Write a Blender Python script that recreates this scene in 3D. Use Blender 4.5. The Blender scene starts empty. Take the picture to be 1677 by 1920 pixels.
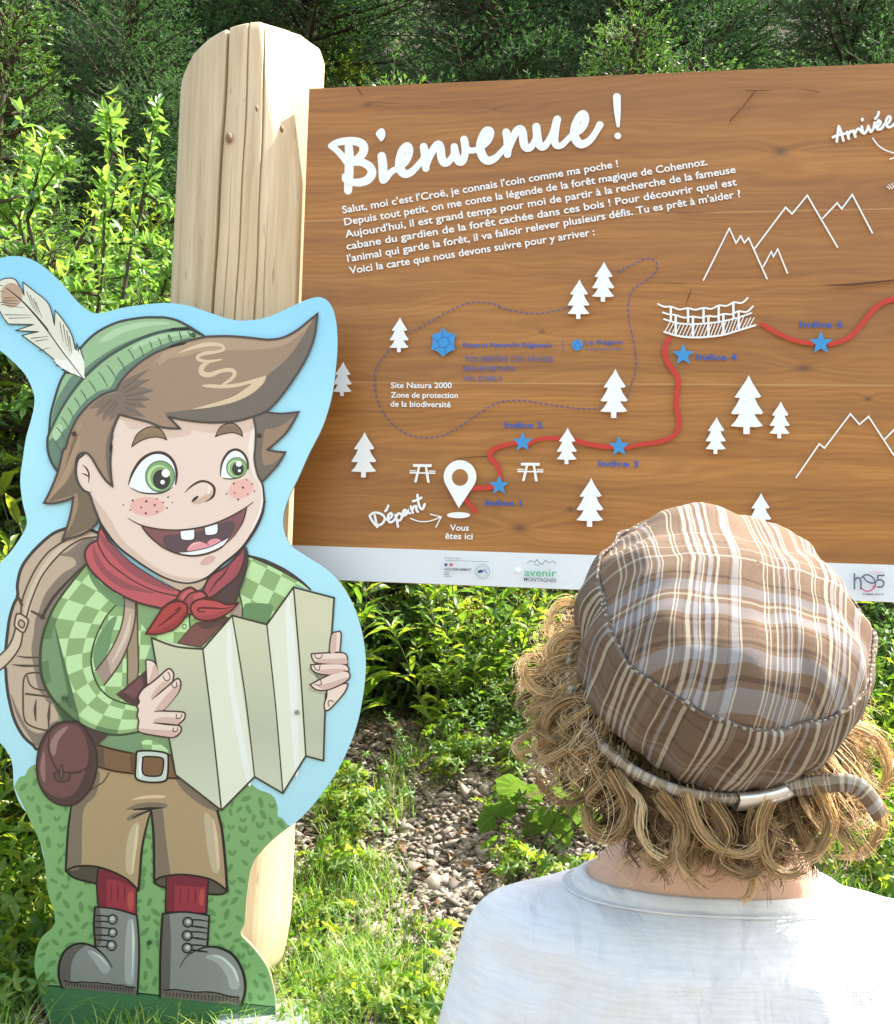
import bpy, bmesh, math, random
import numpy as np
from mathutils import Vector, Matrix

random.seed(7)
rng = np.random.default_rng(11)
scn = bpy.context.scene
COL = scn.collection
R = math.radians

# ---------------------------------------------------------------- camera
F_PX = 1800.0                       # focal length in photograph pixels
CAM_LOC = Vector((0, 0, 1.15))
PITCH, ROLL = R(2.7), R(2.0)
cF = Vector((0, math.cos(PITCH), math.sin(PITCH)))
cR0 = Vector((1, 0, 0)); cU0 = Vector((0, -math.sin(PITCH), math.cos(PITCH)))
cU = cU0 * math.cos(ROLL) - cR0 * math.sin(ROLL)
cR = cR0 * math.cos(ROLL) + cU0 * math.sin(ROLL)
cam_d = bpy.data.cameras.new('camera'); cam = bpy.data.objects.new('camera', cam_d); COL.objects.link(cam)
cam.matrix_world = Matrix(((cR.x, cU.x, -cF.x, CAM_LOC.x), (cR.y, cU.y, -cF.y, CAM_LOC.y), (cR.z, cU.z, -cF.z, CAM_LOC.z), (0, 0, 0, 1)))
cam_d.sensor_fit = 'HORIZONTAL'; cam_d.sensor_width = 36.0; cam_d.lens = 36.0 * F_PX / 1677.0
cam_d.clip_start = 0.02; cam_d.clip_end = 400
scn.camera = cam

# ---------------------------------------------------------------- daylight
SUN_DIR = Vector((0.60, 0.24, 0.95)).normalized()      # towards the sun: behind the sign, up on the right
SUN_EL = math.asin(SUN_DIR.z); SUN_AZ = math.atan2(SUN_DIR.x, SUN_DIR.y)
world = bpy.data.worlds.new('World'); scn.world = world; world.use_nodes = True
wn = world.node_tree; wn.nodes.clear()
sky = wn.nodes.new('ShaderNodeTexSky'); sky.sky_type = 'NISHITA'; sky.sun_disc = False
sky.sun_elevation = SUN_EL; sky.sun_rotation = SUN_AZ; sky.air_density = 2.2; sky.dust_density = 3.5; sky.ozone_density = 0.6; sky.altitude = 0
bg = wn.nodes.new('ShaderNodeBackground'); bg.inputs['Strength'].default_value = 0.15
wo = wn.nodes.new('ShaderNodeOutputWorld')
wn.links.new(sky.outputs[0], bg.inputs[0]); wn.links.new(bg.outputs[0], wo.inputs[0])
sl = bpy.data.lights.new('sun', 'SUN'); sl.energy = 4.6; sl.angle = R(0.5); sl.color = (1.0, 0.94, 0.85)
sun = bpy.data.objects.new('sun', sl); COL.objects.link(sun)
sun.rotation_euler = SUN_DIR.to_track_quat('Z', 'Y').to_euler(); sun.location = (0, 0, 12)
scn.view_settings.view_transform = 'Standard'; scn.view_settings.look = 'None'
scn.view_settings.gamma = 1.0; scn.view_settings.exposure = 1.58; scn.view_settings.use_curve_mapping = False
scn.cycles.max_bounces = 8; scn.cycles.transparent_max_bounces = 8

# ---------------------------------------------------------------- helpers
def ray(px, py):
    return cF + cR * ((px - 838.5) / F_PX) - cU * ((py - 960.0) / F_PX)
def on_plane(px, py, p0, n):
    d = ray(px, py)
    t = (p0 - CAM_LOC).dot(n) / d.dot(n)
    return CAM_LOC + d * t
def at_depth(px, py, dep):
    return CAM_LOC + ray(px, py) * dep
def lin(c):
    c = c / 255.0
    return c / 12.92 if c <= 0.04045 else ((c + 0.055) / 1.055) ** 2.4
def tag(o, label=None, cat=None, group=None, kind=None):
    if label: o['label'] = label
    if cat: o['category'] = cat
    if group: o['group'] = group
    if kind: o['kind'] = kind
    return o
def empty(name, loc=(0, 0, 0), rz=0.0):
    o = bpy.data.objects.new(name, None); COL.objects.link(o)
    o.empty_display_size = 0.1; o.location = loc; o.rotation_euler = (0, 0, rz)
    return o
def mesh_obj(name, verts, faces, mats=(), parent=None, mi=None, smooth=False, uv=None):
    me = bpy.data.meshes.new(name)
    me.from_pydata([tuple(v) for v in verts], [], [tuple(f) for f in faces])
    for m in mats: me.materials.append(m)
    if mi is not None: me.polygons.foreach_set('material_index', mi)
    if smooth: me.polygons.foreach_set('use_smooth', [True] * len(me.polygons))
    me.update()
    o = bpy.data.objects.new(name, me); COL.objects.link(o)
    if parent: o.parent = parent
    return o
def fast_obj(name, V, F, mats=(), parent=None, smooth=False, attrs=None, mi=None):
    """V (n,3) array; F (m,3) or (m,4) int array"""
    me = bpy.data.meshes.new(name)
    V = np.ascontiguousarray(V, dtype=np.float32); F = np.ascontiguousarray(F, dtype=np.int32)
    k = F.shape[1]
    me.vertices.add(len(V)); me.vertices.foreach_set('co', V.ravel())
    me.loops.add(F.size); me.loops.foreach_set('vertex_index', F.ravel())
    me.polygons.add(len(F)); me.polygons.foreach_set('loop_start', np.arange(0, F.size, k, dtype=np.int32))
    if smooth: me.polygons.foreach_set('use_smooth', np.ones(len(F), dtype=bool))
    for m in mats: me.materials.append(m)
    if mi is not None: me.polygons.foreach_set('material_index', np.ascontiguousarray(mi, dtype=np.int32))
    if attrs:
        for an, av in attrs.items():
            a = me.attributes.new(an, 'FLOAT', 'POINT'); a.data.foreach_set('value', np.ascontiguousarray(av, dtype=np.float32))
    me.update(); me.validate()
    o = bpy.data.objects.new(name, me); COL.objects.link(o)
    if parent: o.parent = parent
    return o
def copy_tree(o, parent=None):
    c = o.copy(); COL.objects.link(c); c.parent = parent
    for ch in list(o.children): copy_tree(ch, c)
    return c

class NT:
    """small node-tree writer"""
    def __init__(s, name):
        s.m = bpy.data.materials.new(name); s.m.use_nodes = True; s.t = s.m.node_tree; s.t.nodes.clear()
    def n(s, ty, ins=None, **kw):
        nd = s.t.nodes.new(ty)
        for k, v in kw.items(): setattr(nd, k, v)
        if ins:
            for k, v in ins.items():
                i = nd.inputs[k]
                if isinstance(v, bpy.types.NodeSocket): s.t.links.new(v, i)
                else: i.default_value = v
        return nd
    def math(s, op, a, b=None, c=None, clamp=False):
        nd = s.t.nodes.new('ShaderNodeMath'); nd.operation = op; nd.use_clamp = clamp
        for i, v in enumerate((a, b, c)):
            if v is None: continue
            if isinstance(v, bpy.types.NodeSocket): s.t.links.new(v, nd.inputs[i])
            else: nd.inputs[i].default_value = v
        return nd.outputs[0]
    def mix(s, fac, a, b, blend='MIX'):
        nd = s.t.nodes.new('ShaderNodeMix'); nd.data_type = 'RGBA'; nd.blend_type = blend
        for i, v in ((0, fac), (6, a), (7, b)):
            if isinstance(v, bpy.types.NodeSocket): s.t.links.new(v, nd.inputs[i])
            else: nd.inputs[i].default_value = v if i == 0 else (*v[:3], 1)
        return nd.outputs[2]
    def ramp(s, fac, stops, interp='LINEAR'):
        nd = s.t.nodes.new('ShaderNodeValToRGB'); cr = nd.color_ramp; cr.interpolation = interp
        while len(cr.elements) > 1: cr.elements.remove(cr.elements[-1])
        for i, (p, c) in enumerate(stops):
            e = cr.elements[0] if i == 0 else cr.elements.new(p)
            e.position = p; e.color = (*c[:3], 1) if len(c) >= 3 else (c[0],) * 3 + (1,)
        if isinstance(fac, bpy.types.NodeSocket): s.t.links.new(fac, nd.inputs[0])
        return nd.outputs[0]
    def noise(s, vec, scale, detail=3, rough=0.5, dist=0.0):
        nd = s.n('ShaderNodeTexNoise', {'Scale': scale, 'Detail': detail, 'Roughness': rough, 'Distortion': dist})
        s.t.links.new(vec, nd.inputs['Vector']); return nd.outputs['Fac']
    def mapping(s, vec, scale=(1, 1, 1), loc=(0, 0, 0), rot=(0, 0, 0)):
        nd = s.n('ShaderNodeMapping'); nd.inputs['Scale'].default_value = scale; nd.inputs['Location'].default_value = loc; nd.inputs['Rotation'].default_value = rot
        s.t.links.new(vec, nd.inputs['Vector']); return nd.outputs[0]
    def bump(s, h, strength=0.3, dist=0.002):
        nd = s.n('ShaderNodeBump', {'Strength': strength, 'Distance': dist, 'Height': h}); return nd.outputs[0]
    def out(s, shader):
        o = s.n('ShaderNodeOutputMaterial'); s.t.links.new(shader, o.inputs[0]); return s.m
    def bsdf(s, color, rough=0.5, normal=None, spec=0.5, **kw):
        nd = s.n('ShaderNodeBsdfPrincipled')
        d = {'Base Color': color, 'Roughness': rough, 'Specular IOR Level': spec}; d.update(kw)
        for k, v in d.items():
            if isinstance(v, bpy.types.NodeSocket): s.t.links.new(v, nd.inputs[k])
            else: nd.inputs[k].default_value = (*v[:3], 1) if (k == 'Base Color') else v
        if normal is not None: s.t.links.new(normal, nd.inputs['Normal'])
        return nd.outputs[0]
    def obj(s): return s.n('ShaderNodeTexCoord').outputs['Object']

PRINT_K = 0.95
_pc = {}
def ink(r, g, b, rough=0.38, k=PRINT_K):
    key = (r, g, b, rough, k)
    if key not in _pc:
        t = NT('print ink'); _pc[key] = t.out(t.bsdf((lin(r) * k, lin(g) * k, lin(b) * k), rough, spec=0.35))
    return _pc[key]

# ---------------------------------------------------------------- flat artwork drawn in photograph pixels on a board
def Z(ox, oy, s):
    def f(*pts):
        r = []
        for p in pts:
            q = (ox + p[0] * s, oy + p[1] * s)
            r.append(q + tuple(p[2:]))
        return r
    f.s = s
    return f
def catmull(P, closed, n=8):
    P = [np.array(p[:2], float) for p in P]
    out = []
    m = len(P)
    rngs = range(m) if closed else range(m - 1)
    for i in rngs:
        if closed: a, b, c, d = P[(i - 1) % m], P[i], P[(i + 1) % m], P[(i + 2) % m]
        else: a, b, c, d = P[max(i - 1, 0)], P[i], P[i + 1], P[min(i + 2, m - 1)]
        k = max(2, min(n, int(np.linalg.norm(c - b) / 3) + 1))
        for j in range(k):
            t = j / k
            out.append(0.5 * (2 * b + (c - a) * t + (2 * a - 5 * b + 4 * c - d) * t * t + (3 * b - a - 3 * c + d) * t ** 3))
    if not closed: out.append(P[-1])
    return out
def path(P, closed=True, smooth=True, n=8):
    if not smooth: return [np.array(p[:2], float) for p in P]
    cor = [i for i, p in enumerate(P) if len(p) > 2]
    if not cor: return catmull(P, closed, n)
    out = []
    if closed:
        P = P[cor[0]:] + P[:cor[0]] + [P[cor[0]]]
        cor = [i for i, p in enumerate(P) if len(p) > 2]
        if cor[-1] != len(P) - 1: cor.append(len(P) - 1)
    else:
        cor = sorted(set([0] + cor + [len(P) - 1]))
    for a, b in zip(cor[:-1], cor[1:]):
        seg = catmull(P[a:b + 1], False, n)
        out += seg[:-1]
    if not closed: out.append(np.array(P[-1][:2], float))
    return out
def ell(cx, cy, rx, ry, rot=0, n=28):
    c, s = math.cos(R(rot)), math.sin(R(rot))
    return [(cx + rx * math.cos(t) * c - ry * math.sin(t) * s, cy + rx * math.cos(t) * s + ry * math.sin(t) * c) for t in [2 * math.pi * i / n for i in range(n)]]
def inside(p, poly):
    x, y = p; r = False; j = len(poly) - 1
    for i in range(len(poly)):
        xi, yi = poly[i][0], poly[i][1]; xj, yj = poly[j][0], poly[j][1]
        if (yi > y) != (yj > y) and x < (xj - xi) * (y - yi) / (yj - yi) + xi: r = not r
        j = i
    return r

class Art:
    def __init__(s, root, p0, xdir, n, z0=0.0, step=0.000015):
        s.root, s.p0, s.n = root, p0, n
        s.x = xdir; s.y = n.cross(xdir).normalized()
        s.z = z0; s.step = step; s.cur = None
        root.matrix_world = Matrix(((s.x.x, s.y.x, n.x, p0.x), (s.x.y, s.y.y, n.y, p0.y), (s.x.z, s.y.z, n.z, p0.z), (0, 0, 0, 1)))
    def uv(s, px, py):
        w = on_plane(px, py, s.p0, s.n) - s.p0
        return w.dot(s.x), w.dot(s.y)
    def begin(s, name, label=None):
        s.flush(); s.cur = dict(name=name, V=[], F=[], M=[], mats=[], label=label)
    def flush(s):
        c = s.cur
        if c and c['F']:
            o = mesh_obj(c['name'], c['V'], c['F'], c['mats'], s.root, c['M'])
            if c['label']: o['label'] = c['label']
            if c.get('kind'): o['kind'] = c['kind']
        s.cur = None
    def _mat(s, m):
        c = s.cur
        if m not in c['mats']: c['mats'].append(m)
        return c['mats'].index(m)
    def poly(s, pts, m, z=None):
        c = s.cur; b = len(c['V'])
        if z is None: s.z += s.step; z = s.z
        a = 0
        U = [s.uv(p[0], p[1]) for p in pts]
        for i in range(len(U)): a += U[i - 1][0] * U[i][1] - U[i][0] * U[i - 1][1]
        if a < 0: U = U[::-1]
        c['V'] += [(u, v, z) for u, v in U]; c['F'].append(tuple(range(b, b + len(U)))); c['M'].append(s._mat(m))
    def fill(s, P, m, smooth=True, n=8, z=None):
        s.poly(path(P, True, smooth, n), m, z)
    def line(s, P, w, m, closed=False, smooth=True, n=8, cap=True, taper=None, dz=0.0):
        """w: width in pixels or list interpolated along the line"""
        Q = path(P, closed, smooth, n); Q = [q for i, q in enumerate(Q) if i == 0 or np.linalg.norm(q - Q[i - 1]) > 0.15]
        if len(Q) < 2: return
        k = len(Q); s.z += s.step; z = s.z
        ws = [float(np.interp(i / (k - 1), np.linspace(0, 1, len(w)), w)) if isinstance(w, (list, tuple)) else w for i in range(k)]
        L, Rr = [], []
        for i in range(k):
            a = Q[(i - 1) % k] if (closed or i > 0) else None
            b = Q[(i + 1) % k] if (closed or i < k - 1) else None
            d1 = (Q[i] - a) if a is not None else (b - Q[i]); d2 = (b - Q[i]) if b is not None else d1
            d1 = d1 / (np.linalg.norm(d1) + 1e-9); d2 = d2 / (np.linalg.norm(d2) + 1e-9)
            nn = np.array([-(d1 + d2)[1], (d1 + d2)[0]]); ln = np.linalg.norm(nn)
            nn = nn / ln if ln > 1e-3 else np.array([-d1[1], d1[0]])
            h = ws[i] / 2 / max(0.5, nn @ np.array([-d1[1], d1[0]]))
            L.append(Q[i] + nn * h); Rr.append(Q[i] - nn * h)
        c = s.cur; mi = s._mat(m); b0 = len(c['V'])
        for i in range(k):
            zz = z + dz * i
            c['V'] += [(*s.uv(*L[i]), zz), (*s.uv(*Rr[i]), zz)]
        for i in range(k if closed else k - 1):
            j = (i + 1) % k
            c['F'].append((b0 + 2 * i, b0 + 2 * j, b0 + 2 * j + 1, b0 + 2 * i + 1)); c['M'].append(mi)
        if cap and not closed:
            for (i, sg) in ((0, -1), (k - 1, 1)):
                d = (Q[1] - Q[0]) if i == 0 else (Q[-1] - Q[-2]); d = d / (np.linalg.norm(d) + 1e-9) * sg
                nn = (L[i] - Rr[i]) / 2; r = np.linalg.norm(nn)
                if r < 0.3: continue
                bb = len(c['V']); zz = z + dz * i
                arc = [Q[i] + nn * math.cos(t) + d * r * math.sin(t) for t in np.linspace(0.3, math.pi - 0.3, 5)]
                c['V'] += [(*s.uv(*p), zz) for p in arc]
                idx = [b0 + 2 * i] + [bb + q for q in range(5)] + [b0 + 2 * i + 1]
                c['F'].append(tuple(idx)); c['M'].append(mi)
        s.z += dz * k
    def shape(s, P, m, lm=None, lw=3, smooth=True, n=8):
        s.fill(P, m, smooth, n)
        if lm is not None: s.line(P, lw, lm, closed=True, smooth=smooth, n=n)
    def board(s, name, P, front, back, mats, smooth=True, bevel=True):
        """solid board: outline extruded from z=front to z=back (both in board space)"""
        Q = path(P, True, smooth, 10); U = [s.uv(*q) for q in Q]
        a = sum(U[i - 1][0] * U[i][1] - U[i][0] * U[i - 1][1] for i in range(len(U)))
        if a < 0: U = U[::-1]
        k = len(U); V = [(u, v, front) for u, v in U] + [(u, v, back) for u, v in U]
        Fc = [tuple(range(k)), tuple(range(2 * k - 1, k - 1, -1))] + [(i, k + i, k + (i + 1) % k, (i + 1) % k) for i in range(k)]
        M = [0, 1] + [1] * k
        return mesh_obj(name, V, Fc, mats, s.root, M)

_tc = {}
def text_polys(txt, bold):
    """flat text as 2-D verts and faces, baseline at y=0, cap height ~0.72"""
    key = (txt, bold)
    if key in _tc: return _tc[key]
    cu = bpy.data.curves.new('txt', 'FONT'); cu.body = txt; cu.size = 1.0; cu.resolution_u = 3; cu.offset = bold; cu.fill_mode = 'FRONT'
    o = bpy.data.objects.new('txt', cu); COL.objects.link(o)
    dg = bpy.context.evaluated_depsgraph_get(); ev = o.evaluated_get(dg); me = ev.to_mesh()
    V = [(v.co.x, v.co.y) for v in me.vertices]; Fs = [tuple(p.vertices) for p in me.polygons]
    ev.to_mesh_clear(); bpy.data.objects.remove(o); bpy.data.curves.remove(cu)
    xs = [v[0] for v in V]
    _tc[key] = (V, Fs, min(xs), max(xs)); return _tc[key]
def art_text(A, txt, p0, p1, cap, m, bold=0.02):
    V, Fs, x0, x1 = text_polys(txt, bold)
    p0 = np.array(p0, float); p1 = np.array(p1, float); d = p1 - p0; u = d / np.linalg.norm(d); up = np.array([u[1], -u[0]])
    c = A.cur; b = len(c['V']); mi = A._mat(m); A.z += A.step
    for x, y in V:
        q = p0 + d * ((x - x0) / (x1 - x0)) + up * (y * cap / 0.73)
        c['V'].append((*A.uv(*q), A.z))
    for f in Fs: c['F'].append(tuple(b + i for i in f)); c['M'].append(mi)

# ---------------------------------------------------------------- ground
def gnd(x, y):
    """terrain height: flat trail side, a gravel heap behind the board, then a steep bank"""
    x = np.asarray(x, float); y = np.asarray(y, float)
    z = np.where(y > 2.9, (np.clip(y, 2.9, 4.4) - 2.9) * 0.24, 0.0)
    z = z + np.where(y > 4.4, (np.clip(y, 4.4, 5.2) - 4.4) ** 2 * 0.5, 0.0) + np.where(y > 5.2, (np.clip(y, 5.2, 60) - 5.2) * 0.88, 0.0)
    z = z + 0.95 * np.clip((-x - .62) / .7, 0, 1) ** 1.3 * np.clip((y - 2.6) / .7, 0, 1)
    z = z + 0.16 * np.exp(-((x - 0.35) / .5) ** 2 - ((y - 3.9) / .45) ** 2)
    z = z + 0.012 * np.sin(x * 5.1 + y * 2.3) * np.sin(y * 4.7 - x) + 0.10 * np.sin(x * 1.3 + 1) * np.sin(y * 1.1) * np.clip((y - 4.5) / 3, 0, 1) * 2
    z = z + 0.004 * np.sin(x * 23 + 3 * np.sin(y * 17)) * np.sin(y * 31)
    return z
def gz1(x, y): return float(gnd(x, y))
def wind(U, V, flip=False):
    a = (np.arange(U - 1)[:, None] * V + np.arange(V - 1)[None, :]).ravel()
    F = np.stack([a, a + V, a + V + 1, a + 1], 1)
    return F[:, ::-1] if flip else F
xs = np.concatenate([np.linspace(-60, -6, 28)[:-1], np.linspace(-6, 6, 220), np.linspace(6, 60, 28)[1:]])
ys = np.concatenate([np.linspace(-60, -2, 24)[:-1], np.linspace(-2, 12, 260), np.linspace(12, 60, 30)[1:]])
XX, YY = np.meshgrid(xs, ys, indexing='ij')
Vg = np.stack([XX, YY, gnd(XX, YY)], -1).reshape(-1, 3)
t = NT('soil and gravel'); ob = t.obj(); sp = t.n('ShaderNodeSeparateXYZ', {0: ob})
n1 = t.noise(ob, 60, 5, .6); n2 = t.noise(ob, 2.2, 3); vo = t.n('ShaderNodeTexVoronoi', {'Scale': 70.0}); t.t.links.new(ob, vo.inputs['Vector'])
vcol = t.ramp(t.n('ShaderNodeSeparateColor', {0: vo.outputs['Color']}).outputs[0], [(0, (.10, .085, .07)), (.5, (.24, .21, .18)), (1, (.42, .37, .32))])
soil = t.ramp(n1, [(0.3, (.02, .016, .010)), (0.7, (.075, .055, .035))])
fac = t.math('MULTIPLY', t.math('GREATER_THAN', t.math('ADD', t.math('MULTIPLY', n2, .8), n1), 0.86), t.math('LESS_THAN', sp.outputs[1], 4.8), clamp=True)
M_SOIL = t.out(t.bsdf(t.mix(fac, soil, vcol), 0.9, t.bump(t.math('ADD', t.math('MULTIPLY', vo.outputs['Distance'], -1.0), n1), .9, .01), .2))
grd = fast_obj('ground', Vg, wind(len(xs), len(ys)), [M_SOIL], smooth=True); tag(grd, 'ground of dark soil and slate gravel rising into a steep bank', kind='structure')

# ---------------------------------------------------------------- wood
def log_wood():
    t = NT('peeled spruce log'); ob = t.obj()
    a = t.noise(t.mapping(ob, (38, 38, 1.6)), 1, 5, .6, .4)
    b = t.noise(t.mapping(ob, (5, 5, 1.5)), 1, 4, .55)
    f = t.noise(t.mapping(ob, (150, 150, 6)), 1, 3)
    c = t.ramp(a, [(0.28, (.43, .31, .185)), (0.5, (.57, .44, .285)), (0.72, (.66, .535, .37))])
    c = t.mix(t.math('MULTIPLY', t.ramp(b, [(.5, (0, 0, 0)), (.75, (1, 1, 1))]), .35), c, (.50, .44, .36))
    c = t.mix(t.ramp(f, [(.66, (0, 0, 0)), (.8, (.55, .55, .55))]), c, (.24, .15, .085))
    sp = t.noise(t.mapping(ob, (60, 60, 9)), 1, 2, .5)
    c = t.mix(t.ramp(sp, [(.68, (0, 0, 0)), (.74, (.6, .6, .6))]), c, (.20, .14, .09))
    h = t.math('ADD', a, t.math('MULTIPLY', f, .4))
    return t.out(t.bsdf(c, 0.62, t.bump(h, .35, .0025), .35))
M_LOG = log_wood()
t = NT('crack shade'); M_CRK = t.out(t.bsdf((.07, .04, .02), .9))
# post: split log, domed top, chamfered right shoulder, drying cracks cut into it
PX = at_depth(455, 560, 2.655); post = empty('wooden_post', (PX.x, PX.y, 0.05))
tag(post, 'thick peeled log post with domed cracked top at the left end of the sign', 'post')
RAD = 0.200; H = at_depth(545, 52, 2.56).z - 0.055
NA, NH = 760, 120
top_px = [(320, 200), (335, 165), (350, 140), (370, 112), (400, 90), (430, 76), (480, 60), (520, 53), (560, 53), (580, 66), (596, 82), (606, 101), (612, 110)]
td = [2.655 - math.sqrt(max(0, .2 ** 2 - (at_depth(p[0], p[1], 2.56).x - PX.x) ** 2)) * .55 for p in top_px]
tx = [at_depth(p[0], p[1], q).x - PX.x for p, q in zip(top_px, td)]; tz = [at_depth(p[0], p[1], q).z - 0.055 for p, q in zip(top_px, td)]
ang = np.linspace(0, 2 * np.pi, NA, endpoint=False)          # 0 = +x (right), -pi/2 = front
ca, sa = np.cos(ang), np.sin(ang)
base_r = RAD * (1 + .012 * np.sin(3 * ang + 1) + .008 * np.sin(7 * ang))
flat = np.abs(ca) * 0 + 1
V = []
crk = [(-1.72, .0042, .030, 0.0, 2.8), (-1.44, .0020, .014, .2, 2.6), (-1.20, .0024, .018, .1, 2.6), (-2.62, .0024, .012, .4, 1.95), (-2.35, .0018, .009, 1.2, 2.2), (-1.05, .0016, .008, 1.0, 2.0), (-1.32, .0015, .007, .5, 1.9), (-1.58, .0015, .008, 1.0, 2.1), (-2.0, .0016, .008, .8, 1.7)]
fn = np.array([0.75, -0.655, 0.075]); fn /= np.linalg.norm(fn)
pz0 = H - 0.44; fpt = np.array([0.1255, -0.150, pz0])
tt = np.linspace(0, 1, NH) 
grid = np.zeros((NA, NH, 3))
for j, u in enumerate(tt):
    hz = u * H
    r = base_r * (1 + .006 * np.sin(hz * 5 + 2 * ang)) * (1.0 - .03 * (hz / H))
    r = np.where(hz < .16, r * (1 - .10 * (1 - hz / .16) ** 2), r)
    for k, (ac, w, dp, z0, z1) in enumerate(crk):
        if z0 - .05 < hz < z1 + .1:
            acw = ac + .02 * math.sin(hz * 3.1 + k) + .006 * math.sin(hz * 17 + k)
            amp = dp * min(1, max(0, (hz - z0 + .05) / .2)) * min(1, max(0, (z1 + .1 - hz) / .3))
            r = r - amp * np.exp(-((ang - (acw % (2 * np.pi))) * RAD / w) ** 2 * 2.2)
    x, y = r * ca, r * sa
    zt = np.interp(x, tx, tz)
    grid[:, j, 0], grid[:, j, 1], grid[:, j, 2] = x, y, zt * u
# carve facet
d = (grid - fpt) @ fn
cut_ = (d > 0) & (grid[:, :, 2] > pz0 - .02)
grid = grid - np.where(cut_, d, 0)[..., None] * fn
Vp = grid.reshape(-1, 3).tolist()
F = wind(NA + 1, NH)
F = np.where(F >= NA * NH, F - NA * NH, F)
caps = []
# top rings with a small rounded arris
prev = [i * NH + NH - 1 for i in range(NA)]
for sc_, dz_ in ((.985, .0045), (.955, .007), (.5, .009)):
    b = len(Vp)
    for i in range(NA):
        p = grid[i, -1]; x, y = p[0] * sc_, p[1] * sc_; Vp.append([x, y, (np.interp(x, tx, tz) + dz_) if sc_ > .9 else np.interp(x, tx, tz) + dz_])
    for i in range(NA): k = (i + 1) % NA; caps.append((prev[i], prev[k], b + k, b + i))
    prev = [b + i for i in range(NA)]
caps.append(tuple(prev)); caps.append(tuple([i * NH for i in range(NA)][::-1]))
allF = [tuple(f) for f in F.tolist()] + caps
po = mesh_obj('log', Vp, allF, [M_LOG], post, smooth=True)
def knot(name, px, py, dep, w, h):
    p = at_depth(px, py, dep) - post.location
    Vk = [(0, -.0035, 0)] + [(w * math.cos(a), 0.0, h * math.sin(a)) for a in np.linspace(0, 2 * math.pi, 12, endpoint=False)] + [(w * 1.3 * math.cos(a), .006, h * 1.25 * math.sin(a)) for a in np.linspace(0, 2 * math.pi, 12, endpoint=False)]
    Fk = [(0, 1 + (k + 1) % 12, 1 + k) for k in range(12)] + [(1 + k, 1 + (k + 1) % 12, 13 + (k + 1) % 12, 13 + k) for k in range(12)]
    o = mesh_obj(name, Vk, Fk, [M_KNOT], post, smooth=True); o.location = p; return o
t = NT('knot wood'); ob = t.obj(); M_KNOT = t.out(t.bsdf(t.ramp(t.noise(ob, 300, 3), [(.3, (.16, .09, .045)), (.7, (.34, .21, .12))]), .7))
knot('knot', 429, 256, 2.462, .0075, .012); knot('knot', 528, 240, 2.49, .004, .008); knot('knot', 492, 1722, 2.47, .006, .008)
knot('knot', 481, 201, 2.455, .003, .007)

# ---------------------------------------------------------------- sign board
sgn = empty('welcome_sign')
tag(sgn, 'large varnished wooden trail sign lettered in white with a map, fixed to the log post', 'sign')
UX = Vector((math.cos(R(9)), -math.sin(R(9)), 0)); SN = Vector((-math.sin(R(9)), -math.cos(R(9)), 0))
S = Art(sgn, at_depth(548, 1085, 2.50), UX, SN, step=0.00002)
def wood_sign():
    t = NT('varnished larch'); ob = t.obj(); sp = t.n('ShaderNodeSeparateXYZ', {0: ob}); x, y = sp.outputs[0], sp.outputs[1]
    pl = t.math('FLOOR', t.math('DIVIDE', t.math('SUBTRACT', y, .515), .43))
    off = t.math('MULTIPLY', pl, 3.7)
    yd = y
    kn = None
    for kx, ky, s_, rat in KNOTS:
        dx = t.math('MULTIPLY', t.math('SUBTRACT', x, kx), rat); dy = t.math('SUBTRACT', y, ky)
        d2 = t.math('ADD', t.math('MULTIPLY', dx, dx), t.math('MULTIPLY', dy, dy))
        g = t.math('EXPONENT', t.math('DIVIDE', d2, -s_ * s_ * 5))
        yd = t.math('ADD', yd, t.math('MULTIPLY', t.math('MULTIPLY', g, t.math('SIGN', dy)), s_ * 1.3))
        g2 = t.math('EXPONENT', t.math('DIVIDE', d2, -s_ * s_ * .55)); kn = g2 if kn is None else t.math('MAXIMUM', kn, g2)
    co = t.n('ShaderNodeCombineXYZ', {0: t.math('ADD', x, off), 1: yd, 2: off}).outputs[0]
    wv = t.noise(t.mapping(co, (1.1, 22, 1)), 1, 3, .5, .25)
    ring = t.math('SINE', t.math('MULTIPLY', t.math('ADD', t.math('MULTIPLY', yd, 1.0), t.math('MULTIPLY', t.noise(t.mapping(co, (1.0, 5.4, 1)), 1, 3, .6), .22)), 330.0))
    fine = t.noise(t.mapping(co, (5, 260, 1)), 1, 4, .6)
    bd = t.noise(t.mapping(co, (.8, 5, 1)), 1, 2)
    f = t.math('ADD', t.math('MULTIPLY', ring, .045), t.math('ADD', t.math('MULTIPLY', wv, .55), t.math('MULTIPLY', fine, .42)))
    c = t.ramp(f, [(0.26, (.23, .083, .014)), (0.48, (.36, .138, .024)), (0.68, (.48, .205, .044))])
    c = t.mix(t.math('MULTIPLY', t.ramp(bd, [(.35, (0, 0, 0)), (.7, (1, 1, 1))]), .35), c, (.24, .105, .034))
    c = t.mix(t.math('MULTIPLY', kn, .8), c, (.105, .045, .018))
    fl = t.ramp(t.noise(t.mapping(co, (5, 34, 1)), 1, 3, .5), [(.72, (0, 0, 0)), (.80, (.35, .35, .35))])
    c = t.mix(fl, c, (.15, .065, .026))
    seam = t.math('LESS_THAN', t.math('ABSOLUTE', t.math('SUBTRACT', t.math('FRACT', t.math('DIVIDE', t.math('SUBTRACT', y, .515), .43)), .004)), .004)
    c = t.mix(t.math('MULTIPLY', seam, .55), c, (.52, .30, .12))
    return t.out(t.bsdf(c, 0.46, t.bump(f, .10, .0006), .35, **{'Coat Weight': .40, 'Coat Roughness': .42}))
KNOTS = []
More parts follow.
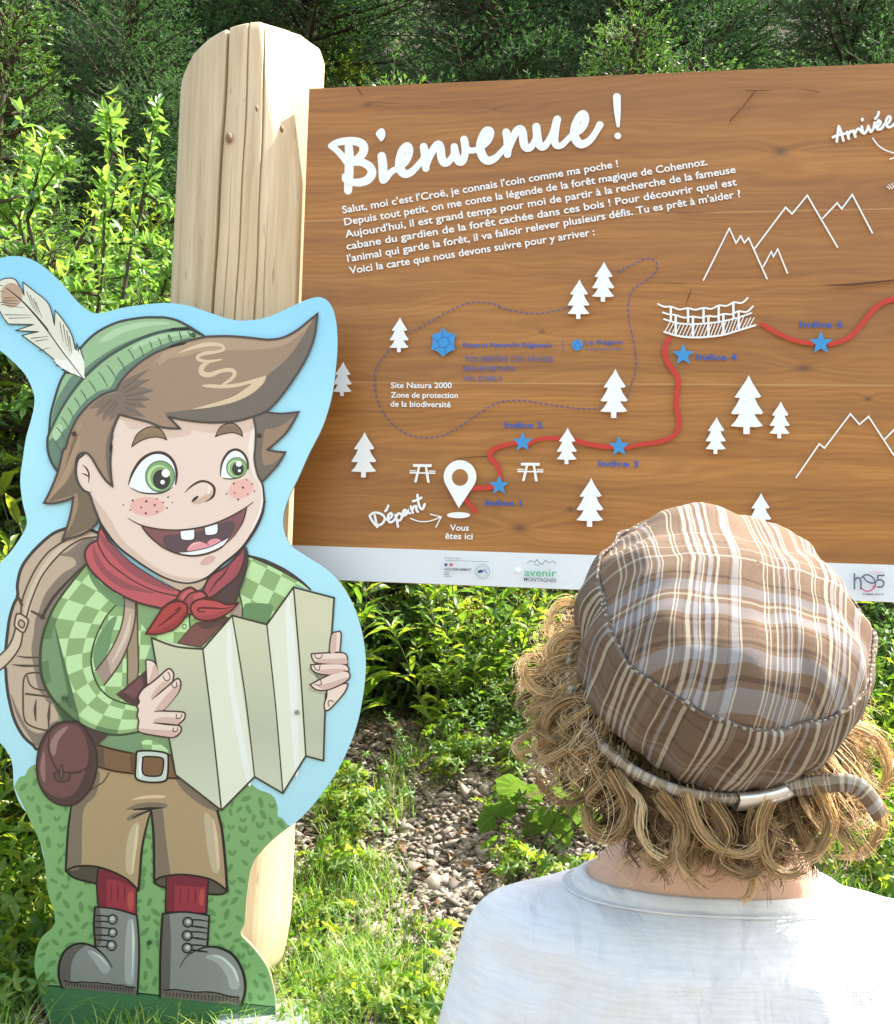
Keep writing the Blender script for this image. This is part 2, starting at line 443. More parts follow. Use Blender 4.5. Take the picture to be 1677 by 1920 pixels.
for px, py, s_, rat in ((1464, 284, .014, .55), (975, 990, .016, .6), (1628, 748, .008, .8), (1070, 955, .010, .8), (1017, 622, .007, .7), (690, 196, .008, .5), (1508, 690, .012, .4), (928, 205, .005, .8)):
    KNOTS.append((*S.uv(px, py), s_, rat))
M_SW = wood_sign()
t = NT('sawn board edge'); M_SE = t.out(t.bsdf(t.ramp(t.noise(t.mapping(t.obj(), (3, 3, 200)), 1, 3), [(.3, (.40, .25, .12)), (.7, (.62, .44, .26))]), .6))
TL, TR, BR, BL = (580, 166), (1960, 105.5), (1960, 1141.5), (545.5, 1085)
S.board('panel', ZP_ := [(580, 166), (1960, 105.5), (1960, 1141.5), (545.5, 1085)], 0.0, -0.028, [M_SW, M_SE], smooth=False)
S.z = 0.0004
W = ink(250, 251, 253, rough=.35, k=.88); WW = ink(246, 249, 253, rough=.35, k=.88)
BLUE = ink(66, 158, 226, rough=.4, k=.8); BTX = ink(58, 102, 196, rough=.45, k=.8); BDA = ink(98, 108, 176, rough=.5, k=.8); RED = ink(212, 62, 52, rough=.4, k=.8)
S.begin('printed_footer_band'); S.fill([(547.5, 1022.5), (1100, 1040.5), (1960, 1068.5), (1960, 1140.5), (545.8, 1084.2)], ink(236, 241, 250, rough=.28, k=.84), smooth=False)
Z14 = Z(560, 140, .2385); Z15 = Z(900, 140, .2385); Z16 = Z(1260, 100, .2487); Z17 = Z(620, 560, .1908); Z18 = Z(840, 560, .2385)
Z19 = Z(1200, 520, .2844); Z20 = Z(620, 780, .1789); Z21 = Z(880, 780, .2147); Z22 = Z(1560, 1000, .1042)
S.begin('printed_title'); w = 17; DZ = 6e-6
for q, ww in ((Z14((395, 555), (400, 640), (398, 740), (394, 830), (390, 912)), [15, 17, 17, 17, 15]),
              (Z14((255, 560), (300, 535), (370, 522), (450, 524), (505, 550), (512, 600), (480, 650), (430, 685)), [11, 13, 15, 16, 17, 16, 13]),
              (Z14((258, 560), (300, 592), (345, 640), (385, 690)), [12, 12, 13, 14]),
              (Z14((425, 690), (500, 690), (560, 725), (578, 775), (545, 825), (480, 848), (410, 842), (365, 822)), [13, 15, 16, 17, 16, 14, 12]),
              (Z14((362, 795), (366, 825)), [10, 11]),
              (Z14((655, 640), (664, 720), (664, 800), (668, 828), (690, 815), (730, 765), (790, 730), (845, 680), (872, 610), (868, 568), (845, 562), (812, 600), (795, 680), (805, 750), (840, 782), (890, 765), (940, 715), (985, 660)), [16, 17, 17, 15, 12, 12, 12, 14, 15, 14, 13, 14, 17, 17, 15, 13, 12, 12]),
              (Z14((985, 568), (998, 640), (1002, 738)), [15, 17, 14]), (Z14((1002, 730), (1030, 650), (1068, 580), (1100, 552), (1118, 580), (1125, 650), (1145, 692), (1175, 690), (1210, 650), (1228, 600)), [11, 13, 14, 15, 16, 16, 16, 14, 12, 12]),
              (Z14((1226, 568), (1236, 630), (1262, 682), (1292, 680), (1312, 620), (1312, 560), (1303, 512)), [14, 16, 16, 14, 14, 15, 15]), (Z14((1305, 560), (1335, 592), (1380, 598), (1440, 570), (1490, 520), (1510, 465), (1498, 440), (1468, 450), (1438, 510), (1430, 580), (1450, 645), (1490, 678), (1545, 660), (1600, 605), (1650, 550)), [13, 12, 11, 12, 14, 15, 14, 14, 16, 17, 17, 15, 12, 11, 12]),
              (Z15((208, 455), (222, 530), (218, 630)), [15, 17, 14]), (Z15((218, 620), (245, 540), (285, 455), (318, 432), (338, 460), (345, 530), (362, 575), (395, 578), (425, 540), (445, 490)), [11, 13, 14, 15, 16, 16, 16, 14, 12, 12]),
              (Z15((445, 412), (452, 480), (465, 545), (490, 572), (520, 555), (560, 490), (595, 410), (610, 355)), [15, 16, 16, 14, 12, 12, 14, 15]), (Z15((606, 365), (592, 440), (588, 520), (605, 560), (645, 558), (690, 515), (735, 470), (790, 440), (825, 385), (828, 330), (808, 312), (775, 345), (750, 410), (745, 480), (770, 535), (810, 550), (865, 520), (910, 460), (945, 398)), [15, 16, 16, 14, 12, 11, 11, 13, 14, 15, 14, 14, 16, 17, 17, 15, 13, 12, 14]),
              (Z15((1078, 180), (1082, 290), (1088, 408)), [15, 13, 6])):
    S.line(q, ww, W, dz=DZ)
S.fill(Z14((650, 425), (680, 440), (684, 490), (655, 530), (630, 505), (610, 465)), W); S.fill(Z15(*ell(1085, 486, 27, 27, 0, 14)), W, smooth=False)
S.flush()
for tx_, a, b in (("Salut, moi c'est l'Croë, je connais l'coin comme ma poche !", (644, 401), (1160, 314)),
                  ("Depuis tout petit, on me conte la légende de la forêt magique de Cohennoz.", (647.5, 423.5), (1327, 310)),
                  ("Aujourd'hui, il est grand temps pour moi de partir à la recherche de la fameuse", (649, 446.5), (1380, 324.5)),
                  ("cabane du gardien de la forêt cachée dans ces bois ! Pour découvrir quel est", (651.5, 469), (1382, 348)),
                  ("l'animal qui garde la forêt, il va falloir relever plusieurs défis. Tu es prêt à m'aider ?", (653, 492), (1389.5, 370)),
                  ("Voici la carte que nous devons suivre pour y arriver :", (657, 514.5), (1116, 441.5))): S.begin('printed_text_line'); art_text(S, tx_, a, b, 14.2, W, .016)
S.flush()
for tx_, a, b, c_, m_, bo in (("Site Natura 2000", (734, 728), (848, 728), 11, W, .018), ("Zone de protection", (733.5, 746), (859.5, 746.6), 11, W, .018), ("de la biodiversité", (733, 762.6), (846, 764), 11, W, .018),
                          ("Vous", (844.5, 994.8), (880, 995.2), 12, W, .018), ("êtes ici", (835.6, 1010.5), (887, 1011.2), 12, W, .018),
                          ("Réserve Naturelle Régionale", (868.6, 651.5), (1035.6, 651.5), 9, BTX, .012), ("TOURBIÈRE DES SAISIES", (871, 677.8), (1037, 678.4), 10, BDA, .004), ("BEAUFORTAIN", (869, 696), (965, 696.4), 10, BDA, .004), ("VAL D'ARLY", (869, 714.6), (942.6, 715), 10, BDA, .004),
                          ("La Région", (1097.6, 646), (1168, 645.6), 8.5, BTX, .012), ("Auvergne-Rhône-Alpes", (1098, 656.8), (1166.7, 657), 4.4, BTX, .0),
                          ("Indice 2", (946.6, 802.4), (1018, 803), 11.5, BTX, .020), ("Indice 1", (910, 948), (978.5, 949.2), 11.5, BTX, .020), ("Indice 3", (1122.6, 874.6), (1197.5, 875.6), 11.5, BTX, .020), ("Indice 4", (1305.5, 675), (1382, 675.4), 11.5, BTX, .020), ("Indice 5", (1500, 614.4), (1580, 614.8), 11.5, BTX, .020)):
    S.begin('printed_word'); S.cur['label'] = 'lettering reading ' + tx_; art_text(S, tx_, a, b, c_, m_, bo)
S.begin('printed_region_emblem')
S.line([(1056, 638), (1056, 658)], .8, BTX); S.fill(ell(1083, 647.5, 10, 10.5), BLUE, smooth=False); S.begin('printed_region_emblem'); S.line([(1076, 652), (1083, 640), (1090, 652)], 1.5, BTX, smooth=False); S.line([(1078, 652), (1090, 652)], 1.3, BTX)
S.begin('printed_depart_word')
for q in (Z20((468, 1042), (480, 1100), (494, 1165)), Z20((415, 1048), (450, 1018), (510, 1018), (560, 1045), (572, 1085), (545, 1130), (497, 1150)), Z20((415, 1050), (440, 1095), (480, 1148)), Z20((590, 1085), (625, 1075), (650, 1045), (640, 1020), (615, 1035), (606, 1075), (622, 1112), (655, 1108), (685, 1075)), Z20((580, 998), (600, 970), (610, 940)),
          Z20((684, 1038), (700, 1095), (712, 1160)), Z20((692, 1060), (715, 1025), (745, 1030), (752, 1065), (730, 1095), (705, 1095)), Z20((752, 1060), (775, 1040), (800, 1000), (780, 985), (765, 1010), (775, 1040), (800, 1032), (818, 990), (815, 1010), (838, 1020)), Z20((846, 950), (858, 985), (868, 1015)), Z20((862, 985), (880, 950), (905, 945)), Z20((905, 950), (905, 985), (920, 1005)),
          Z20((917, 828), (925, 900), (945, 965), (970, 975), (992, 925)), Z20((870, 895), (915, 880), (958, 858))): S.line(q, 4.6, W, dz=DZ)
S.begin('printed_arrow'); S.line(Z20((845, 1075), (920, 1102), (1000, 1108), (1080, 1092), (1160, 1060)), 2.2, W); S.line(Z20((1050, 1030), (1110, 1045), (1166, 1058, 1), (1140, 1105), (1110, 1165)), 2.2, W)
S.begin('printed_arrivee_word')
for q in (Z16((1240, 672), (1248, 615), (1256, 560), (1275, 610), (1290, 665)), Z16((1212, 640), (1255, 622), (1302, 612)), Z16((1318, 600), (1330, 650)), Z16((1324, 625), (1345, 595), (1362, 600)), Z16((1365, 590), (1380, 636)), Z16((1374, 615), (1395, 580), (1412, 580), (1425, 600)), Z16((1428, 560), (1440, 610), (1460, 600), (1478, 560)), Z16((1478, 555), (1495, 598), (1515, 575), (1525, 530)), Z16((1525, 560), (1550, 560), (1570, 530), (1555, 515), (1538, 545), (1545, 580), (1575, 575), (1600, 540)), Z16((1530, 500), (1548, 478), (1555, 452)),
          Z16((1600, 545), (1630, 530), (1645, 495), (1628, 485), (1610, 520), (1620, 560), (1650, 560), (1700, 510))): S.line(q, 5.0, W, dz=DZ)
S.fill(Z16(*ell(1432, 508, 12, 15, 0, 10)), W, smooth=False)
S.begin('printed_arrow'); S.line(Z16((1510, 648), (1550, 700), (1610, 740), (1690, 765)), 2.4, W); S.line(Z16((1640, 805), (1690, 790)), 2.2, W)
S.begin('printed_tuft')
for a, b in (((1618, 1012), (1640, 1030)), ((1630, 998), (1658, 1028)), ((1650, 990), (1674, 1022)), ((1668, 984), (1695, 1018))): S.line(Z16(a, b), 1.6, W)
S.flush()
for q in (Z16((237, 1715), (432, 1325), (482, 1437), (518, 1383), (545, 1435), (577, 1398), (715, 1705)), Z16((622, 1478), (855, 1168), (903, 1218), (1018, 1078), (1245, 1468)), Z16((1135, 1250), (1242, 1135), (1277, 1180), (1356, 1072), (1507, 1360)), Z16((688, 1612), (748, 1500), (763, 1540), (796, 1482), (868, 1662)),
          Z19((1028, 1322), (1180, 1100), (1214, 1128), (1384, 903), (1444, 972), (1504, 920), (1668, 1172), (1700, 1140)), Z19((1605, 1075), (1677, 1000), (1760, 900))): S.begin('printed_mountain'); S.line(q, 2.9, W, smooth=False, dz=2e-6)
def dashes(P, on=6.5, off=3.6, w=2.2):
    S.begin('printed_dashed_boundary'); S.cur['kind'] = 'stuff'
    Q = np.array(catmull(P, False, 30)); d = np.r_[0, np.cumsum(np.linalg.norm(np.diff(Q, axis=0), axis=1))]; L = d[-1]; a = 0
    while a < L:
        b = min(L, a + on); S.line([(np.interp(q, d, Q[:, 0]), np.interp(q, d, Q[:, 1])) for q in (a, (a + b) / 2, b)], w, ink(88, 90, 152, rough=.5, k=.8), cap=False); a += on + off
dashes(Z17((775, 350), (860, 300), (1000, 225), (1150, 140), (1300, 70), (1480, 40), (1677, 78)) + Z18((400, 70), (550, 108), (700, 122), (850, 100), (980, 66)))
dashes([(1157, 512), (1186, 498), (1212, 487), (1229, 491), (1232, 508), (1217, 524), (1196, 537), (1183, 552), (1178, 580), (1182, 615), (1189, 645), (1193, 680), (1190, 706), (1183, 726), (1175, 748)])
dashes(Z18((1208, 860), (1100, 870), (950, 860), (750, 828), (550, 803), (400, 822), (250, 905), (100, 1010), (0, 1068)) + Z17((1060, 1362), (900, 1370), (750, 1330), (600, 1220), (500, 1080), (445, 900), (442, 740), (482, 640), (548, 555), (598, 500)))
S.begin('printed_trail')
S.line(Z20((1400, 850), (1440, 905), (1525, 1000)), 8.5, RED); S.line([(880, 915.5), (905, 915.5), (938, 912)], 9, RED)
S.line([(938, 905)] + Z21((270, 500), (245, 430), (195, 375), (185, 330), (225, 290), (300, 262), (400, 240), (470, 232)), [7, 8, 9, 10, 10, 9, 8.5, 8, 8], RED)
S.line(Z21((520, 255), (560, 225), (620, 205), (700, 197), (800, 200), (870, 208), (950, 225), (1050, 250), (1150, 268), (1230, 273), (1310, 270)), [6, 8, 9, 9, 9], RED)
S.line(Z21((1370, 282), (1430, 268)) + Z19((10, 1104), (110, 1090), (210, 1055), (255, 990), (255, 920), (240, 860), (243, 780), (252, 680), (220, 620), (180, 560), (163, 500), (170, 450), (190, 410)), [7, 8, 9, 9, 10, 10, 10, 10, 9.5, 9], RED)
S.begin('printed_trail'); S.line(Z19((805, 316), (900, 370), (1000, 415), (1080, 435), (1130, 440)), [9, 8, 8, 9], RED); S.line(Z19((1250, 448), (1370, 405), (1450, 325), (1520, 235), (1600, 172), (1677, 148), (1790, 118), (1900, 112)), [8, 9, 9.5, 9.5, 9], RED)
S.flush()
for cx, cy, r_ in ((937, 911, 19), (981, 830, 19), (1161, 838, 20), (1281, 667, 21), (1538, 645, 22.5)):
    S.begin('printed_star'); S.poly([(cx + r_ * (1 if i % 2 == 0 else .44) * math.sin(i * math.pi / 5), cy - r_ * (1 if i % 2 == 0 else .44) * math.cos(i * math.pi / 5)) for i in range(10)], BLUE)
S.begin('printed_reserve_emblem')
S.fill(Z17((1115, 290, 1), (1150, 335), (1235, 360, 1), (1222, 430), (1230, 510, 1), (1170, 532), (1112, 580, 1), (1065, 532), (995, 505, 1), (1010, 432), (1003, 362, 1), (1075, 340)), BLUE)
S.line(Z17((1100, 385), (1155, 390), (1178, 450), (1135, 490), (1078, 485), (1060, 430)), 1.6, BTX, closed=True, smooth=False)
for a, b in (((1100, 385), (1108, 320)), ((1155, 390), (1215, 360)), ((1178, 450), (1228, 480)), ((1135, 490), (1130, 545)), ((1078, 485), (1015, 512)), ((1060, 430), (1010, 395))): S.line(Z17(a, b), 1.4, BTX)
S.begin('printed_bridge')
for q, ww in ((Z19((118, 182), (160, 200), (205, 200), (260, 218), (315, 210), (365, 220), (418, 208), (470, 214), (518, 192), (570, 195), (615, 172), (670, 175), (708, 142)), 3.2), (Z19((150, 238), (190, 250), (235, 255), (290, 272), (345, 265), (395, 272), (450, 262), (500, 265), (548, 248), (600, 250), (648, 230), (700, 235), (742, 198)), 3.2),
              (Z19((158, 282), (250, 308), (345, 315), (450, 308), (548, 295), (650, 270), (732, 242)), 3), (Z19((160, 365), (250, 392), (345, 402), (450, 398), (548, 385), (650, 355), (758, 322)), 3.6)): S.line(q, ww, W, dz=2e-6)
for a, b in (((203, 200), (203, 290)), ((315, 212), (317, 305)), ((418, 210), (418, 305)), ((517, 195), (517, 295)), ((613, 175), (615, 280)), ((235, 258), (235, 390)), ((348, 268), (348, 400)), ((450, 265), (450, 398)), ((548, 250), (548, 385)), ((648, 232), (650, 355))): S.line(Z19(a, b), 4.4, W, cap=False)
for i in range(25):
    x = 165 + i * 23; yb = np.interp(x, [160, 250, 345, 450, 548, 650, 758], [362, 388, 398, 394, 380, 350, 320]); yt = np.interp(x + 40, [158, 250, 345, 450, 548, 650, 732, 790], [288, 312, 319, 312, 298, 275, 250, 250])
    S.line(Z19((x, yb), (x + 34, yt + (0 if i < 22 else 20))), 1.7, W, cap=False)
S.flush()
TT = [(715, 650), (742, 705), (797, 790), (780, 800), (755, 798), (775, 845), (812, 898), (795, 908), (752, 906), (780, 950), (810, 984), (770, 992), (722, 992), (722, 1038), (680, 1038), (680, 992), (635, 990), (595, 985), (625, 955), (655, 906), (615, 908), (598, 900), (635, 845), (658, 798), (638, 800), (622, 795), (668, 728), (698, 685)]
for (ax, ay), (bx, by) in (((1403, 705), (1399, 815)), ((1463, 754), (1460, 823)), ((1343, 783), (1341, 852)), ((1154, 693), (1151, 785)), ((1133, 493), (1131, 568)), ((1087, 526), (1085, 600)), ((752, 597), (750, 662)), ((646, 680), (643.6, 744)), ((686, 811), (684, 896)), ((1065, 803), (1063, 871)), ((1109, 897), (1106, 988)), ((1426, 925), (1424, 1000))):
    h_ = by - ay; S.begin('printed_fir_tree'); S.poly([(ax + (x - 715) / 388 * h_ + (bx - ax + 14 / 388 * h_) * (y - 650) / 388 - 0 * h_, ay + (y - 650) / 388 * h_) for x, y in TT], W)
S.flush()
for ox, oy in ((0, 0), (201.5, -2.5)):
    S.begin('printed_picnic_table'); q = lambda *p: [(a + ox, b + oy) for a, b in Z20(*p)]
    S.fill(q((874, 508), (1070, 510), (1068, 540), (874, 538)), W, smooth=False); S.fill(q((838, 572), (905, 573), (905, 585), (838, 584)), W, smooth=False); S.fill(q((1040, 575), (1108, 576), (1108, 588), (1040, 587)), W, smooth=False)
    S.fill(q((838, 592), (1108, 596), (1107, 611), (838, 607)), W, smooth=False)
    for p_ in (((925, 540), (950, 540), (912, 700), (885, 698)), ((998, 540), (1022, 540), (1050, 702), (1022, 702))): S.fill(q(*p_), W, smooth=False)
S.begin('printed_location_pin')
oc = [(1365 + 171 * math.cos(a), 640 + 172 * math.sin(a)) for a in np.linspace(R(152), R(388), 30)]; inn = [(1365 + 85 * math.cos(a), 648 + 88 * math.sin(a)) for a in np.linspace(R(90), R(450), 30)]
outer = [(1352, 970)] + oc + [(1352, 970)]
S.poly(Z20(*([(1352, 970)] + oc)), W)
S.fill(Z20(*inn[:-1]), M_SW, smooth=False); S.fill(Z20(*ell(1350, 1042, 122, 32)), W, smooth=False)
S.begin('printed_government_logo')
GR, DK = ink(120, 124, 136), ink(52, 56, 78)
art_text(S, "Financé par", Z20((1207, 1496))[0], Z20((1372, 1502))[0], 4.2, GR, .0); S.line(Z20((1205, 1512), (1660, 1528)), .7, GR)
S.fill(Z20((1203, 1545), (1232, 1545), (1232, 1572), (1203, 1572)), ink(40, 60, 130), smooth=False); S.fill(Z20((1256, 1546), (1288, 1546), (1288, 1573), (1256, 1573)), ink(214, 80, 92), smooth=False)
art_text(S, "GOUVERNEMENT", Z20((1202, 1617))[0], Z20((1485, 1623))[0], 4.6, DK, .02)
for i, s_ in enumerate(("Liberté", "Égalité", "Fraternité")): art_text(S, s_, Z20((1203, 1643 + i * 21))[0], Z20(((1252, 1252, 1275)[i], 1644 + i * 21))[0], 2.6, DK, .01)
S.begin('printed_round_seal'); S.line(Z20(*ell(1600, 1632, 74, 76)), .8, ink(80, 150, 130), closed=True, smooth=False)
for i, s_ in enumerate("FRANCE"): a = R(-150 + i * 24); c_ = (1600 + 58 * math.cos(a), 1632 + 58 * math.sin(a)); art_text(S, s_, Z20((c_[0] - 7, c_[1] + 7))[0], Z20((c_[0] + 7, c_[1] + 7))[0], 2.4, ink(70, 140, 120), .0)
for i, s_ in enumerate("RELANCE"): a = R(150 - i * 20); c_ = (1600 + 58 * math.cos(a), 1632 + 58 * math.sin(a)); art_text(S, s_, Z20((c_[0] - 7, c_[1] + 7))[0], Z20((c_[0] + 7, c_[1] + 7))[0], 2.4, ink(70, 140, 120), .0)
S.fill(Z20((1550, 1630), (1575, 1610), (1600, 1615), (1592, 1640), (1560, 1645)), ink(44, 66, 120)); S.line(Z20((1600, 1640), (1620, 1612), (1640, 1640), (1650, 1645)), 1.4, ink(44, 66, 120))
S.begin('printed_green_logo'); art_text(S, "avenir", Z21((485, 1396))[0], Z21((765, 1402))[0], 14.6, ink(98, 176, 132), .01); art_text(S, "MONTAGNES", Z21((482, 1440))[0], Z21((763, 1452))[0], 7.2, ink(78, 92, 96), .01)
S.line(Z21((510, 1285), (545, 1262), (580, 1278), (590, 1255), (640, 1300), (670, 1258), (700, 1285), (735, 1265), (760, 1292)), 1.0, ink(78, 92, 96), smooth=False); S.line(Z21((570, 1302), (585, 1292), (600, 1308), (625, 1285)), .8, ink(78, 92, 96), smooth=False)
LG = ink(92, 102, 120); S.begin('printed_grey_logo')
S.line(Z22((385, 720), (385, 1010)), 3, LG, cap=False); S.line(Z22((390, 850), (430, 800), (480, 810), (500, 870), (500, 1010)), 3.2, LG, cap=False)
S.line(Z22((515, 800), (560, 755), (620, 745), (690, 775), (740, 830), (750, 880), (700, 895), (620, 870), (570, 820), (545, 770)), 2.8, LG, dz=2e-6)
S.line(Z22((912, 755), (805, 758), (800, 840), (860, 835), (910, 870), (905, 930), (870, 965), (800, 965)), 3, LG, smooth=False); S.line(Z22((760, 930), (765, 870), (810, 842)), 2.6, LG)
S.line(Z22((525, 990), (570, 1030), (640, 1038), (700, 1010), (740, 960)), 2.4, ink(206, 74, 110)); S.fill(Z22((700, 940), (780, 938), (745, 990)), ink(206, 74, 110), smooth=False)
art_text(S, "AGENCE", Z22((650, 722))[0], Z22((920, 722))[0], 3.8, ink(222, 130, 156), .0); art_text(S, "ETIMMEUREUX", Z22((530, 1108))[0], Z22((912, 1110))[0], 3.2, DK, .02)
CK = ink(124, 76, 48, rough=.7, k=.62)
for q, ww in ((Z16((540, 293), (620, 300), (745, 298)), [.6, 2.0, .6]), (Z16((622, 302), (530, 420), (430, 530)), [2.4, 1.6, 2.4]), (Z16((950, 285), (1050, 300), (1105, 312)), [.6, 1.4, 2]), (Z16((-40, 1218), (150, 1216), (350, 1205)), [.6, 1.6, .5]), (Z19((1210, 62), (1400, 56), (1677, 28), (1800, 18)), [.6, 5, 3.4, 2]), (Z20((1300, 460), (1450, 440), (1650, 428)), [.5, 1.6, 2.4]), (Z15((1430, 1105), (1600, 1100), (1677, 1100)), [.5, 1.5, 1]), (Z14((470, 120), (490, 150), (515, 180)), [2.2, 2.4, .8]), (Z14((560, 235), (700, 240), (840, 250)), [1.2, 1, .4]), (Z19((340, 80), (325, 120), (300, 190)), [1, 2.4, 1]), (Z19((150, 48), (290, 50)), [.6, 1.2])): S.begin('wood_crack'); S.line(q, ww, CK, cap=False)
S.flush()
# screw cover caps on the footer band
for px, py in ((971, 1070),):
    u, v = S.uv(px, py); V = []; Fc = []
    for r_, h_ in ((.0085, .0004), (.008, .0025), (.0055, .0040), (.002, .0046)): V += [(u + r_ * math.cos(a), v + r_ * math.sin(a), h_) for a in [2 * math.pi * k / 20 for k in range(20)]]
    for i in range(3): Fc += [(i * 20 + k, i * 20 + (k + 1) % 20, (i + 1) * 20 + (k + 1) % 20, (i + 1) * 20 + k) for k in range(20)]
    Fc.append(tuple(range(60, 80))); mesh_obj('screw_cap', V, Fc, [ink(244, 246, 250)], sgn, smooth=True)

# galvanised foot bracket
t = NT('galvanised steel'); ob = t.obj(); M_GAL = t.out(t.bsdf(t.ramp(t.noise(ob, 28, 4, .6), [(.3, (.42, .46, .50)), (.7, (.62, .66, .70))]), .38, spec=.6, **{'Metallic': .55}))
br = empty('foot_bracket'); tag(br, 'galvanised steel foot plate with a hex bolt under the log post', 'bracket')
bp0 = on_plane(540, 1905, Vector((0, 0, .045)), Vector((0, 0, 1))); br.location = (bp0.x, bp0.y, 0.0)
def boxv(x0, x1, y0, y1, z0, z1):
    return [(x0, y0, z0), (x1, y0, z0), (x1, y1, z0), (x0, y1, z0), (x0, y0, z1), (x1, y0, z1), (x1, y1, z1), (x0, y1, z1)]
BF = [(0, 3, 2, 1), (4, 5, 6, 7), (0, 1, 5, 4), (1, 2, 6, 5), (2, 3, 7, 6), (3, 0, 4, 7)]
def bevel(o, w, seg=2):
    m = o.modifiers.new('b', 'BEVEL'); m.width = w; m.segments = seg; m.limit_method = 'ANGLE'; return o
pl = mesh_obj('plate', [(-.16, -.09, -.01), (.045, -.09, -.01), (.06, -.07, -.01), (.06, .09, -.01), (-.16, .09, -.01), (-.16, -.09, .045), (.045, -.09, .045), (.06, -.07, .045), (.06, .09, .045), (-.16, .09, .045)], [(4, 3, 2, 1, 0), (5, 6, 7, 8, 9)] + [(i, (i + 1) % 5, 5 + (i + 1) % 5, 5 + i) for i in range(5)], [M_GAL], br); bevel(pl, .003)
V = []; 
for r_, h_, n_ in ((.021, .0455, 24), (.021, .0485, 24)): V += [(r_ * math.cos(a), .035 + r_ * math.sin(a), h_) for a in [2 * math.pi * k / n_ for k in range(n_)]]
wsh = mesh_obj('washer', V, [(k, (k + 1) % 24, 24 + (k + 1) % 24, 24 + k) for k in range(24)] + [tuple(range(24, 48))], [M_GAL], br)
V = []
for r_, h_ in ((.0125, .0486), (.0125, .058), (.0105, .0605)): V += [(r_ * math.cos(a), .035 + r_ * math.sin(a), h_) for a in [2 * math.pi * k / 6 + .3 for k in range(6)]]
mesh_obj('bolt', V, [(i * 6 + k, i * 6 + (k + 1) % 6, (i + 1) * 6 + (k + 1) % 6, (i + 1) * 6 + k) for i in range(2) for k in range(6)] + [tuple(range(12, 18))], [M_GAL], br)

# ---------------------------------------------------------------- the printed cutout of a hiking boy
K_LINE = ink(66, 58, 56); K_BROWN = ink(84, 68, 58); K_DARK = ink(38, 32, 30)
cut = empty('figure_cutout')
tag(cut, 'tall plywood cutout printed with a cartoon hiking boy reading a folded map', 'cutout board')
CN = Vector((0.03, -1, 0)).normalized(); CX = Vector((0, 0, 1)).cross(CN) * -1
CX = Vector((-CN.y, CN.x, 0)).normalized()
A = Art(cut, at_depth(300, 1962, 2.28), CX, CN, z0=0.0)
Z1 = Z(0, 460, .2147); Z2 = Z(300, 540, .2147); Z3 = Z(60, 800, .1789); Z4 = Z(220, 800, .1789); Z5 = Z(0, 960, .1789)
Z6 = Z(140, 980, .2147); Z7 = Z(400, 1040, .1875); Z8 = Z(0, 1200, .1789); Z9 = Z(160, 1200, .1789); Z10 = Z(90, 1460, .2206)
Z11 = Z(50, 1660, .1491); Z12 = Z(260, 1660, .2147); Z13 = Z(340, 1180, .2147); ZP = Z(0, 0, 1.0)
OUT = ZP((0, 484), (35, 480), (70, 492), (110, 525), (140, 560), (165, 582), (187, 587), (230, 577), (270, 571), (310, 568), (350, 572), (390, 585), (430, 598), (460, 601), (500, 595), (540, 578), (575, 562), (600, 557), (618, 568), (629, 595), (633, 640), (630, 690), (622, 745), (605, 800), (580, 850), (560, 895), (543, 930), (532, 965), (533, 995), (546, 1022), (575, 1043), (610, 1065), (640, 1095), (665, 1140), (680, 1190), (686, 1240), (683, 1290), (672, 1350), (655, 1400), (630, 1450), (595, 1500), (560, 1538), (520, 1568), (492, 1595), (472, 1625), (463, 1680), (459, 1730), (452, 1752), (473, 1775), (500, 1812), (514, 1858), (517, 1900), (512, 1945), (500, 1985, 1), (130, 1985, 1), (105, 1945), (86, 1899), (77, 1869), (72, 1848), (66, 1824), (65, 1802), (69, 1779), (78, 1758), (93, 1745), (102, 1733), (103, 1724), (100, 1705), (93, 1685), (88, 1660), (84, 1620), (75, 1580), (61, 1540), (41, 1513), (32, 1495), (26, 1475), (25, 1459), (24, 1440), (20, 1422), (11, 1406), (0, 1393), (-25, 1372), (-42, 1330), (-50, 1250), (-46, 1150), (-30, 1095), (0, 1056), (18, 1037), (36, 1012), (48, 990), (50, 974), (42, 940), (38, 900), (43, 859), (49, 820), (58, 788), (64, 760), (63, 737), (49, 705), (28, 681), (0, 657), (-28, 636), (-46, 600), (-47, 545), (-28, 500))
t = NT('printed sky blue'); gz = t.n('ShaderNodeSeparateXYZ', {0: t.obj()}).outputs[1]
skc = t.ramp(t.math('MULTIPLY', gz, 1 / 1.9), [(0.0, (lin(166) * .95, lin(207) * .95, lin(222) * .95)), (0.45, (lin(176) * .95, lin(222) * .95, lin(236) * .95)), (0.75, (lin(170) * .95, lin(226) * .95, lin(246) * .95)), (1.0, (lin(140) * .95, lin(205) * .95, lin(238) * .95))])
M_SKYP = t.out(t.bsdf(skc, 0.32, spec=0.4))
t = NT('plywood edge'); ob = t.obj()
M_EDGE = t.out(t.bsdf(t.ramp(t.noise(t.mapping(ob, (3, 3, 300)), 4), [(0.3, (.10, .07, .045)), (0.7, (.42, .33, .22))]), 0.7))
A.board('board', OUT, 0.0, -0.012, [M_SKYP, M_EDGE])
A.z = 0.0002
bush = ink(126, 166, 108); bushd = ink(98, 138, 84)
A.begin('printed_bush')
BUSH = ZP((26.5, 1475, 1), (34, 1461), (40, 1456), (47, 1454), (54, 1441), (68, 1433), (100, 1428), (250, 1440), (430, 1462), (469, 1470), (478, 1476), (488, 1482), (503, 1487), (514, 1495), (518, 1504), (521, 1515), (521, 1530), (530, 1535), (540, 1547), (546, 1548, 1)) + [p[:2] for p in OUT[42:51]] + ZP((516, 1889, 1), (73, 1848, 1)) + [p[:2] for p in OUT[57:71]]
A.fill(BUSH, bush)
bp = path(BUSH, True, True); A.z += A.step; zl = A.z
placed = []
rr = random.Random(5)
zones_skip = []
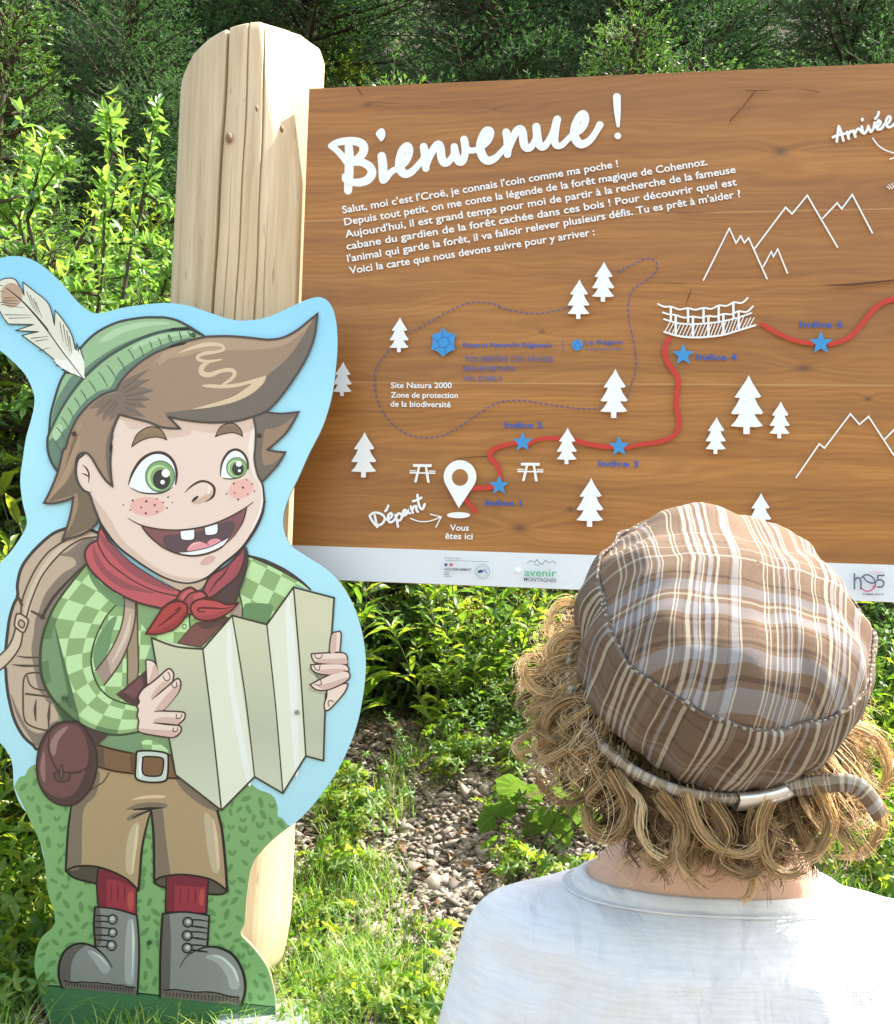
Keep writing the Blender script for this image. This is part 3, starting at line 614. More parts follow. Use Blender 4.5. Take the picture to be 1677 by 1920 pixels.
for _ in range(5200):
    x = rr.uniform(30, 545); y = rr.uniform(1440, 1880)
    if not inside((x, y), bp): continue
    L = rr.uniform(8.0, 12.5)
    if any((x - a) ** 2 + (y - b) ** 2 < (L + c) ** 2 * 0.80 for a, b, c in placed): continue
    ang = rr.uniform(-75, 75) + 90
    if not all(inside(q, bp) for q in ell(x, y, L + 1, L * .7, ang, 10)): continue
    placed.append((x, y, L))
    if len(placed) > 420: break
    if rr.random() < 0.22:
        for sg in (-1, 1):
            a = R(-90 + sg * 28); ex, ey = x + math.cos(a) * L * .5 + sg * 1.2, y + math.sin(a) * L * .5 + 3
            A.fill(ell(ex, ey, L * .62, L * .3, math.degrees(a) + rr.uniform(-10, 10), 12), bushd, smooth=False, z=zl + sg * 4e-6)
    else:
        A.fill([p for p in ell(x, y, L * .95, L * .42, ang, 12)], bushd, smooth=False, z=zl)
A.z = zl + A.step
A.begin('printed_ground')
A.fill(ZP((72, 1847, 1), (200, 1857, 1), (515.5, 1888.5, 1), (517, 1903), (512, 1945), (500, 1984, 1), (130, 1984, 1), (105, 1945), (86, 1899), (77, 1869)), ink(70, 112, 74))
A.line(ZP((72, 1847), (200, 1857), (350, 1872), (515, 1888)), [3, 3, 2], ink(24, 50, 30))

# backpack
bpk = ink(190, 168, 148); bpd = ink(132, 117, 106); bpl = ink(208, 188, 168)
A.begin('printed_backpack')
PACK = Z5((760, 150), (700, 170), (560, 225), (420, 340), (300, 470), (220, 600), (183, 760), (185, 880), (140, 980), (100, 1120), (80, 1260), (62, 1430), (52, 1620)) + Z8((60, 300), (70, 450), (95, 620), (150, 830), (240, 1000), (340, 1095), (440, 1140)) + ZP((150, 1370), (200, 1250), (200, 1100), (195, 1010))
A.shape(PACK, bpk, K_LINE, 6)
A.fill(Z5((700, 420), (600, 450), (760, 480), (790, 560), (640, 660), (480, 850), (400, 1060), (370, 1130), (350, 1300), (330, 1450), (360, 1650), (430, 1901), (620, 1901), (900, 500), (1000, 300), (880, 290)), bpd)
A.fill(Z8((110, 560), (170, 780), (270, 960), (420, 1130), (700, 1100), (760, 820), (560, 660), (620, 820), (540, 870), (440, 975), (300, 930), (200, 760)), bpd)
A.line(Z5((180, 880), (210, 930), (230, 975)), 6, K_BROWN)
A.line(Z5((330, 1040), (400, 1075), (460, 1110)), [4, 7], K_BROWN)
A.line(Z5((175, 1510), (280, 1525), (400, 1525)), [1, 4, 3], K_BROWN); A.line(Z5((125, 1600), (250, 1612), (420, 1612)), [1, 5, 4], K_BROWN)
A.line(Z8((430, 345), (330, 345), (270, 370), (245, 450), (243, 650), (250, 800), (290, 880), (400, 930), (510, 950)), 3.4, K_BROWN)
A.line(Z8((285, 380), (310, 460), (370, 510), (510, 535)), 3, K_BROWN); A.line(Z8((270, 565), (400, 580), (550, 600)), 4, K_BROWN)
A.line(Z8((380, 625), (368, 740), (378, 855)), [1.5, 6, 1.5], K_BROWN); A.line(Z8((525, 650), (512, 790), (512, 920)), [1.5, 6, 1.5], K_BROWN)
A.fill(Z5((1020, 230), (850, 260), (700, 310), (560, 420), (400, 640), (280, 920), (255, 1090), (300, 1120), (350, 920), (470, 660), (640, 440), (850, 300), (1010, 270)), bpl)
A.line(Z5((720, 280), (600, 350), (480, 450), (350, 640), (240, 900), (220, 1090)), 3.4, K_BROWN)
A.line(Z5((1020, 262), (850, 290), (650, 420), (450, 660), (330, 930), (270, 1140)), 3.4, K_BROWN)
A.shape(Z5((165, 1215, 1), (240, 1262, 1), (215, 1400), (150, 1510), (70, 1600), (-20, 1670), (-80, 1680, 1), (-80, 1560, 1), (0, 1500), (80, 1420), (130, 1330)), bpl, K_BROWN, 3.4)
A.shape(Z5((185, 1065), (230, 1075), (290, 1120), (295, 1160), (265, 1245), (235, 1262), (170, 1215), (152, 1185), (168, 1090)), bpl, K_BROWN, 3.4)
A.shape(Z5((215, 1130), (258, 1165), (240, 1215), (195, 1180)), bpk, K_BROWN, 3)

# shirt
shl, shd = ink(190, 221, 165), ink(141, 171, 116); shx = ink(112, 145, 104); G_LINE = ink(60, 72, 48)
t = NT('printed checks'); ob = t.obj(); ck = t.n('ShaderNodeTexChecker', {'Scale': 1 / 0.034}); t.t.links.new(t.mapping(ob, (0.86, 1.0, 0), loc=(.012, .006, 0)), ck.inputs['Vector'])
M_CK = t.out(t.bsdf(t.mix(ck.outputs['Fac'], (lin(141) * .95, lin(171) * .95, lin(116) * .95), (lin(190) * .95, lin(221) * .95, lin(165) * .95)), 0.38, spec=0.35))
t = NT('printed checks slanted'); ob = t.obj(); ck = t.n('ShaderNodeTexChecker', {'Scale': 1 / 0.036}); t.t.links.new(t.mapping(ob, (0.9, 0.85, 0), loc=(.012, .012, 0), rot=(0, 0, R(24))), ck.inputs['Vector'])
M_CK2 = t.out(t.bsdf(t.mix(ck.outputs['Fac'], (lin(141) * .95, lin(171) * .95, lin(116) * .95), (lin(190) * .95, lin(221) * .95, lin(165) * .95)), 0.38, spec=0.35))
A.begin('printed_shirt')
A.fill(ZP((180, 1130), (240, 1110), (330, 1140), (430, 1120), (470, 1060), (500, 1080), (460, 1200), (400, 1300), (335, 1440), (300, 1432), (183, 1402), (170, 1300)), M_CK)
A.fill(Z7((340, 20, 1), (500, 75), (700, 170), (850, 260), (970, 350, 1), (820, 312, 1), (540, 702, 1), (290, 615, 1), (265, 400, 1), (315, 200)), M_CK2)
A.fill(Z7((315, 500), (400, 485), (520, 490), (600, 520), (540, 702, 1), (290, 615, 1)), ink(122, 158, 110, k=.72))
A.line(Z7((330, 5), (500, 60), (700, 155), (860, 255), (975, 350)), [3, 8, 9, 6, 3], K_LINE)
A.line(Z7((262, 395), (290, 520), (292, 615)), 3, G_LINE)
A.fill(Z6((165, 1180), (200, 1010), (300, 860), (370, 820), (330, 960), (300, 1110), (215, 1250), (185, 1280)), shx)
A.fill(Z6((380, 640, 1), (500, 690), (770, 750, 1), (700, 850), (640, 960, 1), (560, 860), (430, 770), (300, 700)), ink(146, 178, 130, k=.78))
A.fill(Z9((160, 1090, 1), (250, 1000), (600, 980), (890, 1020, 1), (890, 1180, 1), (800, 1100), (660, 1045), (500, 1090), (350, 1030)), ink(122, 155, 108))
A.fill(Z9((600, 300, 1), (700, 20, 1), (770, 380, 1), (640, 210)), ink(140, 172, 130))
A.line(Z6((1003, 815), (1010, 930)), 3, G_LINE); A.line([(q[0], q[1]) for q in ell(346, 1175, 3.6, 4.4)], 1.4, G_LINE, closed=True)
# straps over the shirt
A.shape(Z6((545, 690, 1), (552, 1000), (552, 1340), (462, 1420, 1), (462, 1200), (465, 1060), (520, 900)), ink(160, 140, 115), K_BROWN, 3)
A.fill(Z6((435, 655, 1), (535, 690, 1), (528, 850), (480, 1040), (390, 1240), (260, 1418, 1), (185, 1290, 1), (300, 1140), (390, 960), (430, 800)), ink(192, 166, 150))
A.fill(Z6((435, 655, 1), (535, 690, 1), (532, 760, 1), (430, 735, 1)), ink(160, 140, 128))
A.fill(Z6((185, 1290, 1), (280, 1160, 1), (320, 1330, 1), (260, 1418, 1)), ink(160, 140, 128))
A.line(Z6((490, 800), (460, 950), (400, 1090), (330, 1220)), [2, 7, 6, 2], ink(215, 196, 182))
A.line(Z6((435, 655), (430, 800), (390, 960), (300, 1140), (185, 1290)), 3, K_BROWN); A.line(Z6((535, 690), (528, 850), (480, 1040), (390, 1240), (260, 1418)), 3.4, K_BROWN)
A.shape(Z6((370, 1500, 1), (625, 1295, 1), (640, 1410, 1), (575, 1480), (555, 1600, 1), (450, 1560)), ink(84, 58, 58), K_BROWN, 2.5)
A.fill(Z6((430, 1480, 1), (590, 1340, 1), (600, 1420, 1), (530, 1540, 1)), ink(118, 76, 80))
A.shape(Z6((1060, 880, 1), (1280, 820, 1), (1345, 830, 1), (1105, 1085, 1), (900, 1055, 1), (1010, 920, 1)), ink(124, 80, 74), K_BROWN, 2.5)
A.fill(Z6((1060, 880, 1), (1290, 800, 1), (1345, 830, 1), (1240, 910), (1130, 930)), ink(92, 68, 64))
A.fill(Z6((1380, 740, 1), (1440, 680, 1), (1460, 810, 1), (1350, 820, 1)), ink(172, 148, 136))
A.fill(Z9((380, 1000, 1), (510, 1000, 1), (500, 1190, 1), (388, 1160, 1)), ink(158, 134, 112)); A.fill(Z9((380, 1000, 1), (510, 1000, 1), (508, 1085, 1), (384, 1085, 1)), ink(126, 106, 90))
A.line(Z9((384, 1000), (386, 1160)), 3, K_BROWN); A.line(Z9((510, 1000), (502, 1180)), 3, K_BROWN)
# sleeve as a bent checked tube
A.begin('printed_sleeve')
so = path(ZP((168, 1052), (135, 1092), (104, 1135), (84, 1180), (76, 1225), (79, 1270), (95, 1305), (122, 1335), (155, 1360), (190, 1374), (225, 1378), (262, 1372)), False)
si = path(ZP((240, 1112), (224, 1128), (200, 1155), (182, 1190), (172, 1225), (173, 1255), (184, 1285), (202, 1305), (222, 1315), (240, 1320), (252, 1323), (262, 1325)), False)
def resamp(Q, t):
    Q = np.array(Q); d = np.r_[0, np.cumsum(np.linalg.norm(np.diff(Q, axis=0), axis=1))]; d /= d[-1]
    return np.array([np.interp(t, d, Q[:, 0]), np.interp(t, d, Q[:, 1])])
A.fill([tuple(q) for q in so] + [tuple(q) for q in si[::-1]], shl, smooth=False); A.z += A.step; zs = A.z
NS = 11
for i in range(NS):
    for j in range(4):
        if (i + j) % 2: continue
        vs = [0, .16, .5, .82, 1]; pl = []
        for k in range(5): pl.append((i + k / 4, vs[j]))
        for k in range(5): pl.append((i + 1 - k / 4, vs[j + 1]))
        pts = []
        for a, v in pl:
            tt = a / NS; ts = tt
            p, q = resamp(so, ts), resamp(si, ts); pts.append(tuple(p + (q - p) * v))
        A.fill(pts, shd, smooth=False, z=zs)
pts = [tuple(resamp(so, q)) for q in np.linspace(.25, 1, 20)] + [tuple(resamp(so, q) * .952 + resamp(si, q) * .18) for q in np.linspace(1, .25, 20)]
A.z += A.step; A.fill(pts, ink(132, 164, 122, k=.74), smooth=False)
for i in range(3, NS, 2):
    p = [tuple(resamp(so, q / NS) * (1 - w) + resamp(si, q / NS) * w) for q, w in ((i, 0), (i + .5, 0), (i + 1, 0), (i + 1, .16), (i + .5, .16), (i, .16))]
    A.fill(p, ink(108, 140, 96, k=.76), smooth=False, z=A.z + A.step)
A.z += A.step * 2
A.line([tuple(q) for q in so], [3, 5, 6, 5, 4], G_LINE, smooth=False); A.line([tuple(q) for q in si], [1.5, 3, 3.4, 3, 2.4], G_LINE, smooth=False)
A.line(Z5((440, 1110), (560, 900), (760, 680), (900, 545)), [6, 5, 3], K_LINE)
A.fill(Z5((900, 550, 1), (960, 620), (1090, 780), (1300, 905, 1), (1290, 990), (1190, 960), (1060, 850), (960, 720)), shx)

# trousers, socks, boots
A.begin('printed_shorts')
khaki = ink(170, 144, 110); khd = ink(124, 108, 92)
A.fill(Z10((155, 780), (250, 745), (400, 745), (550, 790), (680, 860), (760, 935), (765, 962), (640, 940), (410, 890), (230, 845)), ink(78, 72, 60)); A.line(Z10((152, 780), (230, 845), (410, 892)), 4, K_DARK)
A.fill(Z10((903, 885), (950, 840), (1100, 815), (1250, 825), (1400, 860), (1522, 945), (1505, 978), (1370, 982), (1150, 960), (1000, 928)), ink(88, 78, 68)); A.line(Z10((905, 885), (950, 912), (1005, 925)), 4, K_DARK); A.line(Z10((1365, 980), (1440, 985), (1500, 975), (1524, 945)), 4, K_DARK)
A.begin('printed_sock')
sk = ink(118, 38, 54); skl = ink(150, 50, 64)
A.shape(Z10((430, 760, 1), (550, 780), (755, 900, 1), (750, 1150, 1), (430, 1090, 1), (415, 900)), sk, K_DARK, 3)
A.fill(Z10((500, 855, 1), (600, 870), (745, 935, 1), (745, 1145, 1), (500, 1100, 1)), skl)
for x in (540, 598, 655): A.line(Z10((x, 895), (x - 3, 1040)), [1, 2.2, 1], ink(96, 30, 44))
A.fill(Z10((690, 970), (720, 960), (730, 1040), (715, 1125), (690, 1110), (675, 1040)), ink(176, 78, 72))
A.begin('printed_sock'); A.shape(Z10((1008, 830, 1), (1150, 815), (1365, 850, 1), (1350, 1145, 1), (1000, 1135, 1)), sk, K_DARK, 3)
A.fill(Z10((1080, 905, 1), (1340, 925, 1), (1335, 1140, 1), (1075, 1130, 1)), skl)
for x in (1130, 1197, 1258): A.line(Z10((x, 925), (x - 5, 1060)), [1, 2.2, 1], ink(96, 30, 44))
A.fill(Z10((1300, 950), (1325, 945), (1330, 1010), (1310, 1080), (1285, 1040)), ink(176, 78, 72))
A.begin('printed_shorts')
SH = ZP((183, 1438), (260, 1450), (335, 1456, 1), (408, 1512, 1)) + Z10((1440, 270), (1480, 450), (1510, 750), (1522, 950, 1), (1400, 862), (1250, 825), (1100, 815), (950, 842), (903, 885, 1), (898, 500), (880, 280, 1), (840, 400), (800, 600), (782, 800), (765, 945, 1), (680, 860), (550, 790), (400, 745), (250, 745), (155, 780, 1), (168, 450), (200, 200)) + ZP((150, 1470),)
A.fill(SH, khaki)
A.fill(Z10((205, 190, 1), (320, 100), (430, -60), (440, 20), (400, 150), (310, 250), (290, 450), (278, 745), (155, 780, 1), (168, 450)), khd)
A.fill(Z10((885, 285, 1), (930, 250), (975, 260), (1000, 480), (1045, 820, 1), (950, 842), (903, 885, 1), (898, 500)), khd)
A.fill(Z10((1060, -40, 1), (1130, 0), (1440, 240, 1), (1442, 285, 1), (1300, 220), (1150, 100)), khd)
A.fill(Z10((665, 262), (760, 215), (880, 200), (1000, 212), (1018, 235), (960, 262), (860, 270), (740, 262)), khd)
A.fill(Z10((670, 350), (720, 300), (880, 268), (800, 310), (720, 350)), khd)
A.fill(Z10((718, 178), (800, 148), (900, 138), (995, 145), (985, 165), (850, 168)), ink(214, 184, 148))
A.line(Z10((725, 262), (860, 255), (985, 246)), [2, 6, 1], K_DARK); A.line(Z10((722, 332), (800, 295), (880, 268)), [2, 3.4, 3], K_DARK)
for P_ in (((740, 380), (775, 385), (770, 520), (735, 700), (725, 805), (680, 805), (660, 720), (670, 560), (700, 440)), ((1330, 310), (1360, 295), (1395, 340), (1440, 480), (1465, 700), (1455, 790), (1430, 805), (1390, 760), (1350, 560))):
    A.fill(Z10(*P_), ink(190, 170, 142))
A.line(Z10((762, 400), (745, 560), (720, 790)), [3, 6, 4], ink(216, 192, 158)); A.line(Z10((1408, 350), (1432, 520), (1448, 770)), [3, 6, 4], ink(216, 186, 156))
A.line(Z10((202, 215), (172, 450), (153, 785)), [3, 4.5, 4], K_DARK); A.line(Z10((155, 780), (250, 745), (400, 745), (550, 790), (680, 860), (762, 940)), 4, K_DARK)
A.line(Z10((880, 270), (840, 400), (800, 600), (784, 800), (770, 950)), [3, 4.5, 5], K_DARK); A.line(Z10((880, 270), (900, 500), (905, 885)), [4, 5, 4.5], K_DARK)
A.line(Z10((903, 885), (950, 842), (1100, 815), (1250, 825), (1400, 862), (1522, 948)), 4, K_DARK); A.line(Z10((1442, 275), (1482, 450), (1512, 750), (1524, 950)), 5, K_DARK)
A.line(Z8((1145, 1390), (1080, 1490), (950, 1570)), 2.6, K_BROWN)
A.begin('printed_boot')
bt, btd, btl = ink(134, 134, 130), ink(98, 92, 86), ink(160, 163, 160)
A.fill(Z11((862, 272, 1), (1100, 292), (1388, 372, 1), (1410, 600), (1418, 900), (1397, 1372, 1), (450, 1285, 1), (410, 1150), (415, 980), (480, 830), (600, 745), (720, 730), (868, 775, 1), (850, 500)), bt)
A.fill(Z11((862, 272, 1), (915, 278, 1), (940, 400), (945, 700), (870, 775, 1), (850, 500)), btd)
A.fill(Z11((450, 1285, 1), (410, 1150), (415, 980), (480, 830), (600, 745), (760, 735), (640, 840), (570, 980), (555, 1200, 1), (470, 1195, 1)), btd)
A.fill(Z11((470, 1200, 1), (700, 1212), (1000, 1240), (1370, 1280, 1), (1395, 1370, 1), (450, 1283, 1)), ink(108, 98, 92))
A.fill(Z11((770, 840), (820, 818), (960, 900), (1040, 1010), (1045, 1070), (1000, 1112), (940, 1080), (850, 950)), btl); A.line(Z11((825, 830), (930, 900), (1035, 1020)), [1, 3, 1], ink(205, 208, 200))
A.fill(Z11((1270, 470), (1320, 430), (1360, 500), (1370, 900), (1350, 1200), (1300, 1245), (1240, 1180), (1240, 800)), btl); A.line(Z11((1325, 420), (1345, 700), (1330, 1150)), [1, 5, 1], ink(205, 208, 200))
for y0, y1, cy, r in ((380, 452, 427, 56), (530, 625, 592, 52), (685, 768, 755, 58)):
    cx = {427: 1085, 592: 1087, 755: 1072}[cy]
    A.line(Z11((868, y0), (950, y0), (cx - 20, y0 + 12)), [2, 3, 3], K_DARK); A.line(Z11((872, y1), (950, y1), (cx - 20, y1 + 6)), [2, 3, 3], K_DARK)
    e = Z11(*ell(cx, cy, r, r + 4)); A.shape(e, ink(128, 128, 126), K_DARK, 2.6, smooth=False); A.fill(Z11(*ell(cx - 4, cy - 8, r * .5, r * .5)), ink(190, 192, 192), smooth=False)
A.line(Z11((862, 272), (1100, 292), (1388, 372, 1), (1410, 600), (1418, 900), (1397, 1372)), [3, 3.5, 3.5, 4], K_DARK)
A.line(Z11((862, 272), (850, 500), (868, 775)), 3.6, K_DARK); A.line(Z11((450, 1285), (410, 1150), (415, 980), (480, 830), (600, 745), (720, 730), (850, 772), (960, 860), (1040, 960), (1078, 1035)), [4, 4, 4, 3.6, 1], K_DARK)
A.line(Z11((472, 1198), (560, 1214), (640, 1222), (700, 1210), (800, 1222), (880, 1218), (960, 1232), (1050, 1236), (1120, 1252), (1200, 1252), (1280, 1274), (1370, 1280)), 2.2, K_DARK)
for i in range(24): x = 500 + i * 36; A.line(Z11((x, 1228 + i * 2.6), (x - 4, 1264 + i * 3.4)), [2, 1], K_DARK)
A.begin('printed_boot'); A.fill(Z12((212, 247, 1), (400, 230), (620, 262, 1), (602, 530, 1), (700, 540), (820, 600), (900, 720), (932, 850), (925, 960), (895, 1045, 1), (190, 972, 1), (193, 600)), bt)
A.fill(Z12((212, 247, 1), (270, 240, 1), (285, 500), (275, 915, 1), (230, 915, 1), (190, 972, 1), (193, 600)), btd)
A.fill(Z12((228, 915, 1), (450, 925), (650, 935), (880, 975, 1), (893, 1043, 1), (192, 970, 1)), ink(108, 98, 92))
A.fill(Z12((585, 628), (640, 605), (740, 620), (850, 730), (885, 860), (860, 905), (800, 890), (770, 790), (690, 680)), btl); A.line(Z12((650, 608), (740, 640), (830, 730), (870, 830)), [2, 4, 4, 3], ink(205, 208, 206))
for y0, y1, cy, cx in ((300, 365, 320, 433), (405, 465, 436, 427), (520, 572, 545, 427)):
    A.line(Z12((cx + 20, y0), (530, y0), (605, y0 + 12)), [3, 3, 2], K_DARK); A.line(Z12((cx + 25, y1 - 12), (520, y1 - 4), (605, y1 + 8)), [3, 4, 2], K_DARK)
    A.shape(Z12(*ell(cx, cy, 42, 42)), ink(120, 120, 118), K_DARK, 3, smooth=False); A.fill(Z12(*ell(cx + 4, cy - 4, 20, 20)), ink(188, 190, 190), smooth=False)
A.line(Z12((190, 972), (193, 600), (212, 247, 1), (400, 230), (620, 262, 1), (602, 530)), [4, 4.5, 3, 4], K_DARK)
A.line(Z12((362, 715), (420, 620), (520, 560), (602, 535), (700, 542), (820, 600), (900, 720), (932, 850), (925, 960), (895, 1045)), [1, 3, 5, 5, 5], K_DARK)
A.line(Z12((228, 915), (320, 908), (400, 918), (500, 930), (600, 928), (700, 940), (780, 962), (880, 975)), 2.6, K_DARK)
for i in range(21): x = 245 + i * 31; A.line(Z12((x, 935 + i * 2), (x - 3, 965 + i * 3)), [2, 1], K_DARK)

# belt and pouch
A.begin('printed_belt')
A.shape(Z9((120, 1095, 1), (300, 1145), (540, 1190), (880, 1200, 1), (905, 1210, 1), (945, 1400, 1), (980, 1445, 1), (860, 1442), (530, 1400), (300, 1370), (110, 1315, 1)), ink(122, 92, 66), ink(58, 34, 18), 3.4)
A.fill(Z9((120, 1105, 1), (200, 1140, 1), (205, 1340, 1), (112, 1310, 1)), ink(96, 78, 60)); A.fill(Z9((480, 1200), (560, 1200), (540, 1380), (490, 1380)), ink(96, 72, 52))
A.shape(Z9((560, 1165), (700, 1160), (850, 1185), (873, 1240), (866, 1420), (830, 1478), (700, 1490), (580, 1472), (530, 1430), (535, 1300), (540, 1200)), ink(196, 202, 192), ink(30, 22, 14), 3.6)
A.fill(Z9((585, 1230), (610, 1210), (600, 1300), (590, 1430), (575, 1440), (565, 1330)), ink(226, 230, 224))
A.shape(Z9((625, 1222), (800, 1232), (824, 1290), (805, 1400), (755, 1425), (640, 1418), (602, 1370), (606, 1260)), ink(122, 90, 62), ink(30, 22, 14), 3)
A.begin('printed_pouch')
A.fill(Z8((830, 860, 1), (900, 900), (1140, 1000, 1), (1060, 1070), (1020, 1120, 1), (950, 1060)), ink(78, 58, 55))
A.shape(Z8((740, 850), (600, 875), (480, 990), (410, 1150), (390, 1350), (430, 1540), (540, 1680), (690, 1735), (820, 1700), (950, 1560), (1020, 1350), (1012, 1150), (920, 960), (840, 870)), ink(78, 56, 54), ink(52, 38, 38), 3)
A.fill(Z8((740, 880), (620, 900), (500, 1020), (440, 1180), (412, 1400), (470, 1560), (620, 1650), (760, 1620), (850, 1500), (920, 1300), (925, 1120), (850, 930)), ink(110, 74, 72))
A.fill(Z8((722, 905), (620, 950), (545, 1050), (535, 1150), (565, 1215), (592, 1170), (620, 1050)), ink(152, 116, 116)); A.fill(Z8((455, 1180), (475, 1190), (480, 1470), (455, 1470), (425, 1350)), ink(146, 108, 106))
A.line(Z8((522, 990), (515, 1150), (600, 1350), (700, 1392), (850, 1375), (960, 1300)), [2, 3.4, 4, 4, 2], ink(72, 48, 48))
A.shape(Z8((575, 1390), (650, 1378), (730, 1395), (738, 1440), (700, 1478), (610, 1476), (575, 1430)), ink(96, 70, 68), ink(62, 44, 44), 2.6); A.shape(Z8((640, 1320), (665, 1320), (660, 1440), (632, 1440)), ink(110, 80, 78), ink(62, 44, 44), 2.2)

# folded map
A.begin('printed_map')
mpd, mpl = ink(190, 190, 166), ink(222, 222, 204)
t = NT('printed paper'); gz = t.n('ShaderNodeSeparateXYZ', {0: t.obj()}).outputs[1]
M_PD = t.out(t.bsdf(t.ramp(gz, [(0.55, (lin(206) * .95, lin(206) * .95, lin(186) * .95)), (0.75, (lin(184) * .95, lin(186) * .95, lin(164) * .95)), (1.0, (lin(206) * .95, lin(204) * .95, lin(176) * .95))]), 0.38, spec=.35))
P0 = ZP((285, 1196, 1), (381, 1217, 1), (416, 1518, 1), (330, 1452, 1)); P1 = ZP((381, 1217, 1), (436, 1154, 1), (478, 1456, 1), (416, 1518, 1))
P2 = ZP((436, 1154, 1), (501, 1171, 1), (531, 1486, 1), (478, 1456, 1)); P3 = ZP((501, 1171, 1), (551, 1101, 1), (574, 1417, 1), (531, 1486, 1)); P4 = ZP((551, 1101, 1), (627, 1121, 1), (619, 1240, 1), (611, 1300, 1), (607, 1425, 1), (574, 1417, 1))
for q, m_ in ((P0, M_PD), (P1, mpl), (P2, M_PD), (P3, mpl), (P4, M_PD)): A.fill(q, m_, smooth=False, z=A.z + A.step)
A.z += 2 * A.step
A.fill(Z13((400, 30), (440, 30), (470, 500), (610, 1280), (560, 1280), (420, 500)), ink(228, 230, 226)); A.fill(Z13((920, 0), (990, 0), (1030, 1150), (985, 1160)), ink(228, 230, 226)); A.fill(Z7((725, 540), (775, 540), (800, 1900), (745, 1000)), ink(230, 231, 226))
M_ML = ink(62, 60, 44)
A.line(ZP((285, 1196), (330, 1212), (381, 1217)), 3.6, M_ML); A.line(ZP((381, 1217), (436, 1154), (501, 1171), (551, 1101), (627, 1121, 1), (619, 1240)), 3.6, M_ML, smooth=False)
A.line(ZP((381, 1217), (400, 1370), (416, 1519)), 3, M_ML); A.line(ZP((436, 1154), (460, 1300), (478, 1456)), 2.6, M_ML); A.line(ZP((501, 1171), (518, 1330), (531, 1487)), 2.6, M_ML); A.line(ZP((551, 1101), (564, 1260), (574, 1417)), 3, M_ML)
A.line(ZP((619, 1235), (611, 1300), (607, 1426), (574, 1417), (531, 1487), (478, 1456), (416, 1519), (330, 1452), (285, 1196)), 3.4, M_ML, smooth=False)
A.begin('printed_hand')
skn, sks = ink(232, 208, 197), ink(210, 176, 165); H_LINE = ink(74, 52, 44)
A.fill(Z9((1010, 940), (1040, 900), (1065, 800), (1050, 860), (1020, 950), (960, 1030), (900, 1060), (900, 1030)), ink(172, 172, 150))
A.shape(Z9((640, 208, 1), (700, 215), (748, 262), (772, 385, 1), (652, 472, 1), (645, 330)), skn, H_LINE, 2.4)
A.fill(Z9((745, 265), (770, 380), (665, 460), (690, 370), (720, 270)), sks)
A.shape(Z9((560, 590), (610, 510), (700, 445), (780, 380), (865, 305), (905, 310), (932, 360), (920, 435, 1), (975, 402), (1005, 445), (990, 530), (900, 650), (815, 742, 1), (1000, 750), (1050, 770), (1038, 830), (975, 890, 1), (1008, 912), (1000, 970), (940, 1015), (850, 1015), (720, 995), (600, 970), (556, 925), (565, 850), (548, 790), (560, 730), (545, 690), (570, 650)), skn, H_LINE, 3.2)
A.fill(Z9((735, 830), (830, 805), (1000, 820), (960, 880), (740, 862)), sks); A.fill(Z9((570, 925), (700, 935), (930, 945), (995, 950), (940, 1008), (850, 1008), (600, 965)), sks)
A.fill(Z9((740, 730), (850, 580), (985, 460), (985, 530), (900, 650), (810, 738)), sks); A.fill(Z9((700, 580), (800, 450), (905, 430), (920, 440), (800, 540), (710, 620)), sks)
A.line(Z9((705, 622), (800, 540), (925, 435)), [1, 3, 3], H_LINE); A.line(Z9((730, 748), (800, 742), (900, 745)), [1.5, 3, 2], H_LINE); A.line(Z9((720, 866), (850, 880), (980, 892)), [1.5, 4, 3], H_LINE)
A.line(Z9((820, 380), (850, 425), (890, 410), (888, 360), (868, 335)), 1.8, H_LINE); A.line(Z9((908, 462), (930, 500), (960, 485), (962, 440)), 1.8, H_LINE); A.line(Z9((960, 775), (962, 820), (1005, 812), (1018, 775)), 1.8, H_LINE); A.line(Z9((930, 918), (925, 955), (965, 950), (975, 915)), 1.8, H_LINE)
A.begin('printed_hand'); A.fill(Z7((975, 1120), (970, 1180), (1100, 1225), (1180, 1200), (1000, 1290), (960, 1350), (1080, 1395), (1130, 1370), (1110, 1250)), ink(170, 170, 150))
for P_ in (((1182, 805), (1235, 772), (1280, 785), (1268, 975, 1), (1160, 975, 1)), ((1140, 1340, 1), (1330, 1285), (1338, 1330), (1290, 1410), (1165, 1545), (1120, 1550), (1112, 1490), (1135, 1420)), ((985, 990, 1), (1150, 980), (1300, 980), (1340, 1020), (1342, 1100, 1), (1060, 1088), (995, 1045)), ((978, 1100, 1), (1150, 1088), (1300, 1092), (1355, 1130), (1350, 1190, 1), (1200, 1205), (1060, 1190), (990, 1150)), ((970, 1298, 1), (1080, 1240), (1200, 1185), (1290, 1162), (1350, 1170), (1370, 1210), (1345, 1255), (1250, 1312), (1130, 1355), (1030, 1348))):
    A.shape(Z7(*P_), skn, H_LINE, 2.8)
A.fill(Z7((1050, 1045), (1200, 1040), (1320, 1035), (1325, 1090), (1060, 1080)), sks); A.fill(Z7((1060, 1155), (1200, 1140), (1330, 1150), (1200, 1195), (1080, 1185)), sks); A.fill(Z7((1050, 1310), (1200, 1270), (1350, 1220), (1330, 1258), (1250, 1304), (1130, 1347)), sks); A.fill(Z7((1190, 810), (1230, 790), (1225, 965), (1170, 965)), sks)
for P_ in (((1018, 1000), (1035, 1035), (1080, 1030), (1092, 998)), ((1008, 1110), (1030, 1150), (1060, 1150), (1070, 1105)), ((1018, 1292), (1050, 1305), (1085, 1290), (1075, 1255)), ((1165, 1515), (1150, 1490), (1165, 1455), (1205, 1470))): A.line(Z7(*P_), 1.7, H_LINE)

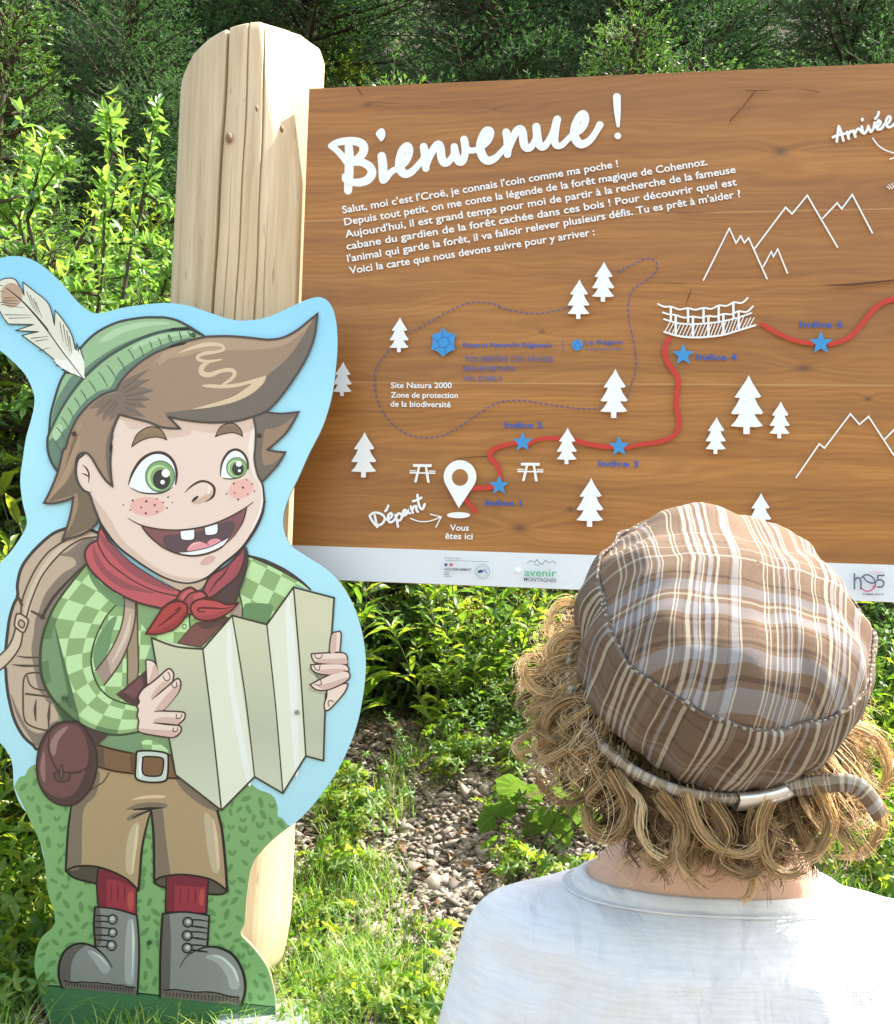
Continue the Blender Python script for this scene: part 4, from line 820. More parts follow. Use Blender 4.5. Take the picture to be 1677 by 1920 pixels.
# head
A.begin('printed_cap')
cpm, cpd, cpl = ink(150, 183, 142), ink(102, 130, 112), ink(172, 202, 164)
CAP = Z1((575, 1115), (640, 1000), (715, 895), (800, 805), (900, 735), (1050, 670), (1250, 635), (1400, 633)) + Z2((50, 262), (150, 285), (250, 335), (330, 385), (400, 430, 1), (200, 480), (0, 560)) + Z1((1350, 950), (1200, 1050), (1080, 1170), (1020, 1265), (900, 1310), (780, 1400), (680, 1520), (620, 1650), (570, 1800)) + Z3((340, 240), (280, 480, 1), (210, 370), (172, 240), (172, 120)) + Z1((435, 1640), (450, 1480), (485, 1340), (530, 1200))
A.fill(CAP, cpm)
A.fill(Z1((750, 1080), (900, 960), (1100, 850), (1300, 780), (1500, 730), (1650, 715), (1600, 680), (1677, 740), (1450, 765), (1250, 815), (1050, 915), (900, 1015), (760, 1140)), cpd)
A.fill(Z1((455, 1560), (490, 1380), (560, 1250), (640, 1140), (740, 1150), (640, 1270), (560, 1400), (475, 1560)), cpd)
A.fill(Z1((1677, 850), (1500, 890), (1350, 950), (1200, 1050), (1080, 1170), (1020, 1265), (900, 1310), (780, 1400), (680, 1520), (620, 1650), (570, 1800), (545, 1863), (500, 1840), (430, 1740), (470, 1700), (570, 1640), (640, 1500), (750, 1360), (880, 1270), (970, 1240), (1050, 1100), (1200, 990), (1400, 880), (1560, 830), (1677, 810)) , cpd)
A.fill(Z3((175, 160), (300, 60), (400, 20), (340, 240), (280, 470), (210, 370), (175, 250)), cpd)
A.fill(Z1((880, 830), (1000, 740), (1200, 680), (1400, 670), (1500, 690), (1300, 710), (1100, 760), (940, 840)), cpl); A.fill(Z1((1170, 880), (1350, 800), (1550, 760), (1677, 750), (1677, 780), (1500, 800), (1300, 860), (1180, 910)), cpl); A.fill(Z1((465, 1640), (520, 1560), (555, 1620), (490, 1710)), cpl)
A.line(Z1((440, 1640), (490, 1530), (560, 1400), (650, 1265), (755, 1140), (900, 1010), (1050, 910), (1250, 810), (1450, 750), (1660, 728)) + Z2((100, 365), (250, 360), (350, 405)), [4, 6, 6, 5], ink(66, 82, 74))
for a, b in (((470, 1690), (540, 1815)), ((500, 1590), (575, 1695)), ((545, 1505), (605, 1600)), ((595, 1420), (645, 1505)), ((655, 1335), (705, 1420)), ((710, 1265), (765, 1360)), ((780, 1185), (850, 1290)), ((868, 1110), (945, 1238)), ((940, 1050), (1020, 1170)), ((1030, 980), (1105, 1105)), ((1125, 910), (1180, 1008)), ((1220, 880), (1258, 970)), ((1310, 840), (1335, 915)), ((1385, 810), (1415, 885)), ((1480, 785), (1510, 860)), ((1570, 765), (1590, 835)), ((1645, 755), (1665, 800))):
    A.line(Z1(a, ((a[0] + b[0]) / 2 + 4, (a[1] + b[1]) / 2 - 4), b), [1.6, 2.2, 1.2], ink(74, 96, 72))
for a, b in (((75, 415), (92, 470)), ((175, 390), (188, 445)), ((250, 385), (285, 420))): A.line(Z2(a, b), 2, ink(74, 96, 72))
A.line(CAP, 4.6, ink(62, 66, 66), closed=True)
A.begin('printed_feather')
FE = Z1((0, 318), (60, 292), (130, 297), (165, 340), (218, 440, 1), (205, 325, 1), (300, 400), (430, 515), (482, 700, 1), (487, 570, 1), (560, 660), (630, 780), (660, 900), (668, 960, 1), (677, 860, 1), (690, 925, 1), (702, 890, 1), (735, 1000), (744, 1120, 1), (738, 1163, 1), (650, 1130), (565, 1115, 1), (640, 1108, 1), (545, 1090, 1), (610, 1078, 1), (495, 1050, 1), (555, 1030, 1), (478, 1022, 1), (520, 1010, 1), (480, 1000), (380, 920), (200, 790, 1), (345, 757, 1), (140, 748, 1), (302, 695, 1), (80, 690, 1), (40, 640), (0, 570), (-60, 500), (-60, 400))
A.shape(FE, ink(218, 216, 202), ink(52, 50, 48), 2.0)
A.fill(Z1(*ell(108, 440, 95, 108)), ink(184, 154, 132), smooth=False)
A.fill(Z1((650, 900, 1), (735, 1000), (744, 1120, 1), (738, 1163, 1), (560, 1080), (480, 1000), (600, 1000)), ink(236, 234, 228))
A.line(Z1((60, 375), (200, 490), (380, 690), (560, 930), (738, 1160)), [1.5, 3, 4, 5, 5], ink(62, 56, 50)); A.line(Z1((430, 745), (560, 920), (740, 1155)), [1, 3, 4], ink(238, 236, 228))
for a, b in (((240, 410), (300, 560)), ((270, 440), (325, 590)), ((300, 470), (345, 610)), ((320, 500), (375, 640)), ((530, 680), (560, 850)), ((560, 700), (590, 890)), ((590, 750), (615, 930)), ((610, 800), (635, 950)), ((50, 610), (275, 612)), ((85, 640), (280, 635)), ((20, 520), (220, 550)), ((0, 500), (160, 515)), ((30, 490), (155, 487)), ((50, 465), (140, 462)), ((280, 815), (430, 798)), ((320, 840), (430, 822)), ((350, 925), (440, 895)), ((0, 350), (40, 360)), ((0, 400), (45, 410))):
    A.line(Z1(a, b), [1.6, 1.2, .6], ink(70, 66, 60))
A.begin('printed_neckerchief')
sc1, sc2, sc3 = ink(188, 90, 98), ink(150, 80, 88), ink(84, 62, 62)
A.fill(Z6((720, 470, 1), (1180, 500, 1), (1080, 600, 1), (930, 600, 1)), ink(196, 172, 150))
A.shape(Z6((232, 30, 1), (212, 100), (205, 150), (140, 190), (100, 250), (104, 330), (160, 430), (300, 560), (450, 650), (600, 710), (770, 748, 1), (830, 700), (900, 660), (932, 600, 1), (800, 545), (650, 455), (480, 340), (330, 190)), sc1, ink(70, 52, 50), 4)
A.fill(Z6((225, 90, 1), (330, 190), (480, 340), (650, 455), (800, 545), (900, 590), (830, 590), (650, 530), (470, 420), (330, 280), (240, 170)), sc2)
A.fill(Z6((170, 190), (195, 260), (280, 400), (420, 500), (560, 560), (720, 620), (560, 600), (400, 560), (250, 440), (170, 300)), sc2)
A.line(Z6((205, 150), (225, 220), (300, 340), (420, 440), (560, 530), (720, 600), (900, 640)), [3, 3, 2.5, 2.5, 3], ink(84, 52, 52)); 
A.fill(Z6((1500, 230), (1512, 300), (1490, 430), (1442, 600), (1402, 715, 1), (1260, 680, 1), (1180, 660, 1), (1280, 600), (1400, 480), (1470, 350)), sc3)
A.shape(Z6((1125, 590, 1), (1190, 470), (1330, 380), (1450, 262), (1482, 215, 1), (1480, 320), (1430, 460), (1320, 560), (1200, 650), (1150, 640)), ink(166, 80, 90), ink(70, 50, 48), 4)
A.fill(Z6((1450, 290), (1478, 230), (1475, 330), (1420, 460), (1320, 545), (1400, 430)), sc2)
A.line(Z6((1180, 610), (1240, 520), (1300, 460), (1350, 385)), [1, 4, 2], ink(84, 48, 52)); A.line(Z6((1500, 215), (1512, 300), (1490, 430), (1450, 560), (1400, 715)), [3, 6, 6, 3], K_LINE)
A.shape(Z6((985, 800, 1), (905, 680), (915, 625), (960, 585), (1020, 565), (1070, 592), (1120, 600), (1160, 640), (1110, 665), (1035, 710), (1020, 800, 1)), ink(160, 76, 80), ink(78, 46, 40), 4)
A.fill(Z6((935, 640), (990, 590), (1040, 590), (1000, 640), (950, 680)), ink(196, 100, 104)); A.line(Z6((960, 680), (1010, 620), (1080, 600)), 3, ink(78, 46, 40)); A.fill(Z6((1040, 640), (1100, 610), (1140, 640), (1060, 670)), ink(190, 94, 100))
A.shape(Z6((632, 965, 1), (680, 890), (780, 745), (870, 690), (950, 692), (992, 740), (965, 830), (880, 920), (780, 960), (700, 972)), ink(172, 68, 70), ink(86, 40, 32), 4)
A.shape(Z6((1018, 750), (1045, 695), (1120, 665), (1250, 682), (1340, 715), (1432, 700, 1), (1350, 780), (1250, 835), (1150, 850), (1060, 830)), ink(184, 80, 84), ink(86, 44, 38), 4)
A.fill(Z6((640, 962), (760, 930), (900, 850), (965, 770), (950, 840), (870, 920), (760, 962)), ink(146, 58, 60)); A.fill(Z6((1060, 810), (1200, 800), (1340, 750), (1400, 725), (1330, 790), (1200, 842), (1100, 840)), ink(160, 70, 76))
A.line(Z6((735, 910), (850, 820), (920, 760), (925, 740), (880, 770)), [1, 4, 3, 2], ink(96, 36, 34)); A.line(Z6((1145, 780), (1085, 770), (1095, 745), (1200, 745), (1300, 750), (1380, 735)), [2, 4, 3, 1], ink(96, 40, 40))
A.begin('printed_face')
FACE = ZP((200, 775), (330, 770), (476, 778)) + Z2((840, 1250), (835, 1400), (830, 1500), (860, 1640), (900, 1720), (915, 1863)) + Z4((1535, 850), (1500, 950), (1400, 1150), (1300, 1280), (1100, 1450), (960, 1570), (850, 1615), (720, 1632), (560, 1600), (400, 1530), (200, 1400), (0, 1240)) + Z3((740, 1030), (690, 920), (650, 820), (610, 700), (560, 685), (520, 640), (488, 560), (478, 450), (500, 350), (560, 298)) + ZP((185, 820),)
A.fill(FACE, skn)
A.fill(Z4((1440, 0), (1380, 200), (1420, 480), (1510, 650), (1500, 850), (1400, 1100), (1440, 1080), (1530, 850), (1540, 700), (1480, 560), (1430, 380), (1450, 100)), ink(242, 228, 220))
A.fill(Z3((610, 700), (650, 820), (740, 1030)) + Z4((0, 1240), (200, 1400), (400, 1530), (560, 1600), (720, 1632), (850, 1615), (940, 1580), (800, 1590), (600, 1560), (420, 1480), (220, 1330), (60, 1180), (-60, 980), (-150, 850)), ink(214, 186, 172))
A.fill(ZP((205, 778), (330, 770), (476, 782)) + Z4((1400, 40), (1250, 70), (1000, 70), (790, 40), (770, 90), (600, 118), (500, 110), (380, 0), (160, 30), (60, -60)), ink(218, 190, 176))
A.line(Z2((825, 1120), (840, 1250), (835, 1400), (830, 1500), (860, 1640), (900, 1720), (915, 1863)) + Z4((1545, 790), (1520, 920), (1440, 1090), (1300, 1285), (1100, 1450), (960, 1570), (850, 1622), (720, 1640), (560, 1605), (400, 1530), (200, 1400), (0, 1240)) + Z3((740, 1030), (690, 920), (650, 820), (610, 700)), [4, 3.6, 3.6, 6, 4, 3, 4, 4, 3.6], ink(58, 48, 50))
A.line(Z3((635, 685), (590, 685), (530, 640), (488, 560), (475, 450), (495, 350), (560, 290)), [1, 2.6, 2.6, 2.6], H_LINE)
A.line(Z3((538, 402), (580, 440), (605, 500), (603, 590)), [1, 3.4, 3, 1], H_LINE); A.line(Z3((532, 492), (570, 505), (600, 525)), [1, 3, 2], H_LINE)
for (cx, cy, rx, ry, rot, mm) in ((322, 838, 180, 102, 0, ink(230, 178, 170)), (1300, 655, 135, 98, -22, ink(233, 180, 172)), (955, 1405, 86, 40, -25, ink(210, 172, 160))): A.fill(Z4(*ell(cx, cy, rx, ry, rot)), mm, smooth=False)
A.z += A.step; zf = A.z
for x, y, r in ((168, 775, 11), (311, 784, 13), (421, 757, 8), (538, 739, 10), (399, 823, 12), (488, 796, 9), (582, 796, 7), (258, 846, 10), (70, 820, 8), (142, 874, 9), (527, 853, 10), (422, 893, 10), (306, 909, 12), (1226, 598, 11), (1360, 558, 8), (1418, 602, 9), (1322, 640, 12), (1441, 679, 9), (1150, 706, 9), (1233, 697, 9), (1373, 709, 8), (1272, 765, 11)): A.fill(Z4(*ell(x, y, r, r, 0, 10)), ink(84, 50, 44), smooth=False, z=zf)
A.line(Z4((712, 693), (790, 620), (880, 575), (960, 585), (1020, 640), (1015, 720), (970, 765), (925, 788)), [1, 3.4, 4.5, 4, 5, 4.5, 1], H_LINE)
A.fill(Z4((790, 800), (860, 760), (960, 690), (1000, 660), (985, 740), (925, 785), (860, 812)), ink(208, 176, 160)); A.fill(Z4((785, 795), (800, 755), (845, 725), (858, 740), (830, 770)), H_LINE)
A.fill(Z4((955, 620), (985, 650), (975, 700), (945, 710), (965, 660)), ink(246, 232, 222))
for EW, IR, PU, HLs, SKF, LD in (
    (((130, 620, 1), (180, 480), (260, 360), (360, 298), (450, 287), (540, 330), (605, 430), (618, 520), (612, 600), (560, 655), (480, 692), (380, 702), (250, 682)), (456, 524, 158, 168), (470, 556, 92, 104), ((515, 490, 43), (482, 583, 23)), ((630, 560), (612, 600), (560, 655), (480, 692), (500, 712), (640, 700)),
     ((((125, 610), (170, 480), (260, 350), (380, 280), (500, 285), (590, 360), (628, 480), (618, 605)), [1.5, 5, 6, 5, 6, 5, 5, 3]), (((145, 645), (250, 690), (380, 704), (500, 688), (590, 635)), [1, 3, 3, 1]))),
    (((1090, 522, 1), (1105, 400), (1150, 300), (1220, 258), (1290, 275), (1350, 335), (1374, 420), (1355, 480), (1290, 532), (1200, 548)), (1258, 434, 112, 113), (1270, 446, 62, 70), ((1279, 392, 30), (1285, 463, 15)), ((1372, 450), (1355, 482), (1290, 534), (1215, 548), (1260, 570), (1400, 520)),
     ((((1086, 518), (1105, 380), (1170, 275), (1250, 242), (1320, 275), (1368, 360), (1376, 445)), [1.5, 4, 5, 4.5, 4.5, 3]), (((1115, 545), (1200, 549), (1290, 534), (1350, 490)), [1, 2.6, 2, 1])))):
    A.begin('printed_eye')
    A.fill(Z4(*[(p[0] - 10 if p[0] < 600 else p[0], p[1] - 26) + p[2:] for p in EW]), ink(214, 186, 178)); A.fill(Z4(*EW), ink(238, 242, 250))
    cx, cy, rx, ry = IR
    A.fill(Z4(*ell(cx, cy, rx, ry)), ink(78, 104, 76), smooth=False); A.fill(Z4(*ell(cx, cy, rx * .93, ry * .93)), ink(130, 166, 112), smooth=False); A.fill(Z4(*ell(cx - rx * .08, cy + ry * .06, rx * .76, ry * .78)), ink(186, 216, 160), smooth=False); A.fill(Z4(*ell(cx, cy + ry * .08, rx * .66, ry * .68)), ink(136, 168, 112), smooth=False)
    A.fill(Z4(*ell(*PU)), ink(58, 56, 58), smooth=False)
    for cx, cy, r in HLs: A.fill(Z4(*ell(cx, cy, r, r)), ink(252, 253, 254), smooth=False)
    A.fill(Z4(*SKF), skn)
    for k_, (lp, lw_) in enumerate(LD): A.line(Z4(*lp), lw_, ink(70, 50, 50) if k_ == 0 else H_LINE)
A.begin('printed_eyebrow')
A.shape(Z4((160, 212, 1), (210, 90), (300, 20), (390, 5), (470, 40), (525, 138, 1), (440, 113), (350, 118), (250, 152)), ink(146, 122, 96), H_LINE, 2.2); A.begin('printed_eyebrow'); A.shape(Z2((490, 1300, 1), (530, 1220), (600, 1185), (660, 1190), (710, 1240), (725, 1295, 1), (650, 1266), (560, 1276)), ink(142, 120, 98), H_LINE, 2.2)
for i in range(11): A.line(Z4((195 + i * 28, 160 - i * 6 if i < 4 else 118), (225 + i * 26, 95 - 22 * math.sin(i / 3.4))), [.8, .8], ink(112, 90, 70))
for i in range(9): A.line(Z2((525 + i * 20, 1272), (545 + i * 19, 1222 - 16 * math.sin(i / 2.6))), [.8, .8], ink(112, 90, 74))
A.begin('printed_mouth')
MO = Z4((265, 1040, 1), (400, 1070), (600, 1085), (800, 1070), (1000, 1025), (1200, 940), (1362, 852, 1), (1320, 1000), (1230, 1150), (1100, 1262), (950, 1325), (800, 1348), (650, 1332), (500, 1272), (380, 1180), (300, 1095))
A.fill(MO, ink(132, 86, 90))
A.fill(Z4((486, 1190), (520, 1140), (660, 1130), (850, 1105), (1100, 1015), (1190, 985), (1240, 1030), (1205, 1130), (1100, 1215), (900, 1295), (600, 1312), (510, 1255)), ink(94, 74, 80))
A.fill(Z4((740, 1300), (785, 1228), (870, 1205), (935, 1222), (985, 1185), (1045, 1174), (1092, 1200), (1000, 1260), (850, 1300)), ink(226, 152, 160)); A.line(Z4((760, 1270), (810, 1228), (880, 1215)), [1, 3, 1], ink(244, 190, 194)); A.line(Z4((910, 1208), (945, 1225), (960, 1235)), 2, ink(120, 60, 62))
A.fill(Z4((590, 1320, 1), (750, 1312), (950, 1272), (1080, 1215), (1185, 1155, 1), (1110, 1245), (950, 1318), (800, 1345), (680, 1345)), ink(236, 238, 240))
A.line(Z4((590, 1318), (750, 1310), (950, 1270), (1080, 1212), (1185, 1152)), 1.8, K_LINE)
A.shape(Z4((664, 1092, 1), (820, 1074, 1), (815, 1170), (780, 1192), (700, 1190), (672, 1168)), ink(240, 242, 246), K_LINE, 2.2); A.shape(Z4((918, 1055, 1), (1062, 1012, 1), (1060, 1105), (1020, 1135), (940, 1140), (925, 1118)), ink(240, 242, 246), K_LINE, 2.2)
A.line(Z4((120, 960), (250, 1030), (400, 1068), (600, 1085), (800, 1070), (1000, 1025), (1200, 940), (1350, 850), (1430, 790)), [1, 3, 2.6, 3, 3, 1], H_LINE)
A.line(Z4((265, 1040), (300, 1095), (380, 1180), (500, 1272), (650, 1332), (800, 1354), (950, 1330), (1100, 1265), (1180, 1165)), [3, 3, 3.6, 3.6, 1.4], H_LINE); A.line(Z4((1362, 852), (1320, 1000), (1230, 1150)), [2.4, 2.4, 1], H_LINE)
A.begin('printed_hair')
hr, hd, hl, hx = ink(158, 132, 112), ink(116, 104, 96), ink(176, 150, 126), ink(216, 190, 162); HL = ink(78, 68, 66)
BACK = Z2((820, 1128, 1), (920, 1088, 1), (1060, 1100), (1215, 1086, 1), (1120, 1250), (1020, 1350), (942, 1415, 1), (1020, 1430), (1098, 1437, 1), (1030, 1550), (900, 1692, 1), (862, 1640), (830, 1500), (836, 1400), (842, 1250))
A.fill(BACK, hd); A.fill(Z2((920, 1240, 1), (1050, 1210), (1175, 1128, 1), (1080, 1280), (938, 1412, 1), (960, 1432), (1085, 1452, 1), (1000, 1530), (910, 1552, 1), (892, 1450)), ink(152, 126, 104)); A.line(BACK, 4, HL, closed=True)
HAIR = Z2((400, 430, 1), (600, 425), (800, 440), (950, 455), (1080, 437), (1200, 375), (1300, 295), (1380, 230, 1), (1352, 430), (1280, 620), (1150, 830), (1020, 1000), (920, 1085), (800, 1132), (650, 1168), (450, 1178), (250, 1160), (80, 1128, 1), (180, 1230, 1), (80, 1227), (0, 1212)) + Z1((1300, 1545), (1200, 1520), (1050, 1480, 1), (1000, 1600), (980, 1700), (972, 1800)) + Z3((845, 200), (832, 350), (836, 480), (852, 625, 1), (780, 560), (700, 440), (650, 350), (600, 290), (550, 275), (490, 312), (468, 420), (482, 560), (540, 660), (610, 705), (650, 820), (700, 950, 1), (690, 1010), (600, 1092), (480, 1150), (330, 1187, 1), (380, 1050), (420, 900), (445, 742, 1), (350, 780), (220, 806), (138, 800, 1), (200, 680), (280, 480), (340, 240)) + Z1((580, 1780), (620, 1650), (680, 1520), (780, 1400), (900, 1310), (1020, 1268, 1), (1080, 1170), (1200, 1050), (1350, 950), (1500, 890), (1620, 860)) + Z2((100, 515), (220, 475))
A.fill(HAIR, hr)
A.fill(Z2((40, 1092, 1), (270, 1065), (500, 1010), (750, 880), (950, 760), (1130, 600), (1250, 430), (1330, 290), (1380, 230, 1), (1352, 430), (1280, 620), (1150, 830), (1020, 1000), (920, 1085), (800, 1132), (650, 1168), (450, 1178), (250, 1160), (80, 1128, 1)), hd)
A.fill(Z2((0, 680), (100, 615), (300, 570), (500, 552), (800, 545), (1050, 515), (1200, 430), (1340, 290), (1200, 400), (1080, 455), (950, 475), (800, 462), (600, 445), (420, 450), (200, 500), (30, 570)), hl)
A.fill(Z1((1340, 1060), (1420, 1000), (1677, 960), (1677, 900), (1560, 930), (1400, 990)), hl)
A.line(Z2((175, 570), (250, 540), (350, 510), (450, 495), (540, 505), (562, 540), (500, 562), (400, 575), (338, 600), (345, 630), (430, 645), (545, 628)), [1, 5, 7, 8, 7, 5, 5, 7, 6, 6, 5, 2], hx, dz=2e-6)
A.line(Z2((440, 648), (375, 690), (372, 745), (440, 762), (540, 728), (630, 722), (658, 755), (620, 805), (545, 852)), [4, 9, 10, 9, 7, 8, 7, 6, 3], hx, dz=2e-6)
A.fill(Z2((368, 856), (440, 845), (560, 848), (700, 832), (840, 795), (935, 768, 1), (905, 840), (800, 930), (650, 1000), (450, 1045), (270, 1066, 1), (450, 1015), (620, 960), (740, 890), (800, 840), (680, 868), (560, 880), (440, 875)), hx)
A.fill(Z3((470, 20), (540, -20), (430, 240), (330, 520), (200, 740), (290, 700), (380, 560), (440, 400), (520, 180), (500, 100)), ink(168, 140, 116)); 
A.fill(Z3((350, 600), (430, 480), (480, 330), (470, 420), (482, 560), (540, 660), (610, 705), (650, 820), (700, 950), (640, 1040), (480, 1120), (340, 1175), (440, 1000), (490, 720), (440, 720), (300, 760), (190, 780)), ink(118, 102, 86))
A.fill(Z3((445, 730), (485, 710), (490, 850), (420, 1040), (360, 1130), (400, 980)), ink(158, 132, 106))
A.fill(Z1((1020, 1290, 1), (1100, 1180), (1312, 1083, 1), (1200, 1180, 1), (1325, 1172, 1), (1220, 1235, 1), (1355, 1270, 1), (1250, 1310, 1), (1325, 1352, 1), (1230, 1370, 1), (1292, 1420, 1), (1180, 1420, 1), (1282, 1503, 1), (1150, 1490), (1050, 1478, 1), (955, 1542, 1), (985, 1465, 1), (895, 1545, 1), (925, 1455, 1), (835, 1502, 1), (890, 1420, 1), (785, 1430, 1), (900, 1330)), ink(124, 108, 98))
for a, b in (((1080, 1260), (1290, 1100)), ((1100, 1290), (1300, 1180)), ((1110, 1320), (1330, 1275)), ((1110, 1350), (1300, 1352)), ((1110, 1380), (1270, 1415)), ((1100, 1420), (1230, 1480)), ((1030, 1380), (960, 1500)), ((1010, 1370), (900, 1500)), ((990, 1350), (850, 1460))): A.line(Z1(a, b), [2.4, 1.6, .6], ink(100, 86, 78))
A.line(Z1((1030, 1510), (960, 1700), (945, 1863)), [5, 7, 6], hd); A.line(Z3((845, 100), (810, 300), (815, 480), (840, 590)), [7, 7, 6, 2], hd)
A.line(HAIR, 4.2, HL, closed=True)
A.flush()
# screws that hold the board to its frame
for px, py, c in ((141, 814, (118, 90, 66)), (364, 629, (98, 138, 92)), (487, 817, (100, 88, 76)), (122, 1308, (92, 132, 84)), (558, 1335, (206, 206, 188)), (282, 1765, (74, 112, 66))):
    u, v = A.uv(px, py); V = []; Fc = []
    prof = [(0.0062, 0.0), (0.0058, .0016), (0.0042, .0026), (0.0026, .0028), (0.0022, .0012), (0.0004, .0012)]
    for r_, h_ in prof: V += [(u + r_ * math.cos(a), v + r_ * math.sin(a), A.z + h_) for a in [2 * math.pi * k / 12 for k in range(12)]]
    for i in range(len(prof) - 1): Fc += [(i * 12 + k, i * 12 + (k + 1) % 12, (i + 1) * 12 + (k + 1) % 12, (i + 1) * 12 + k) for k in range(12)]
    Fc.append(tuple(range((len(prof) - 1) * 12, len(prof) * 12)))
    mesh_obj('screw', V, Fc, [ink(*[int(q * .72) for q in c], rough=.3)], cut, smooth=True)

# ---------------------------------------------------------------- vegetation
def proj(p):
    d = Vector(p) - CAM_LOC; z = d.dot(cF)
    return (838.5 + d.dot(cR) / z * F_PX, 960 - d.dot(cU) / z * F_PX, z)
def nrmz(a): return a / (np.linalg.norm(a, axis=-1, keepdims=True) + 1e-9)
class Bag:
    """collects triangles of leaves or stems as numpy arrays"""
    def __init__(s): s.V, s.F, s.T, s.n = [], [], [], 0
    def add(s, V, F, T): s.V.append(V); s.F.append(F + s.n); s.T.append(T); s.n += len(V)
    def leaves(s, P, D, N, L, W, bend=.25, fold=.18, tint=None, r=rng, simple=False):
        n = len(P); D = nrmz(D); S_ = nrmz(np.cross(D, N)); N = np.cross(S_, D)
        L = np.broadcast_to(L, n)[:, None]; W = np.broadcast_to(W, n)[:, None]
        if tint is None: tint = r.random(n)
        if simple:
            prof = [(0, 0, 0), (.48, .5, fold), (1, 0, -bend), (.48, -.5, fold)]; tri = [(0, 1, 2), (0, 2, 3)]
        else:
            prof = [(0, 0, 0), (.3, .42, fold * .8), (.32, 0, .03), (.3, -.42, fold * .8), (.66, .40, fold * .7 - bend * .35), (.68, 0, -bend * .40), (.66, -.40, fold * .7 - bend * .35), (1, 0, -bend)]
            tri = [(0, 2, 1), (0, 3, 2), (1, 2, 5), (1, 5, 4), (2, 3, 6), (2, 6, 5), (4, 5, 7), (5, 6, 7)]
        k = len(prof)
        V = np.stack([P + D * L * a + S_ * W * b + N * (W * c if c > 0 else L * c) for a, b, c in prof], 1).reshape(-1, 3)
        F = (np.arange(n)[:, None, None] * k + np.array(tri)[None]).reshape(-1, 3)
        s.add(V, F, np.repeat(tint, k))
    def tube(s, P, r0, r1, k=4, t=.5):
        P = np.asarray(P, float); m = len(P); D = nrmz(np.gradient(P, axis=0)); ref = np.where(np.abs(D[:, 2:3]) > .9, np.array([[1., 0, 0]]), np.array([[0, 0, 1.]]))
        A_ = nrmz(np.cross(D, ref)); B_ = np.cross(D, A_); rr_ = np.linspace(r0, r1, m)[:, None]
        V = np.stack([P + (A_ * math.cos(q) + B_ * math.sin(q)) * rr_ for q in [2 * math.pi * i / k for i in range(k)]], 1).reshape(-1, 3)
        F = []
        for i in range(m - 1):
            for j in range(k):
                a, b = i * k + j, i * k + (j + 1) % k; F += [(a, b, b + k), (a, b + k, a + k)]
        s.add(V, np.array(F), np.full(len(V), t))
    def obj(s, name, mat, parent=None, smooth=False):
        return fast_obj(name, np.concatenate(s.V), np.concatenate(s.F), [mat], parent, smooth, {'tint': np.concatenate(s.T)})
def leaf_mat(name, stops, tr, rough=.42, spec=.45, tw=.42):
    t = NT(name); at = t.n('ShaderNodeAttribute', attribute_name='tint').outputs['Fac']; oi = t.n('ShaderNodeObjectInfo').outputs['Random']
    f = t.math('ADD', t.math('MULTIPLY', at, .8), t.math('MULTIPLY', oi, .2))
    c = t.ramp(f, [(i / (len(stops) - 1), q) for i, q in enumerate(stops)])
    b = t.bsdf(c, rough, spec=spec)
    cc = t.mix(1.0, c, tr, 'MULTIPLY')
    tl = t.n('ShaderNodeBsdfTranslucent', {'Color': cc}).outputs[0]
    mx = t.n('ShaderNodeMixShader', {0: tw}); t.t.links.new(b, mx.inputs[1]); t.t.links.new(tl, mx.inputs[2])
    return t.out(mx.outputs[0])
M_LEAF = leaf_mat('fresh leaf', [(00.038, 00.090, 00.016), (00.067, 00.140, 00.022), (00.106, 00.185, 00.029), (00.179, 00.246, 00.039), (.190, .200, .040)], (3.4, 3.2, 1.3))
M_DARK = leaf_mat('dark leaf', [(00.036, 00.083, 00.030), (00.060, 00.131, 00.042), (00.092, 00.177, 00.051), (00.142, 00.224, 00.068)], (2.4, 2.4, 1.3), tw=.35)
M_WIL = leaf_mat('willow leaf', [(0.072, 0.152, 0.048), (0.120, 0.232, 0.056), (0.176, 0.304, 0.080), (0.320, 0.416, 0.096)], (2.6, 2.6, 1.3), rough=.34, spec=.7, tw=.38)
M_NEED = leaf_mat('spruce needle', [(0.030, 0.075, 0.027), (0.068, 0.150, 0.036), (0.135, 0.255, 0.053), (0.240, 0.375, 0.075)], (2.0, 2.2, 1.0), rough=.45, tw=.25)
M_NEEDD = leaf_mat('dark spruce needle', [(000.031, 000.074, 000.035), (000.050, 000.113, 000.048), (000.079, 000.156, 000.060), (000.127, 000.206, 000.071)], (1.8, 2.0, 1.2), rough=.6, spec=.25, tw=.3)
M_GRASS = leaf_mat('grass blade', [(0.072, 0.152, 0.026), (0.109, 0.217, 0.036), (0.174, 0.290, 0.051), (0.348, 0.348, 0.145)], (2.6, 2.6, 1.4), rough=.4, tw=.4)
M_STEM = leaf_mat('green stem', [(.06, .08, .03), (.10, .11, .05)], (1, 1, 1), tw=.1)
M_BARK = leaf_mat('grey bark', [(.06, .045, .032), (.11, .085, .06)], (1, 1, 1), rough=.85, spec=.2, tw=.0)
M_YEL = leaf_mat('yellow floret', [(.35, .28, .03), (.55, .45, .06)], (1.2, 1.2, .6))

